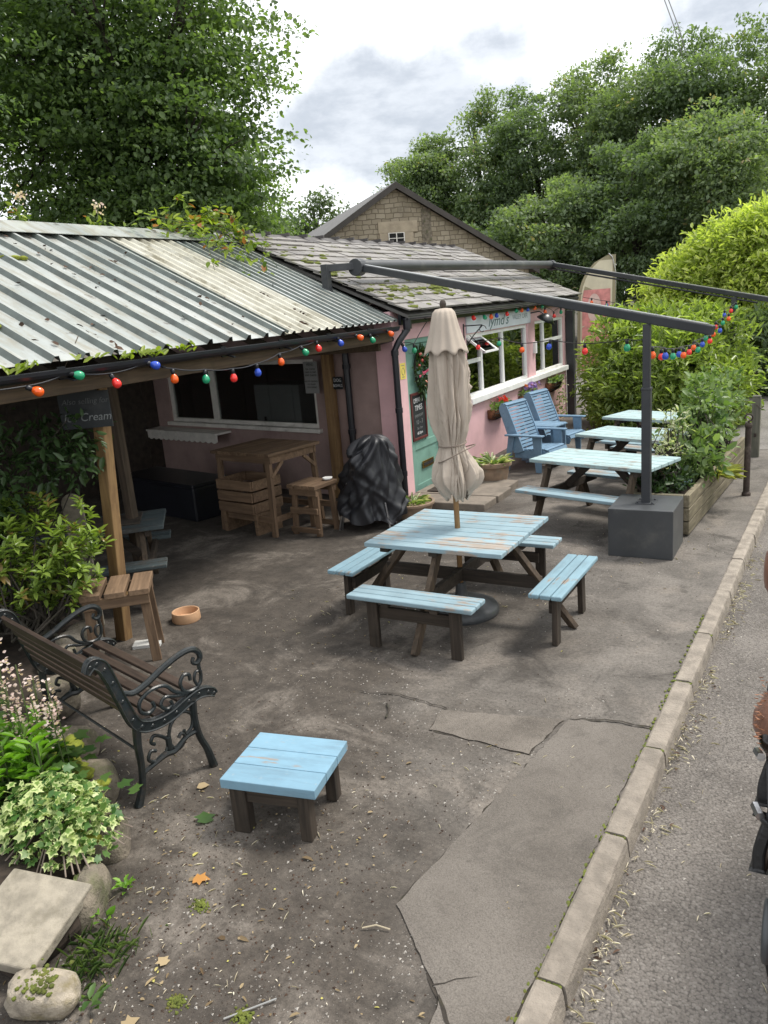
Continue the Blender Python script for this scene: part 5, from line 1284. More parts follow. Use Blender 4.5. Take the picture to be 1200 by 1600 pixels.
# ------------------------------------------------------------------ festoon lights
bulb_me = {}
def bulb_mesh(c):
    if c not in bulb_me:
        b = MB(); b.lathe([(.014, -.028), (.018, -.036), (.028, -.050), (.0345, -.066), (.036, -.080), (.0335, -.095), (.026, -.107), (.014, -.114), (.003, -.116)], n=18)
        o = b.build('bulb', 'bulb_' + c, smooth=True); bulb_me[c] = o.data; bpy.data.objects.remove(o)
    return bulb_me[c]
b = MB(); b.lathe([(.010, .012), (.018, .008), (.02, -.005), (.0185, -.034), (.015, -.036)], n=14); so = b.build('socket', 'black_plastic', smooth=True); sock_me = so.data; bpy.data.objects.remove(so)
CN = {'o': 'orange', 'g': 'green', 'r': 'red', 'b': 'blue'}
def festoon(name, label, knots, bulbs, seed, sag=.0, scale=.90, swing=.25):
    """knots: cable support points; bulbs: (x,y,z,colour,lean_x,lean_y) hanging just under the cable"""
    base = knots[0]; t = thing(name, label, 'string lights', base)
    b = MB(); pts = []
    for i in range(len(knots) - 1):
        a = np.array(knots[i]); c = np.array(knots[i + 1]); n = 6
        for j in range(n): f = j / n; pts.append(a + (c - a) * f + np.array([0, 0, -sag * 4 * f * (1 - f)]))
    pts.append(np.array(knots[-1])); b.tube(pts, .0055, 6); b.build('cable', 'black_plastic', t, world=True)
    r = random.Random(seed)
    for (x, y, z, c, lx, ly) in bulbs:
        s = bpy.data.objects.new('lamp_holder', sock_me); COL.objects.link(s); s.parent = t
        s.location = (x - base[0], y - base[1], z - base[2]); s.rotation_euler = (ly + r.uniform(-.08, .08), -lx + r.uniform(-.08, .08), r.uniform(0, 6)); s.rotation_mode = 'XYZ'
        # lean is given in world axes: turn about X and Y before any spin
        s.rotation_euler = (Matrix.Rotation(-lx, 4, 'Y') @ Matrix.Rotation(ly, 4, 'X')).to_euler()
        s.scale = (scale,) * 3
        o = bpy.data.objects.new('bulb', bulb_mesh(CN[c])); COL.objects.link(o); o.parent = s
    return t
# along the shelter eave
sb = [(3.34, 2.16, 'o', .9, .7), (3.68, 2.215, 'g', .9, 1.0), (4.04, 2.16, 'r', .5, .15), (4.40, 2.215, 'b', 1.1, .6), (4.66, 2.13, 'o', .1, 0), (5.03, 2.085, 'g', .1, -.1), (5.38, 2.055, 'r', .05, 0),
      (5.72, 2.065, 'b', .05, .05), (6.08, 2.125, 'o', .1, .1), (6.44, 2.165, 'g', .5, .5), (6.72, 2.195, 'r', .25, .1), (7.12, 2.21, 'b', .4, .3), (7.48, 2.21, 'o', 1.1, .3), (7.80, 2.19, 'g', .4, .3), (8.20, 2.215, 'o', .9, .2)]
kn = [(-4.52, 2.6, 2.2), (-4.5, 3.34, 2.17), (-4.5, 3.68, 2.22), (-4.5, 4.04, 2.175), (-4.5, 4.40, 2.22)] + [(-4.5, y, z + .014) for (y, z, *_) in sb[4:]] + [(-4.52, 8.55, 2.2)]
festoon('festoon_lights', 'coloured festoon bulbs hung along the tin roof gutter', kn, [(-4.5, y, z, c, lx, ly) for (y, z, c, lx, ly) in sb], 3, .012)
# along the cafe eave
fb = [(8.72, 2.02, 'b', .3, .3), (9.04, 1.985, 'g', 0, 0), (9.6, 2.31, 'r', .5, .2), (10.1, 2.30, 'o', .2, 0), (10.95, 2.28, 'r', .5, .2), (11.4, 2.27, 'g', .4, .2), (11.72, 2.27, 'o', .1, .1), (11.98, 2.28, 'b', 0, 0), (12.42, 2.28, 'r', .1, .2), (12.80, 2.31, 'g', .4, .2), (13.12, 2.31, 'o', .2, .1), (13.42, 2.31, 'b', .2, .2), (13.82, 2.32, 'o', .2, 0), (14.2, 2.32, 'g', .3, .3), (14.45, 2.23, 'o', 0, 0), (14.98, 2.13, 'r', .1, 0), (15.45, 2.18, 'g', 0, 0)]
kn = [(-4.5, 8.6, 2.2)] + [(-4.58, y, z + .014) for (y, z, *_) in fb] + [(-4.5, 16.1, 2.34)]
festoon('festoon_lights', 'coloured festoon bulbs looped under the slate eave over the shop sign', kn, [(-4.58, y, z, c, lx, ly) for (y, z, c, lx, ly) in fb], 4, -.015)
# across to the weighted post, then on to the far post
Pa = np.array([-4.62, 10.95, 1.98]); Pb = np.array([-1.47, 7.62, 2.0])
def on(f, dz): q = Pa + (Pb - Pa) * f; return (q[0], q[1], q[2] - dz)
sp = [(.07, .10, 'r'), (.24, .035, 'g'), (.40, .10, 'o'), (.575, .045, 'b'), (.75, .075, 'r'), (.93, .02, 'g')]
kn = [tuple(Pa)] + [(*on(f, d)[:2], on(f, d)[2] + .014) for f, d, c in sp] + [tuple(Pb)]
bl = [(*on(f, d), c, .0 if c != 'b' else -.3, .0) for f, d, c in sp]
festoon('festoon_lights', 'widely spaced coloured bulbs strung from the sign bracket to the weighted post', kn, bl, 5, .01)
Pb2 = np.array([-1.45, 7.6, 1.93]); Pc = np.array([-1.47, 15.3, 2.08]); cs = 'obrgobrgobrgobrgobrg'; n = len(cs); kn = [tuple(Pb2)]; bl = []
for i, c in enumerate(cs):
    f = (i + .6) / n; q = Pb2 + (Pc - Pb2) * f; z = q[2] - .30 * 4 * f * (1 - f) ** 1.15; bl.append((q[0] + .06 * math.sin(i * 2.1), q[1], z, c, 0, 0)); kn.append((q[0] + .06 * math.sin(i * 2.1), q[1], z + .014))
festoon('festoon_lights', 'dense sagging row of coloured bulbs between the weighted post and the far post', kn + [tuple(Pc)], bl, 6, .0)
Pd = np.array([-4.35, 16.2, 2.36]); Pe = np.array([-1.5, 15.35, 1.98]); kn = [tuple(Pd)]; bl = []
for i, c in enumerate('obgobgobo'):
    f = (i + .6) / 9; q = Pd + (Pe - Pd) * f; z = q[2] - .10 * 4 * f * (1 - f); bl.append((q[0], q[1], z, c, 0, 0)); kn.append((q[0], q[1], z + .014))
festoon('festoon_lights', 'sparse coloured bulbs strung from the far roof corner across the laurel', kn + [tuple(Pe)], bl, 7, .008)
# ------------------------------------------------------------------ planter, bollards, banner
pl_ = thing('timber_planter', 'long mossy timber planter trough beside the weighted post', 'planter', (-1.35, 8.1, 0))
def along(y): return -1.12 + .068 * (y - 8.05)
b = MB()
for i in range(3):
    z = .02 + i * .14
    b.bar((along(8.02) - .03, 8.02, z + .065), (along(11.3) - .03, 11.3, z + .065), .06, .13)
b.build('side_board', 'sleeper_y', pl_, bevel=.008, world=True)
b = MB()
for i in range(3): b.b2((-1.70, 8.0, .02 + i * .14), (along(8.0) - .06, 8.07, .15 + i * .14))
b.build('end_board', 'sleeper_x', pl_, bevel=.008, world=True)
b = MB()
for i in range(3): b.bar((-1.70, 8.08, .085 + i * .14), (-1.46, 11.3, .085 + i * .14), .05, .13)
b.build('rear_board', 'sleeper_y', pl_, bevel=.006, world=True)
b = MB(); b.prism([(-1.68, 8.08, .05), (along(8.08) - .06, 8.08, .05), (along(11.3) - .06, 11.3, .05), (-1.45, 11.3, .05)], (0, 0, .32)); b.build('soil_fill', 'soil', pl_, world=True)
t = thing('iron_bollard', 'slim rusty iron bollard with a chain hook on top', 'bollard', (-.75, 9.82, 0))
b = MB(); b.lathe([(.05, -.02), (.05, .03), (.036, .05), (.034, .80), (.042, .82), (.042, .84), (.03, .86), (0, .86)], n=16); b.build('shaft', 'rust_iron', t, smooth=False, bevel=.003)
b = MB(); b.tube([(.0, 0, .84), (.0, 0, .88)], .012, 8); b.tube([(.04 * math.cos(a), .0, .92 + .04 * math.sin(a)) for a in np.linspace(-PI / 2, PI * 1.1, 18)], .010, 7); b.build('hook', 'rust_iron', t)
t = thing('timber_bollard', 'square weathered timber post behind the iron bollard', 'bollard', (-.83, 12.1, 0))
b = MB(); b.box((0, 0, .42), (.11, .11, .86)); b.prism([(-.055, -.055, .85), (.055, -.055, .85), (.055, .055, .85), (-.055, .055, .85)], (0, 0, .02)); b.build('shaft', 'bollard_wood', t, bevel=.012, seg=3)
b = MB(); b.box((0, -.062, .32), (.03, .012, .05)); b.tube([(.0, -.07, .75), (.06, -.1, .70), (.1, -.12, .74)], .006, 6); b.build('fixing', 'rust_iron', t)
fl = thing('feather_banner', 'curved feather banner flag with a faded pink print behind the roof corner', 'banner', (-4.52, 19.2, -.12), rad(20)); fl.scale = (1, 1, 1.12)
out_ = [(.0, .55)]; zs = np.linspace(.55, 3.0, 24)
def bx(z): 
    return -.78 if z < 2.05 else -.78 + .80 * (1 - math.sqrt(max(0, 1 - ((z - 2.05) / .96) ** 2)))
def edge(inset, z0, z1, k=20):
    z = np.linspace(z0, z1, k); lo = [(.06 + .035 * (q - .55) - inset, q) for q in z]; hi = [(max(bx(q) + inset, -.78 + inset) + .035 * (q - .55) * .7, q) for q in z[::-1]]
    return lo + hi
def flat(name, mat_, inset, z0, z1, yo):
    b = MB(); P = edge(inset, z0, z1); b.prism([(x, yo + .03 * math.sin(z * 2.5), z) for x, z in P], (0, .004, 0)); return b.build(name, mat_, fl)
flat('border', 'banner_border', 0, .55, 3.0, 0); flat('cloth', 'banner_cream', .07, .6, 2.90, -.006); flat('print', 'banner_pink', .11, .65, 2.33, -.012)
b = MB(); P = [(-.36 + .16 * math.cos(a), -.018 + .03 * math.sin(2.0 * 2.5), 1.95 + .30 * math.sin(a)) for a in np.linspace(0, 2 * PI, 20, endpoint=False)]; b.prism(P, (0, .003, 0)); b.build('print_patch', 'banner_pale', fl)
b = MB(); b.tube([(.07 + .035 * (z - .55), .0, z) for z in np.linspace(0, 2.6, 8)] + [(.10, 0, 2.8), (.06, 0, 2.95), (-.02, 0, 3.02)], .014, 8); b.build('pole', 'steel', fl)
# ------------------------------------------------------------------ stone barn behind
bn = thing('stone_barn', 'old stone barn gable with a tiny window rising behind the cafe roof', 'barn', (-12.21, 23.49, -.09), rad(45)); bn.scale = (.85, .85, .85)
# local x along the gable (to the right), local y back along the ridge
b = MB(); ez = 4.05; hw = 5.35; az = 7.25
b.prism([(-hw, 0, 0), (hw, 0, 0), (hw, 0, ez), (0, 0, az), (-hw, 0, ez)], (0, .5, 0)); b.b2((-hw, .5, 0), (-hw + .5, 16, ez)); b.b2((hw - .5, .5, 0), (hw, 16, ez)); b.build('wall', 'stone_masonry', bn)
ms = MATS['stone_masonry']
b = MB()
for s in (-1, 1):
    b.prism([(s * (hw + .35), -.22, ez - .21 + .08), (0, -.22, az + .10), (0, -.22, az + .22), (s * (hw + .35), -.22, ez - .21 + .20)], (0, 16.5, 0))
b.build('roof', 'barn_roof', bn)
b = MB()
for s in (-1, 1): b.prism([(s * (hw + .36), -.25, ez - .22), (0, -.25, az - .02), (0, -.25, az + .20), (s * (hw + .36), -.25, ez - .22 + .22)], (0, .07, 0))
b.build('bargeboard', 'barge_board', bn)
b = MB(); b.b2((-.72, -.03, 5.15), (.62, .02, 5.70)); b.b2((-.75, -.036, 5.70), (.80, .02, 6.10)); w = b.build('window_surround', 'dressed_stone', bn, bevel=.01)
b = MB(); b.b2((-.36, -.05, 5.30), (.26, -.038, 5.70)); w = b.build('window', 'dark_void', bn)
b = MB()
for x in (-.36, -.06, .24): b.b2((x - .018, -.062, 5.30), (x + .018, -.05, 5.70))
for z in (5.32, 5.5, 5.69): b.b2((-.342, -.058, z - .012), (.222, -.051, z + .012))
b.build('frame', 'cream_paint', w)
b = MB(); b.b2((.98, -.02, 4.3), (1.36, .01, 6.5)); b.build('damp_stain', 'stone_rough', bn)
# overhead wires
b = MB(); b.tube([(-7.15, 40, 14.8), (-6.6, 40, 13.3), (-6.1, 42, 11)], .022, 5); b.tube([(-7.02, 40.3, 14.8), (-6.45, 40.3, 13.3), (-5.95, 42.3, 11)], .022, 5)
tag(b.build('power_line', 'paper_shade'), 'pair of overhead wires slanting down into the right-hand treetops', 'wire')
# ------------------------------------------------------------------ trees
def tree(name, label, base, trunk_top, lobes, ncl, per, spread, lsize, mat, seed, group=None, trunk_r=.2, limbs=10, shape='rhomb', flat=.45, wid=.75, shell=.5, cat='tree', droop=.1, fine=True):
    g = np.random.default_rng(seed)
    t = thing(name, label, cat, base, 0, group)
    P, O, tone, C = crown_pts(g, lobes, ncl, per, spread, flat, shell)
    n = len(P)
    D = unit(O * .6 + g.normal(size=(n, 3)) * .8 + np.array([0, 0, -droop]))
    N_ = unit(np.array([0, 0, 1.0]) + O * .35 + g.normal(size=(n, 3)) * .45)
    sz = lsize * (.45 + 1.1 * g.random(n) ** 1.6)
    tint = np.clip(.55 * tone + .45 * g.random(n), 0, 1)
    leaves('crown', P, D, N_, sz, sz * wid, mat, t, shape, tint=tint, rng=g, world=True)
    b = MB(); bs = np.array(base, float); tt = np.array(trunk_top, float)
    k = 8; pts = [bs + (tt - bs) * i / (k - 1) + np.array([math.sin(i * 1.3 + seed), math.cos(i * 1.7 + seed), 0]) * .04 * (i > 0) * np.linalg.norm(tt - bs) / 5 for i in range(k)]
    b.tube(pts, np.linspace(trunk_r, trunk_r * .5, k), 9)
    for i in range(limbs):
        c = C[g.integers(len(C))]; f = .35 + .6 * g.random(); a = bs + (tt - bs) * f
        m_ = a * .5 + c * .5 + np.array([0, 0, .12 * np.linalg.norm(c - a)])
        pth = [a, a * .6 + m_ * .4 + np.array([0, 0, .05]), m_, c * .6 + m_ * .4, c]
        r0 = trunk_r * (.42 - .2 * f); b.tube(pth, np.linspace(r0, .012, 5), 6)
        if fine:
            for _ in range(3):
                c2 = c + g.normal(size=3) * spread * .9; b.tube([m_ * .5 + c * .5, (m_ * .5 + c * .5 + c2) / 2 + np.array([0, 0, .1]), c2], [r0 * .4, r0 * .25, .006], 5)
    b.build('trunk', 'bark', t, smooth=True, world=True)
    return t
GT = 'broadleaf trees behind the tin roof'
tree('sycamore_tree', 'large dark sycamore with long limbs rising behind the tin roof', (-14.6, 14.6, -.1), (-13.6, 14.2, 8.2),
     [(-13.6, 13.6, 8.6, 3.0, 2.8, 3.0), (-12.4, 14.0, 6.0, 2.3, 2.2, 2.3), (-15.2, 13.6, 6.8, 3.0, 2.6, 3.2), (-12.0, 14.4, 7.9, 1.8, 2.0, 1.8), (-11.8, 14.2, 5.6, 1.4, 1.6, 1.5), (-13.8, 13.2, 4.4, 2.6, 2.2, 1.5), (-16.8, 13.4, 9.0, 3.0, 2.4, 3.0), (-13.4, 14.0, 11.2, 2.9, 2.6, 2.2), (-15.6, 15.0, 4.4, 3.4, 1.6, 1.6), (-12.6, 15.2, 4.4, 2.0, 1.4, 1.3)],
     3400, 50, .31, .098, 'leaf_sycamore', 31, None, .26, 70, 'leaf', .17, .85, .30)
tree('sycamore_tree', 'leafy tree at the top left edge leaning over the tin roof', (-15.6, 9.6, -.1), (-14.9, 9.5, 7),
     [(-14.2, 8.6, 6.6, 2.2, 2.0, 2.2), (-15.4, 8.8, 4.8, 2.2, 2.0, 1.8), (-15.6, 9.0, 8.8, 2.6, 2.2, 2.2), (-13.4, 7.4, 5.0, 1.2, 1.2, 1.3)],
     1000, 46, .32, .085, 'leaf_sycamore', 32, None, .2, 24, 'leaf', .2, .85, .35)
tree('ash_tree', 'lower rounded tree between the sycamore and the barn roof', (-15.4, 19.2, -.1), (-15.2, 18.8, 5.2),
     [(-15.0, 18.4, 5.6, 1.6, 1.9, 1.7), (-15.6, 18.6, 4.2, 2.0, 2.0, 1.5), (-14.6, 19.2, 4.6, 1.0, 1.3, 1.2)],
     520, 40, .30, .12, 'leaf_sycamore', 33, None, .16, 10, 'leaf', .45, .6, .4)
tree('birch_tree', 'thin pale tree far behind, left of the barn gable', (-26.8, 40.5, -.1), (-26.0, 40, 8.4),
     [(-26.0, 40, 7.2, 1.9, 1.6, 1.5), (-27.6, 40, 6.3, 1.8, 1.6, 1.3), (-24.6, 40.4, 6.9, 1.2, 1.3, .9), (-25.6, 40, 8.6, .8, .8, .9), (-29, 41, 6.4, 2.2, 1.8, 1.5), (-24.4, 40, 5.8, 2.0, 1.6, 1.2), (-23.9, 40, 7.9, .3, .3, .4)],
     460, 28, .34, .20, 'leaf_birch', 34, None, .14, 14, 'rhomb', .6, .6, .3)
GF = 'woodland trees on the slope beyond the cafe'
FT = [  # x, y, crown centre z, rx, rz, top
    (-19.4, 41, 6.6, 2.3, 4.2, 'leaf_forest'), (-16.8, 42, 7.5, 2.6, 4.7, 'leaf_forest'), (-13.6, 42, 7.1, 2.6, 4.8, 'leaf_forest_dark'), (-11.0, 43, 7.8, 2.5, 5.0, 'leaf_forest'),
    (-8.6, 42, 7.6, 2.8, 5.2, 'leaf_forest'), (-5.6, 42, 7.7, 2.9, 5.6, 'leaf_forest_dark'), (-2.8, 42.5, 7.9, 3.0, 5.6, 'leaf_forest'), (.6, 43, 8.0, 3.2, 5.4, 'leaf_forest'),
    (-14.8, 37, 3.4, 2.4, 2.6, 'leaf_forest_dark'), (-11.0, 36.5, 3.9, 2.6, 3.2, 'leaf_forest'), (-7.6, 36.5, 4.4, 2.7, 3.6, 'leaf_forest_dark'), (-4.2, 36, 5.0, 2.5, 3.8, 'leaf_forest'), (-17.6, 37.6, 3.0, 2.2, 2.3, 'leaf_forest_dark')]
FL = ['tree at the left end of the far wood, just above the barn ridge', 'tree second from the left in the far wood with a yellowing top', 'dark green tree in the far wood behind the right barn slope',
      'tall tree in the far wood left of the slanting wires', 'tall tree under the slanting wires in the far wood', 'tallest dark tree right of the wires in the far wood', 'tall tree above the bright bush at the right edge', 'tree of the far wood partly outside the right edge',
      'low dark tree in front of the wood beside the barn slope', 'lower tree in front of the wood, left of the feather banner', 'lower dark tree in front of the wood above the feather banner', 'lower tree in front of the wood behind the bright bush', 'low dark tree half hidden behind the barn gable']
FT += [(-20.6, 46, 4.6, 2.6, 4.0, 'leaf_forest'), (-17.8, 47, 5.4, 2.8, 4.6, 'leaf_forest_dark'), (-14.8, 48, 5.6, 2.8, 5.0, 'leaf_forest'), (-11.6, 48, 5.6, 2.8, 5.2, 'leaf_forest_dark'), (-8.2, 48, 6.0, 3.0, 5.4, 'leaf_forest'), (-4.8, 48, 6.0, 3.0, 5.4, 'leaf_forest_dark')]
FL += ['half hidden tree at the far left back of the wood above the barn', 'half hidden dark tree in the back row of the wood, second from left', 'half hidden tree in the back row behind the low dark tree', 'half hidden dark tree in the back row above the lower slope', 'half hidden tree in the back row behind the wires', 'half hidden dark tree in the back row at the right']
for i, ((x, y, z, rx, rz, m_), lb) in enumerate(zip(FT, FL)):
    g = np.random.default_rng(50 + i); lobes = [(x, y, z, rx, rx * .8, rz * .8)]
    for j in range(16):
        a = g.random() * 2 * PI; e = g.uniform(-.8, 1.0); lobes.append((x + math.cos(a) * rx * .80 * math.cos(e), y - abs(math.sin(a)) * rx * .75, z + rz * .88 * math.sin(e), rx * g.uniform(.25, .48), rx * .4, rz * g.uniform(.12, .24)))
    for j in range(4): lobes.append((x + g.uniform(-.6, .6) * rx, y, z + rz * g.uniform(.80, 1.02), rx * .20, rx * .25, rz * .16))
    tree('woodland_tree', lb, (x + .2, y + .6, -.1), (x, y, z + rz * .8), lobes, 1150 if i < 8 else 950 if i < 13 else 700, 30, .26, .165, m_, 70 + i, GF, .2, 16, 'rhomb', .35, .62, .55, fine=False)
# bright bush and laurel at the far end of the yard
def bush(name, label, base, lobes, ncl, per, spread, ls, mat, seed, shape='lance', wid=.36, cat='shrub', flat=.6, up=.5, group=None, shell=.72, rosette=False, droop=0):
    g = np.random.default_rng(seed); t = thing(name, label, cat, base, 0, group)
    P, O, tone, C = crown_pts(g, lobes, ncl, per, spread, flat, shell)
    if rosette:   # leaves in whorls round each shoot tip
        n = len(P); cc = np.repeat(C, per, 0); ax = np.repeat(unit(unit(C - np.array(base)) * .6 + np.array([.0, 0, up]) + g.normal(size=C.shape) * .3), per, 0)
        an = np.tile(np.arange(per) * 2.4, len(C)); A = unit(np.cross(ax, [.3, .2, 1.0])); B = np.cross(ax, A)
        rd = A * np.cos(an)[:, None] + B * np.sin(an)[:, None]
        lv = np.tile(np.arange(per) / per, len(C))[:, None]
        P = cc + ax * (lv * spread * 1.2 - spread); D = unit(rd + ax * (lv * 1.2 - .1) + g.normal(size=(n, 3)) * .12); N_ = unit(ax + rd * -.2)
    else:
        n = len(P); D = unit(O * .7 + g.normal(size=(n, 3)) * .7 + np.array([0, 0, up * .3 - droop])); N_ = unit(np.array([0, 0, 1.0]) + O * .5 + g.normal(size=(n, 3)) * .5)
    keep = P[:, 2] > base[2] + .01; P, D, N_, tone, O = P[keep], D[keep], N_[keep], tone[keep], O[keep]; n = len(P)
    tint = np.clip(.5 * tone + .5 * g.random(n) + (.1 if rosette else .0), 0, 1)
    sz = ls * (.45 + .95 * g.random(n) ** 1.4)
    leaves('foliage', P, D, N_, sz, sz * wid, mat, t, shape, tint=tint, rng=g, world=True)
    b = MB(); bs = np.array(base, float)
    for i in range(0, len(C), max(1, len(C) // 40)):
        c = C[i]; m_ = (bs + c) / 2 + g.normal(size=3) * .08; b.tube([bs + g.normal(size=3) * np.array([.1, .1, 0]), m_, c], [.012, .008, .003], 5)
    b.build('stems', 'bark', t, world=True); return t
bush('golden_bush', 'tall bright yellow-green bush beyond the lane at the right edge', (-1.2, 20.8, -.1), [(-1.6, 20.8, 2.3, 1.7, 1.6, 1.5), (-2.8, 20.6, 1.8, 1.0, 1.2, 1.3), (-.6, 20.2, 2.7, 1.2, 1.2, 1.2), (-2.1, 20.2, 3.0, .8, .8, .75), (-1.2, 20.2, 3.5, .7, .7, .55), (-2.9, 20.4, 2.7, .6, .6, .55), (-.3, 20.3, 3.7, .6, .6, .5), (.9, 20.6, 2.6, 1.6, 1.6, 1.6), (-1.4, 19.8, 1.3, 1.2, .9, .8), (-2.2, 19.9, 1.0, .8, .7, .7), (-.2, 19.6, 1.4, 1.0, .8, .7), (-.3, 19.6, .7, 1.2, .7, .6), (-1.0, 19.9, 2.3, .7, .6, .5), (-3.5, 20.6, 2.2, .6, .6, .6)],
     2900, 34, .16, .15, 'leaf_gold', 91, 'lance', .36, up=.7, shell=.55)
bush('laurel_hedge', 'glossy laurel hedge with narrow leaves past the corner post', (-3.1, 15.3, -.1), [(-3.1, 15.0, .95, .85, .9, 1.0), (-2.3, 14.4, .85, .8, .8, .9), (-3.0, 14.3, .62, .6, .6, .65), (-2.7, 15.2, 1.5, .85, .7, .5), (-2.0, 15.4, 1.2, .8, .8, .8), (-1.6, 14.9, .6, .5, .6, .6)],
     1050, 30, .12, .145, 'leaf_laurel', 92, 'lance', .32, up=.6, shell=.8)
bush('laurel_bush', 'dark leafy bush filling the gap below the golden bush', (-.2, 18.8, -.1), [(-1.2, 18.9, .8, .9, .5, .9), (.2, 19.0, .9, 1.0, .6, 1.0), (-2.3, 19.0, .9, .8, .5, .9)], 420, 26, .14, .17, 'leaf_forest', 93, 'lance', .42, up=.5, shell=.8)
# evergreen shrub on the left bank and the dark climber above it
bush('evergreen_shrub', 'evergreen shrub with whorled glossy leaves in the left stone bed', (-5.05, 3.45, .28), [(-5.05, 3.5, .95, .36, .36, .38), (-4.86, 3.62, .78, .26, .28, .30), (-5.28, 3.30, .92, .36, .34, .40), (-4.78, 3.76, 1.08, .22, .2, .24), (-5.12, 3.56, 1.22, .26, .22, .18), (-5.4, 3.3, 1.2, .28, .25, .2), (-5.1, 3.66, .68, .34, .3, .26), (-5.5, 3.15, .75, .30, .3, .34)],
     430, 11, .045, .072, 'leaf_shrub', 94, 'leaf', .44, up=.9, shell=.55, rosette=True)
bush('shade_climber', 'dark shaded climber growing up under the tin roof edge', (-5.5, 3.3, .28), [(-5.35, 3.5, 1.55, .42, .3, .34), (-5.75, 3.1, 1.45, .4, .3, .5), (-5.05, 3.95, 1.62, .26, .22, .28), (-5.6, 3.3, 1.95, .35, .3, .25)],
     240, 13, .10, .085, 'leaf_shade', 95, 'leaf', .45, up=.3, shell=.5, droop=.3)
t = thing('rounded_board', 'pale board with a rounded top standing behind the evergreen shrub', 'board', (-5.45, 4.25, 0), rad(35))
b = MB(); P = [(-.085, 0, 0), (.085, 0, 0)] + [(.085 * math.cos(a), 0, 1.10 + .085 * math.sin(a)) for a in np.linspace(0, PI, 12)]; b.prism(P, (0, .03, 0)); b.build('board_panel', 'stone_paving', t, bevel=.006)
# ------------------------------------------------------------------ stone bed on the left
bd = kind(MB().prism([(-3.12, 1.00, -.05), (-3.08, 1.60, -.05), (-2.84, 1.90, -.05), (-3.20, 2.20, -.05), (-3.85, 2.60, -.05), (-4.50, 3.02, -.05), (-4.86, 3.52, -.05), (-5.0, 4.0, -.05), (-5.8, 4.1, -.05), (-8, 3.2, -.05), (-7, 0, -.05), (-3.2, -.3, -.05)][::-1], (0, 0, .22)).build('bed_soil', 'soil', bevel=.05), 'structure')
def rock(name, label, c, s, rz, mat, seed, jit=.22, group=None, cat='stone', tilt=(0, 0)):
    r = random.Random(seed); b = MB(); n = 5
    P = {}
    vs = []; fs = []
    b.ball((0, 0, 0), 1, seg=22, rings=14)
    v = np.array(b.v); m = np.max(np.abs(v), axis=1, keepdims=True); v = v * (.55 + .45 / np.maximum(m, .3)) ** 1.0
    v = v / np.max(np.abs(v), axis=0)
    g = np.random.default_rng(seed); k = g.normal(size=(4, 3)) * 2; ph = g.random(4) * 6
    v = v * (1 + jit * .35 * np.sum(np.sin(v @ k.T + ph), axis=1, keepdims=True) / 2 + jit * .07 * g.normal(size=(len(v), 1)))
    v = v * np.array(s) / 2
    R_ = np.array((Matrix.Rotation(rz, 3, 'Z') @ Matrix.Rotation(tilt[0], 3, 'X') @ Matrix.Rotation(tilt[1], 3, 'Y')))
    b.v = [tuple(q) for q in v @ R_.T]
    o = b.build(name, mat, smooth=True); o.location = c; tag(o, label, cat, group); return o
G_ = 'rough edging stones of the left bed'
edge_ = [((-2.72, 1.84, .05), (.12, .30, .26), .55, 'brown rough edging stone under the variegated ivy'), ((-3.04, 2.10, .08), (.44, .22, .26), .55, 'mossy edging stone right of the small fern, behind the ivy'),
         ((-3.46, 2.38, .08), (.46, .24, .24), .55, 'moss-topped edging stone behind the rear foot of the iron bench'), ((-3.90, 2.66, .06), (.42, .24, .24), .55, 'dark edging stone beneath the slats of the iron bench'),
         ((-4.74, 3.34, .14), (.30, .30, .34), .9, 'grey boulder under the evergreen shrub beside the stool'), ((-4.90, 3.66, .16), (.26, .34, .34), .2, 'tall pale stone at the foot of the roof post'), ((-4.42, 3.04, .12), (.30, .24, .26), .4, 'low brown stone behind the far bench arm')]
for i, (c, s, a, lb) in enumerate(edge_): rock('edging_stone', lb, c, s, a, 'stone_rough' if i in (1, 2, 3, 6) else 'stone_pale' if i in (5,) else 'stone_rough', 200 + i, .2, G_)
b = MB(); g = random.Random(9)
for i in range(70):
    a = g.random(); x = -3.0 - .75 * a + g.gauss(0, .05); y = 2.08 + .46 * a + g.gauss(0, .05); s = .02 + .04 * g.random(); b.ball((x, y, .205 - .25 * abs(g.gauss(0, .12))), (s, s, s * .5), seg=7, rings=5, jit=.4, rng=g)
kind(b.build('moss_patch', 'moss_bright', smooth=True), 'stuff')
t = thing('paving_slab', 'square pale stone slab propped in the lower left corner', 'slab', (-2.80, 1.58, .105))
b = MB(); P = np.array([(-.20, -.205), (.20, -.20), (.195, .205), (-.205, .20)]); R_ = np.array(Matrix.Rotation(rad(12), 3, 'Z') @ Matrix.Rotation(rad(10), 3, 'X') @ Matrix.Rotation(rad(4), 3, 'Y'))
b.prism(np.concatenate([P, np.zeros((4, 1))], 1) @ R_.T, R_ @ np.array([0, 0, .055])); b.build('slab_stone', 'stone_paving', t, bevel=.010, seg=3)
b = MB(); b.box((0, .0, -.055), (.34, .34, .12)); b.build('bedding', 'soil', t, bevel=.05)
rock('loose_stone', 'pale broken stone block with moss at the bottom left corner', (-2.47, 1.40, .06), (.29, .16, .14), rad(24), 'stone_pale', 301, .16)
b = MB(); g = random.Random(19)
for i in range(120): s = .004 + .007 * g.random(); b.ball((-2.47 + g.gauss(0, .035), 1.39 + g.gauss(0, .03), .126), (s, s, s * .7), seg=6, rings=4, jit=.6, rng=g)
kind(b.build('stone_moss', 'moss', smooth=True), 'stuff')
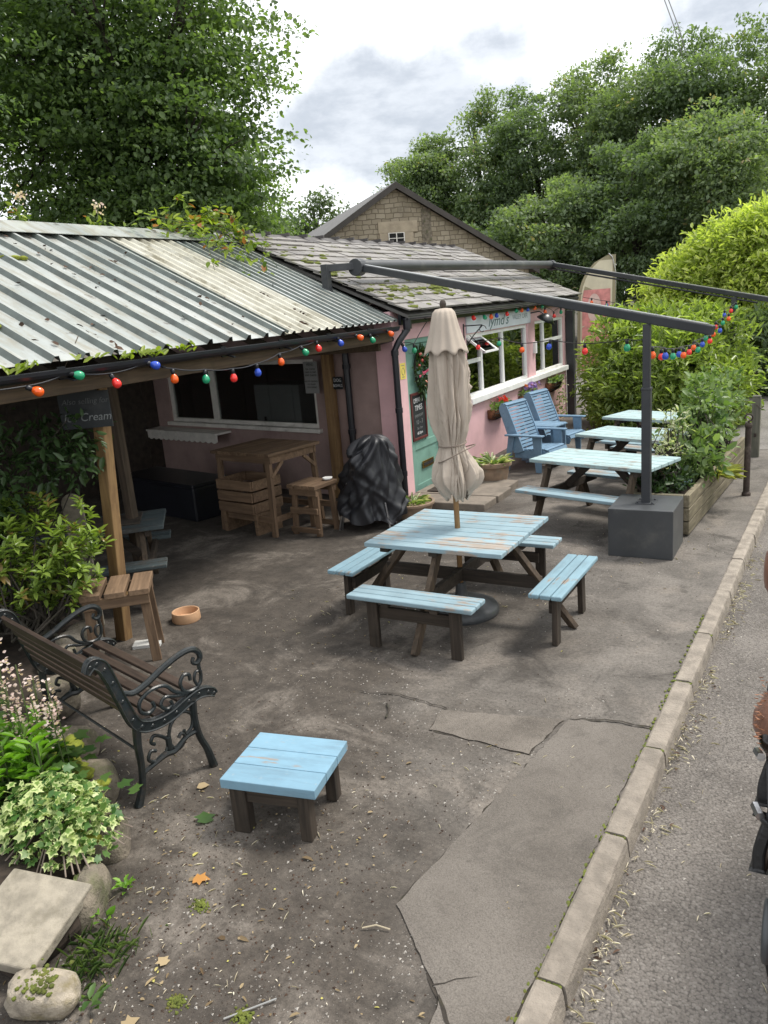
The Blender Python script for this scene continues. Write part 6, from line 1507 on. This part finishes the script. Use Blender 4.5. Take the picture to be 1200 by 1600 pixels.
# ivy, lime perennials, flower spikes, weeds
g = np.random.default_rng(61); n = 1000
a = g.random(n) * 2 * PI; r_ = np.sqrt(g.random(n)); x = -3.08 + .32 * r_ * np.cos(a) + .0; y = 2.0 + .23 * r_ * np.sin(a) + .0
x2 = x * .88 - y * .0; z = .24 + .15 * (1 - r_ ** 2) + .04 * g.normal(size=n) - .10 * np.clip(r_ - .8, 0, 1) * 3
P = np.stack([x, y, z], 1); an = g.random(n) * 2 * PI
D = np.stack([np.cos(an), np.sin(an), -.25 + .3 * g.normal(size=n)], 1); N_ = np.stack([.5 * r_ * np.cos(a), .5 * r_ * np.sin(a) - .15, np.ones(n)], 1) + g.normal(size=(n, 3)) * .5
t = thing('variegated_ivy', 'cream-edged variegated ivy spilling over the left bed edge', 'plant', (-3.05, 2.0, .17))
leaves('leaves', P, D, N_, .026 + .036 * g.random(n), .026 + .032 * g.random(n), 'leaf_ivy', t, 'lobed', rng=g, world=True)
b = MB()
for i in range(26):
    a_ = g.random() * 2 * PI; q = np.array([-3.05, 2.0, .2]); e = q + np.array([.36 * math.cos(a_), .26 * math.sin(a_), .02 - .08 * g.random()]); b.tube([q, (q + e) / 2 + np.array([0, 0, .08]), e], .004, 5)
b.build('stems', 'cord', t, world=True)
t = thing('lime_perennial', 'clump of bright lime green lance leaves at the left edge', 'plant', (-3.52, 2.02, .17))
g = np.random.default_rng(62)
for i in range(16):
    pass
n = 420; k = g.integers(0, 22, n); bx_ = -3.55 + .16 * g.normal(size=22); by_ = 2.04 + .12 * g.normal(size=22); hh = g.random(n) ** .8 * .34
an = g.random(n) * 2 * PI; P = np.stack([bx_[k] + .02 * np.cos(an), by_[k] + .02 * np.sin(an), .2 + hh], 1); D = np.stack([np.cos(an), np.sin(an), .5 + .5 * g.random(n)], 1)
leaves('leaves', P, D, np.stack([-np.cos(an) * .5, -np.sin(an) * .5, np.ones(n)], 1), .09 + .06 * g.random(n), .024 + .01 * g.random(n), 'leaf_lime', t, 'lance', rng=g, world=True)
b = MB()
for i in range(22): b.tube([(bx_[i], by_[i], .16), (bx_[i], by_[i], .54)], .005, 5)
b.build('stems', 'green_stem', t, world=True)
t = thing('foam_flower', 'pale pink flower spikes standing behind the iron bench back', 'flowering plant', (-3.5, 2.22, .17))
g = np.random.default_rng(63); m_tot = 0
sp_ = [(-3.66, 2.17, .99), (-3.58, 2.2, .90), (-3.72, 2.13, .92), (-3.50, 2.24, .86), (-3.46, 2.27, .80), (-3.42, 2.25, .72), (-3.38, 2.29, .78), (-3.54, 2.16, .78), (-3.62, 2.10, .74), (-3.36, 2.32, .66), (-3.80, 2.08, 1.0), (-3.33, 2.27, .70), (-3.47, 2.19, .68)]
for (x, y, h) in sp_:
    tx, ty = x + g.normal() * .03, y + g.normal() * .03; b = MB(); b.tube([(x, y, .2), ((x + tx) / 2, (y + ty) / 2, h * .6), (tx, ty, h)], .004, 5)
    m = 46; f = g.random(m); an = g.random(m) * 2 * PI; rr = .026 * (1.15 - f * .8)
    zz = h - .23 * (1 - f); fx = tx + (x - tx) * (1 - f) * .3
    st = b.build('stem', 'green_stem', t, world=True)
    leaves('flower_spike', np.stack([fx + rr * np.cos(an), ty + rr * np.sin(an), zz], 1), np.stack([np.cos(an), np.sin(an), .3 + 0 * an], 1), rdir(g, m) + np.array([0, 0, .8]), .021, .017, 'petal_white', st, 'leaf', rng=g, world=True)
n = 190; an = g.random(n) * 2 * PI; P = np.stack([-3.52 + .24 * g.normal(size=n), 2.2 + .14 * g.normal(size=n), .26 + .12 * g.random(n)], 1)
leaves('leaves', P, np.stack([np.cos(an), np.sin(an), .1 + 0 * an], 1), rdir(g, n) * .3 + np.array([0, 0, 1]), .09, .075, 'leaf_bed', t, 'lobed', rng=g, world=True)
g = np.random.default_rng(64); n = 4200; x = -6.2 + 3.6 * g.random(n); y = -.2 + 3.6 * g.random(n); keep = (y < 1.6 + (-(x) - 2.75) * .62) & (y > -1 + 0 * x) & (x < -2.75) & ~((x > -3.4) & (y < 1.95)); x, y = x[keep], y[keep]; n = len(x)
an = g.random(n) * 2 * PI; o = leaves('bed_foliage', np.stack([x, y, .19 + .10 * g.random(n)], 1), np.stack([np.cos(an), np.sin(an), .3 + 0 * an], 1), rdir(g, n) * .4 + np.array([0, 0, 1]), .07 + .05 * g.random(n), .05, 'leaf_bed', None, 'leaf', rng=g); kind(o, 'stuff')
def weed(label, c, n, h, ls, wd, mat, seed, spread=.05, shape='leaf', name='weed'):
    g = np.random.default_rng(seed); an = g.random(n) * 2 * PI; P = np.array(c) + np.stack([spread * np.cos(an) * g.random(n), spread * np.sin(an) * g.random(n), h * g.random(n) + .004], 1)
    o = leaves(name, P, np.stack([np.cos(an), np.sin(an), .3 + .5 * g.random(n)], 1), rdir(g, n) * .3 + np.array([0, 0, 1]), ls * (.7 + .6 * g.random(n)), wd, mat, None, shape, rng=g)
    return tag(o, label, 'weed')
weed('small bright green leafed weed right of the propped slab', (-2.60, 1.80, 0), 7, .05, .045, .04, 'leaf_lime', 71, .035)
weed('little fern-like weed at the foot of the ivy stone', (-2.66, 1.98, 0), 16, .05, .04, .022, 'leaf_lime', 72, .03)
weed('tiny green weed beside the loose stone block', (-2.30, 1.46, 0), 9, .05, .05, .03, 'leaf_bed', 73, .05)
weed('green weed sprouting between bench and mossy stone', (-3.02, 2.26, 0), 12, .06, .04, .03, 'leaf_bed', 74, .04)
g = np.random.default_rng(75); n = 200; x = -2.46 + .08 * g.normal(size=n); y = 1.62 + .09 * g.normal(size=n); an = g.random(n) * 2 * PI
o = leaves('grass_tuft', np.stack([x, y, 0 * x], 1), np.stack([np.cos(an) * .7, np.sin(an) * .7, 1 + 0 * an], 1), np.stack([-np.cos(an), -np.sin(an), .6 + 0 * an], 1), .06 + .05 * g.random(n), .0022, 'leaf_planter', None, 'lance', rng=g); tag(o, 'tuft of fresh grass below the propped stone slab', 'grass')
# bramble over the ridge and weeds in the gutter
t = thing('bramble', 'bramble shoots with yellowing leaves trailing over the tin roof', 'plant', (-7.2, 7.5, 3.5))
g = np.random.default_rng(81); b = MB(); PL = []; DL = []
def rp(u, y, h): return np.array([TX, 0, TZ]) + td * u + tn * h + np.array([0, y, 0])
for i in range(20):
    y0_ = 6.9 + 1.5 * g.random(); u = TL - .1; L_ = .3 + 1.2 * g.random() ** 1.5; pts = [rp(TL + .1, y0_, .0)]
    pk = .12 + .32 * g.random() * (1 if i < 11 else .4)
    for k in range(1, 8):
        f = k / 7; pts.append(rp(TL + .1 - L_ * f * (1 if i % 3 else .3), y0_ + .35 * f * g.normal() * .4 + .3 * f, pk * math.sin(PI * min(1, f * 1.0)) ** .7 + .03))
    b.tube(pts, np.linspace(.007, .003, 8), 5)
    for q in range(34):
        f = g.random(); k = min(int(f * 7), 6); p = pts[k] + (pts[k + 1] - pts[k]) * (f * 7 - k); PL.append(p + g.normal(size=3) * .03); DL.append(g.normal(size=3) + np.array([.5, 0, .1]))
leaves('leaves', np.array(PL), np.array(DL), rdir(g, len(PL)) * .5 + np.array([.2, 0, 1]), .07 + .045 * g.random(len(PL)), .05 + .03 * g.random(len(PL)), 'leaf_bramble', t, 'leaf', rng=g, world=True)
b.build('stems', 'green_stem', t, world=True)
for i, (y, lb, nm, h) in enumerate(((6.55, 'white flowered shoot sticking up over the middle of the roof ridge', 'wild_shoot', .30), (5.55, 'white flowered shoot sticking up at the left of the roof ridge', 'wild_shoot', .34))):
    t = thing(nm, lb, 'plant', (-7.15, y, 3.5)); b = MB(); b.tube([(0, 0, .0), (.03, .02, h * .6), (.02, .06, h)], .006, 5); b.tube([(.03, .02, h * .4), (.05, .12, h * .6)], .005, 5); b.build('stem', 'green_stem', t)
    n = 26; P = np.stack([.03 * g.normal(size=n), .05 + .06 * g.normal(size=n), h * .3 + .5 * h * g.random(n)], 1); leaves('leaves', P, g.normal(size=(n, 3)), rdir(g, n) + np.array([0, 0, .6]), .08, .04, 'leaf_bramble', t, 'leaf', rng=g)
    n = 30; P = np.array([.02, .06, h]) + g.normal(size=(n, 3)) * .03; leaves('flowers', P, g.normal(size=(n, 3)), rdir(g, n), .03, .03, 'petal_white', t, 'leaf', rng=g)
g = np.random.default_rng(82)
for i, (y, n, lb) in enumerate(((3.32, 14, 'seedlings with yellow leaves in the gutter above the orange bulb'), (3.86, 5, 'small dead seedling in the gutter above the red bulb'), (4.24, 12, 'green seedlings in the gutter left of the blue bulb'), (4.50, 16, 'biggest clump of seedlings in the gutter above the blue bulb'), (4.86, 12, 'green seedlings in the gutter right of the blue bulb'))):
    an = g.random(n) * 2 * PI; P = np.stack([-4.535 + .02 * g.normal(size=n), y + .075 * g.normal(size=n), 2.245 + .05 * g.random(n)], 1)
    o = leaves('gutter_seedling', P, np.stack([np.cos(an) * .6 + .3, np.sin(an) * .8, .5 + 0 * an], 1), rdir(g, n) * .4 + np.array([.5, 0, 1]), .065 + .03 * g.random(n), .035, 'leaf_bramble', None, 'leaf', tint=.3 + .6 * g.random(n), rng=g); tag(o, lb, 'seedling', 'seedlings growing in the tin roof gutter')
# planter plants
bush('leafy_shrub', 'tall leafy shrub with heart-shaped leaves in the timber planter', (-1.28, 9.1, .35), [(-1.25, 9.1, .72, .24, .38, .26), (-1.18, 9.3, .98, .2, .3, .26), (-1.2, 9.7, 1.12, .22, .4, .28), (-1.1, 8.8, .66, .2, .25, .2), (-1.25, 10.0, .85, .24, .4, .3)], 190, 9, .06, .10, 'leaf_planter', 96, 'leaf', .62, up=.5, shell=.45)
bush('dark_sprawling_plant', 'low dark plant at the near corner of the timber planter', (-1.42, 8.32, .35), [(-1.44, 8.32, .46, .2, .2, .12), (-1.3, 8.5, .5, .15, .2, .12), (-1.62, 8.4, .48, .16, .2, .12)], 90, 10, .05, .075, 'leaf_shade', 97, 'leaf', .45, up=.5, shell=.4)
bush('pale_sapling', 'thin pale sapling standing among the planter leaves', (-1.45, 8.75, .35), [(-1.46, 8.75, .72, .12, .14, .22), (-1.42, 8.85, .98, .13, .14, .16), (-1.5, 8.6, .55, .16, .14, .12)], 60, 9, .06, .06, 'leaf_striped', 98, 'leaf', .45, up=.5, shell=.3)
bush('climbing_rose', 'pale leaved rose growing at the far end of the timber planter', (-1.2, 10.7, .35), [(-1.15, 10.7, .9, .24, .4, .4), (-1.2, 11.0, 1.15, .22, .3, .24)], 120, 9, .07, .08, 'leaf_planter', 99, 'leaf', .5, up=.5, shell=.4)
t = thing('yellow_grass', 'yellow striped grass spilling over the planter side', 'grass', (-1.02, 9.25, .36)); spiky('blades', t, (0, 0, 0), 150, .06, .24, .010, 'leaf_yellowgrass', 12, .5)
t = thing('garden_stake', 'thin dark stake leaning out of the timber planter', 'stake', (-1.46, 9.0, .35)); b = MB(); b.tube([(0, 0, -.1), (.34, .9, .95)], .009, 6); b.build('rod', 'black_iron', t)
g = random.Random(3); b = MB()
for i in range(420):
    jt = i % 3 == 0; y = g.choice([q for q in KJ if 1 < q < 6]) + g.gauss(0, .004) if jt else 1.0 + 5 * g.random(); x = kx(y) + (.10 * g.random() if jt else -.012 + g.gauss(0, .006)); s = .003 + .006 * g.random(); b.ball((x, y, .006), (s, s * 2.0, s * .4), seg=6, rings=4, jit=.6, rng=g)
kind(b.build('kerb_moss', 'moss', smooth=True), 'stuff')
# ------------------------------------------------------------------ litter on the ground
g = np.random.default_rng(41)
def scatter(name, n, fx, ls, wd, mat, seed, shape='leaf', zr=.008, z0=.003, flatn=.25, clumps=0, curl=0):
    g = np.random.default_rng(seed); x, y = fx(g, n); an = g.random(len(x)) * 2 * PI; n = len(x)
    o = leaves(name, np.stack([x, y, z0 + zr * g.random(n)], 1), np.stack([np.cos(an), np.sin(an), .06 * g.normal(size=n)], 1), rdir(g, n) * flatn + np.array([0, 0, 1]), ls * (.3 + 1.5 * g.random(n) ** 2), wd * (.5 + 1.0 * g.random(n)), mat, None, shape, rng=g)
    return kind(o, 'stuff')
def yard_xy(g, n):
    x = -4.6 + 3.9 * g.random(n); y = 1.2 + 8.5 * g.random(n) ** 1.5; k = (x < kx(y) - .02); return x[k], y[k]
def clump_xy(g, n):
    c = g.integers(0, 26, n); cx = -4.2 + 3.3 * g.random(26); cy = 1.3 + 7 * g.random(26) ** 1.4; x = cx[c] + .22 * g.normal(size=n); y = cy[c] + .22 * g.normal(size=n); u = g.random(n) < .35; x = np.where(u, -4.4 + 3.6 * g.random(n), x); y = np.where(u, 1.3 + 8 * g.random(n) ** 1.4, y); k = x < kx(y) - .02; return x[k], y[k]
def left_xy(g, n):
    x = -2.5 + .9 * g.normal(size=n) * .7; y = 1.9 + .7 * g.normal(size=n); k = (x < -1.5) & (y > .8) & ~((x < -2.75) & (y < 2.3)); return x[k], y[k]
scatter('leaf_litter', 300, clump_xy, .020, .009, 'dry_leaf', 42); scatter('leaf_litter', 420, left_xy, .019, .010, 'dry_leaf', 43); scatter('leaf_litter', 60, left_xy, .038, .020, 'dry_leaf', 49); scatter('twig_litter', 230, clump_xy, .042, .003, 'straw', 44, 'lance'); scatter('twig_litter', 220, left_xy, .035, .0035, 'straw', 46, 'lance')
def kerb_xy(g, n):
    y = 1.2 + 7 * g.random(n) ** 1.3; cl = np.sin(y * 3.1) * .5 + np.sin(y * 7.7) * .5; k = g.random(n) < .42 + .5 * cl; y = y[k]; x = kx(y) + .122 + np.abs(g.normal(size=len(y))) * .055; return x, y
o = scatter('straw', 1250, kerb_xy, .044, .0032, 'straw', 45, 'lance', .03, -.09, .6)
o = scatter('straw', 420, kerb_xy, .026, .007, 'straw', 47, 'leaf', .02, -.09, .4)
o = scatter('straw', 260, kerb_xy, .024, .012, 'debris', 147, 'leaf', .015, -.09, .4)
def road_xy(g, n): y = 1.0 + 6 * g.random(n); x = kx(y) + .2 + .9 * g.random(n); return x, y
scatter('straw', 130, road_xy, .032, .004, 'straw', 48, 'lance', .004, -.09)
def pebbles(name, n, fx, s0, s1, mat, seed, z0=0):
    g = np.random.default_rng(seed); x, y = fx(g, n); n = len(x); s = s0 + (s1 - s0) * g.random(n) ** 3
    T = np.array([(1, 0, 0), (-.5, .87, 0), (-.5, -.87, 0), (0.1, .1, .7), (0, 0, -.3)]); F = np.array([(0, 1, 3), (1, 2, 3), (2, 0, 3)])
    an = g.random(n) * 6.28; ca, sa = np.cos(an), np.sin(an); st_ = .7 + .6 * g.random((n, 5, 1))
    V = T[None] * st_ * s[:, None, None]; V = np.stack([V[..., 0] * ca[:, None] - V[..., 1] * sa[:, None] + x[:, None], V[..., 0] * sa[:, None] + V[..., 1] * ca[:, None] + y[:, None], V[..., 2] + z0], -1)
    me = bpy.data.meshes.new(name); f = (F[None] + (np.arange(n) * 5)[:, None, None]).reshape(-1, 3); me.from_pydata(V.reshape(-1, 3).tolist(), [], f.tolist())
    at = me.attributes.new('tint', 'FLOAT', 'POINT'); at.data.foreach_set('value', np.repeat(g.random(n) ** 1.5, 5).astype(np.float32)); me.materials.append(MATS[mat]); o = bpy.data.objects.new(name, me); COL.objects.link(o); return kind(o, 'stuff')
def grav_xy(g, n):
    c = [(-1.86, 3.05, .22, .35), (-2.1, 3.75, .35, .25), (-2.6, 4.2, .5, .3), (-1.45, 3.5, .12, .4), (-1.5, 1.9, .3, .25), (-1.9, 6.9, .5, .5), (-1.3, 2.3, .08, .2), (-1.15, 3.9, .05, .3), (-1.6, 8.2, .4, .3), (-2.0, 1.5, .4, .25)]
    k = g.integers(0, len(c), n); c = np.array(c)[k]; x = c[:, 0] + c[:, 2] * g.normal(size=n); y = c[:, 1] + c[:, 3] * g.normal(size=n); k = (x < kx(y) - .03) & (y > 1); return x[k], y[k]
pebbles('gravel', 5200, grav_xy, .002, .009, 'pebble', 51, .001); pebbles('gravel', 2600, clump_xy, .002, .009, 'pebble', 52, .002); pebbles('gravel', 1200, left_xy, .002, .011, 'pebble', 53, .001)
pebbles('gravel', 2500, road_xy, .002, .009, 'pebble', 54, -.094)
pebbles('soil_crumbs', 4200, left_xy, .002, .009, 'debris', 55, .001); pebbles('soil_crumbs', 2600, clump_xy, .002, .007, 'debris', 56, .001)
# single leaves and clumps one can point at
def fallen(label, c, rz, s, mat, shape='lobed', tint=.5, cat='leaf', curl=.5):
    o = leaves('fallen_leaf', [c], [(math.cos(rz), math.sin(rz), .05)], [(curl * .3, .1, 1)], s, s * .95, mat, None, shape, tint=np.array([tint])); return tag(o, label, cat)
fallen('orange maple leaf lying on the bare soil', (-2.42, 2.16, .008), .4, .085, 'orange_leaf', tint=.5); 
fallen('large grey-green leaf lying left of the low blue table', (-2.64, 2.50, .010), 2.4, .11, 'leaf_bed', 'lobed', .3)
fallen('pale dry leaf near the iron bench front foot', (-2.90, 2.72, .010), .9, .07, 'dry_leaf', 'leaf', .8)
fallen('pale brown leaf on the soil near the grass tuft', (-2.18, 1.74, .008), 2.9, .06, 'dry_leaf', 'lobed', .85)
fallen('flat pale leaf on the soil by the loose stone', (-2.12, 1.45, .008), 1.2, .07, 'dry_leaf', 'lobed', .7)
def moss(label, c, s, seed):
    g = random.Random(seed); b = MB()
    for i in range(110): r = s * (.07 + .16 * g.random()); x_, y_ = g.gauss(0, s * .55), g.gauss(0, s * .45); b.ball((c[0] + x_, c[1] + y_, max(0, .35 * s - .5 * math.hypot(x_, y_)) + r * .2), (r, r, r * .8), seg=6, rings=4, jit=.7, rng=g)
    tag(b.build('moss_clump', 'moss_bright' if 'bright' in label else 'moss', smooth=True), label, 'moss')
moss('olive moss clump on the soil below the orange leaf', (-2.28, 2.05, 0), .035, 1); moss('broad moss clump on the soil near the bottom edge', (-2.02, 1.63, 0), .035, 2); moss('dark moss clump beside the white stick', (-1.75, 1.68, 0), .04, 3); moss('bright moss clump at the bottom edge below the white stick', (-1.76, 1.50, 0), .028, 4)
t = bpy.data.objects; b = MB(); b.tube([(-1.80, 1.64, .010), (-1.67, 1.79, .014)], .0032, 6); tag(b.build('stick', 'paper_shade'), 'thin whitish stick lying on the soil beside the dark moss', 'stick')
b = MB(); b.tube([(-1.55, 2.22, .012), (-1.50, 2.25, .02), (-1.44, 2.26, .012)], .0035, 6); tag(b.build('stick', 'straw'), 'short pale curved twig near the tarmac crack', 'stick')
b = MB(); b.tube([(-2.36, 3.92, .012), (-2.30, 3.84, .018), (-2.28, 3.76, .012)], .006, 6); tag(b.build('stick', 'bark'), 'small dark forked twig in front of the picnic table', 'stick')
# ------------------------------------------------------------------ trees across the road (they show in the window glass)
GR = 'trees across the road reflected in the cafe windows'
for i, (x, y, z) in enumerate(((9.5, 14, 3.4), (10.5, 20, 3.8), (9.0, 26, 3.6))):
    tree('roadside_tree', 'broadleaf tree standing across the road, mirrored in the cafe windows', (x, y, -.1), (x, y, z + 1), [(x, y, z, 2.4, 2.6, 2.8), (x - .6, y + 1.4, z - 1, 1.8, 1.8, 1.8), (x, y - 1.5, z - 1.2, 1.8, 1.8, 1.8)], 260, 24, .35, .34, 'leaf_gold', 120 + i, GR, .2, 6, 'rhomb', .6, .6, .7, fine=False)
# ------------------------------------------------------------------ the horse at the right edge
hs = thing('chestnut_horse', 'chestnut horse in a black bridle, cut off by the right edge of the photo', 'horse', (.55, 2.9, -.095)); HX = .012
b = MB()
def limb(pts, r, n=14): 
    q = smooth_path(pts, 5); rr = np.interp(np.linspace(0, 1, len(q)), np.linspace(0, 1, len(r)), r); b.tube(q, rr, n)
bxo = .55
limb([(bxo, 1.95, 1.25), (bxo, 2.2, 1.28), (bxo, 2.7, 1.22), (bxo, 3.2, 1.25), (bxo, 3.6, 1.3), (bxo, 3.9, 1.22)], [.16, .30, .34, .33, .32, .18], 20)
limb([(bxo, 2.25, 1.38), (.45, 1.95, 1.62), (.30, 1.62, 1.86), (.13, 1.34, 1.99), (.07, 1.20, 2.0)], [.30, .22, .165, .13, .11], 16)
limb([(.075, 1.23, 2.005), (.055, 1.13, 1.95), (.045, 1.04, 1.84), (.04, .97, 1.74), (.04, .90, 1.64), (.045, .87, 1.585)], [.10, .115, .098, .082, .072, .048], 16)
limb([(.06, 1.20, 1.90), (.06, 1.10, 1.82), (.05, 1.02, 1.75)], [.10, .11, .07], 12)
b.ball((-.035, 1.055, 1.895), (.042, .055, .045), seg=12, rings=8); b.ball((.14, 1.055, 1.895), (.042, .055, .045), seg=12, rings=8)
for s in (-1, 1):
    x = bxo + s * .17
    limb([(x, 2.22, 1.15), (x, 2.22, .85), (x, 2.2, .5), (x, 2.21, .16), (x, 2.17, .06)], [.14, .10, .062, .045, .05], 12); limb([(x, 2.17, .07), (x, 2.13, -.02), (x, 2.11, -.09)], [.05, .06, .072], 12)
    limb([(x, 3.70, 1.2), (x, 3.58, .88), (x, 3.80, .50), (x, 3.72, .16), (x, 3.68, .06)], [.19, .14, .072, .05, .05], 12); limb([(x, 3.68, .07), (x, 3.64, -.02), (x, 3.62, -.09)], [.05, .06, .072], 12)
for s, x in ((-1, -.012), (1, .125)):
    limb([(x + s * .006, 1.21, 2.0), (x + s * .026, 1.195, 2.045), (x + s * .030, 1.185, 2.09), (x + s * .010, 1.18, 2.15)], [.030, .041, .033, .005], 10)
o = b.build('body', 'chestnut_coat', hs, smooth=True, world=True)
q = o.modifiers.new('remesh', 'REMESH'); q.mode = 'VOXEL'; q.voxel_size = .013; q.use_smooth_shade = True
q = o.modifiers.new('smooth', 'SMOOTH'); q.factor = .5; q.iterations = 4
b = MB(); b.ball((-.050, 1.025, 1.885), (.015, .022, .018), seg=12, rings=8); b.build('eye', 'horse_eye', hs, smooth=True, world=True)
g = np.random.default_rng(7); n = 70
P = np.stack([-.066 + .010 * g.random(n), 1.035 + .03 * g.normal(size=n), 1.915 + .018 * g.normal(size=n)], 1)
leafmat('lash_hair', (.20, .08, .04), (.35, .16, .09), .1)
leaves('brow_hair', P, np.stack([-1 + 0 * P[:, 0], -.2 + .4 * g.normal(size=n), .1 + .3 * g.normal(size=n)], 1), rdir(g, n), .007, .0016, 'lash_hair', hs, 'lance', rng=g, world=True)
n = 420; f = g.random(n); P = np.stack([.07 + f * .40 + .02 * g.normal(size=n), 1.2 + f * .9, 2.09 - f * .40 + .02 * g.normal(size=n)], 1)
leaves('mane', P, np.stack([.6 + .2 * g.normal(size=n), .3 * g.normal(size=n), -1 + 0 * f], 1), rdir(g, n) + np.array([.5, 0, .5]), .20, .012, 'lash_hair', hs, 'lance', rng=g, world=True)
b = MB(); b.tube([(bxo, 3.92, 1.28), (bxo, 4.08, 1.15), (bxo, 4.12, .8), (bxo, 4.08, .45)], [.04, .07, .08, .02], 10); b.build('tail', 'mane', hs, smooth=True, world=True)
# muzzle
b = MB(); b.ball((.042, .90, 1.625), (.078, .062, .085), seg=16, rings=10); b.build('muzzle', 'horse_mouth', hs, smooth=True, world=True)
# bridle: cheek straps, browband, keepers with hanging tips, bit ring, reins
br = []
def strap(pts, w, th=.006, up=(0, 1, 0)):
    q = smooth_path(pts, 5); b = MB(); rows_ = []
    for i in range(len(q)):
        t_ = q[min(i + 1, len(q) - 1)] - q[max(i - 1, 0)]; t_ /= np.linalg.norm(t_); n_ = np.array(up, float); s_ = np.cross(t_, n_); s_ /= np.linalg.norm(s_); n2 = np.cross(s_, t_)
        rows_.append([q[i] + s_ * w / 2 + n2 * th / 2, q[i] - s_ * w / 2 + n2 * th / 2, q[i] - s_ * w / 2 - n2 * th / 2, q[i] + s_ * w / 2 - n2 * th / 2])
    b.grid(np.array(rows_), wrap=True); n0 = b.n - len(rows_) * 4; b.f += [(n0, n0 + 1, n0 + 2, n0 + 3), (b.n - 1, b.n - 2, b.n - 3, b.n - 4)]; b.m += [0, 0]; return b
strap([(.055, 1.20, 2.085), (-.02, 1.19, 2.02), (-.050, 1.11, 1.93), (-.046, 1.04, 1.84), (-.036, .98, 1.76), (-.028, .93, 1.69)], .045, .012, (1, 0, .2)).build('cheek_strap', 'strap_leather', hs, world=True, bevel=.002)
strap([(-.046, 1.115, 1.945), (-.035, 1.08, 1.97), (.05, 1.05, 1.99), (.14, 1.08, 1.97), (.165, 1.115, 1.945)], .026, .007, (0, 1, .6)).build('browband', 'strap_leather', hs, world=True, bevel=.002)
strap([(-.052, 1.0, 1.785), (-.02, .94, 1.80), (.05, .925, 1.80), (.12, .95, 1.80), (.14, 1.0, 1.785)], .026, .007, (0, 1, .6)).build('noseband', 'strap_leather', hs, world=True, bevel=.002)
for (y, z) in ((1.045, 1.85), (.995, 1.785)):
    b = strap([(-.030, y + .012, z + .03), (-.044, y, z), (-.054, y - .008, z - .035), (-.054, y - .014, z - .062)], .040, .016, (1, 0, .2)); b.build('strap_keeper', 'strap_leather', hs, world=True, bevel=.004)
b = MB(); b.tube([(-.066, 1.036, 1.858), (-.060, 1.015, 1.862)], .006, 6); b.tube([(-.064, .998, 1.80), (-.056, .975, 1.80)], .006, 6); b.build('buckle', 'steel', hs, world=True)
b = MB(); b.tube([(-.040, .925 + .034 * math.cos(a), 1.672 + .034 * math.sin(a)) for a in np.linspace(0, 2 * PI, 26)], .0055, 8); b.build('bit_ring', 'planter_grey', hs, smooth=True, world=True)
strap([(-.038, .93, 1.64), (-.030, .92, 1.60), (-.025, .90, 1.54), (.0, .88, 1.47), (.06, .9, 1.40)], .028, .010, (1, 0, .2)).build('rein', 'strap_leather', hs, world=True, bevel=.003)
hs.location.x += HX
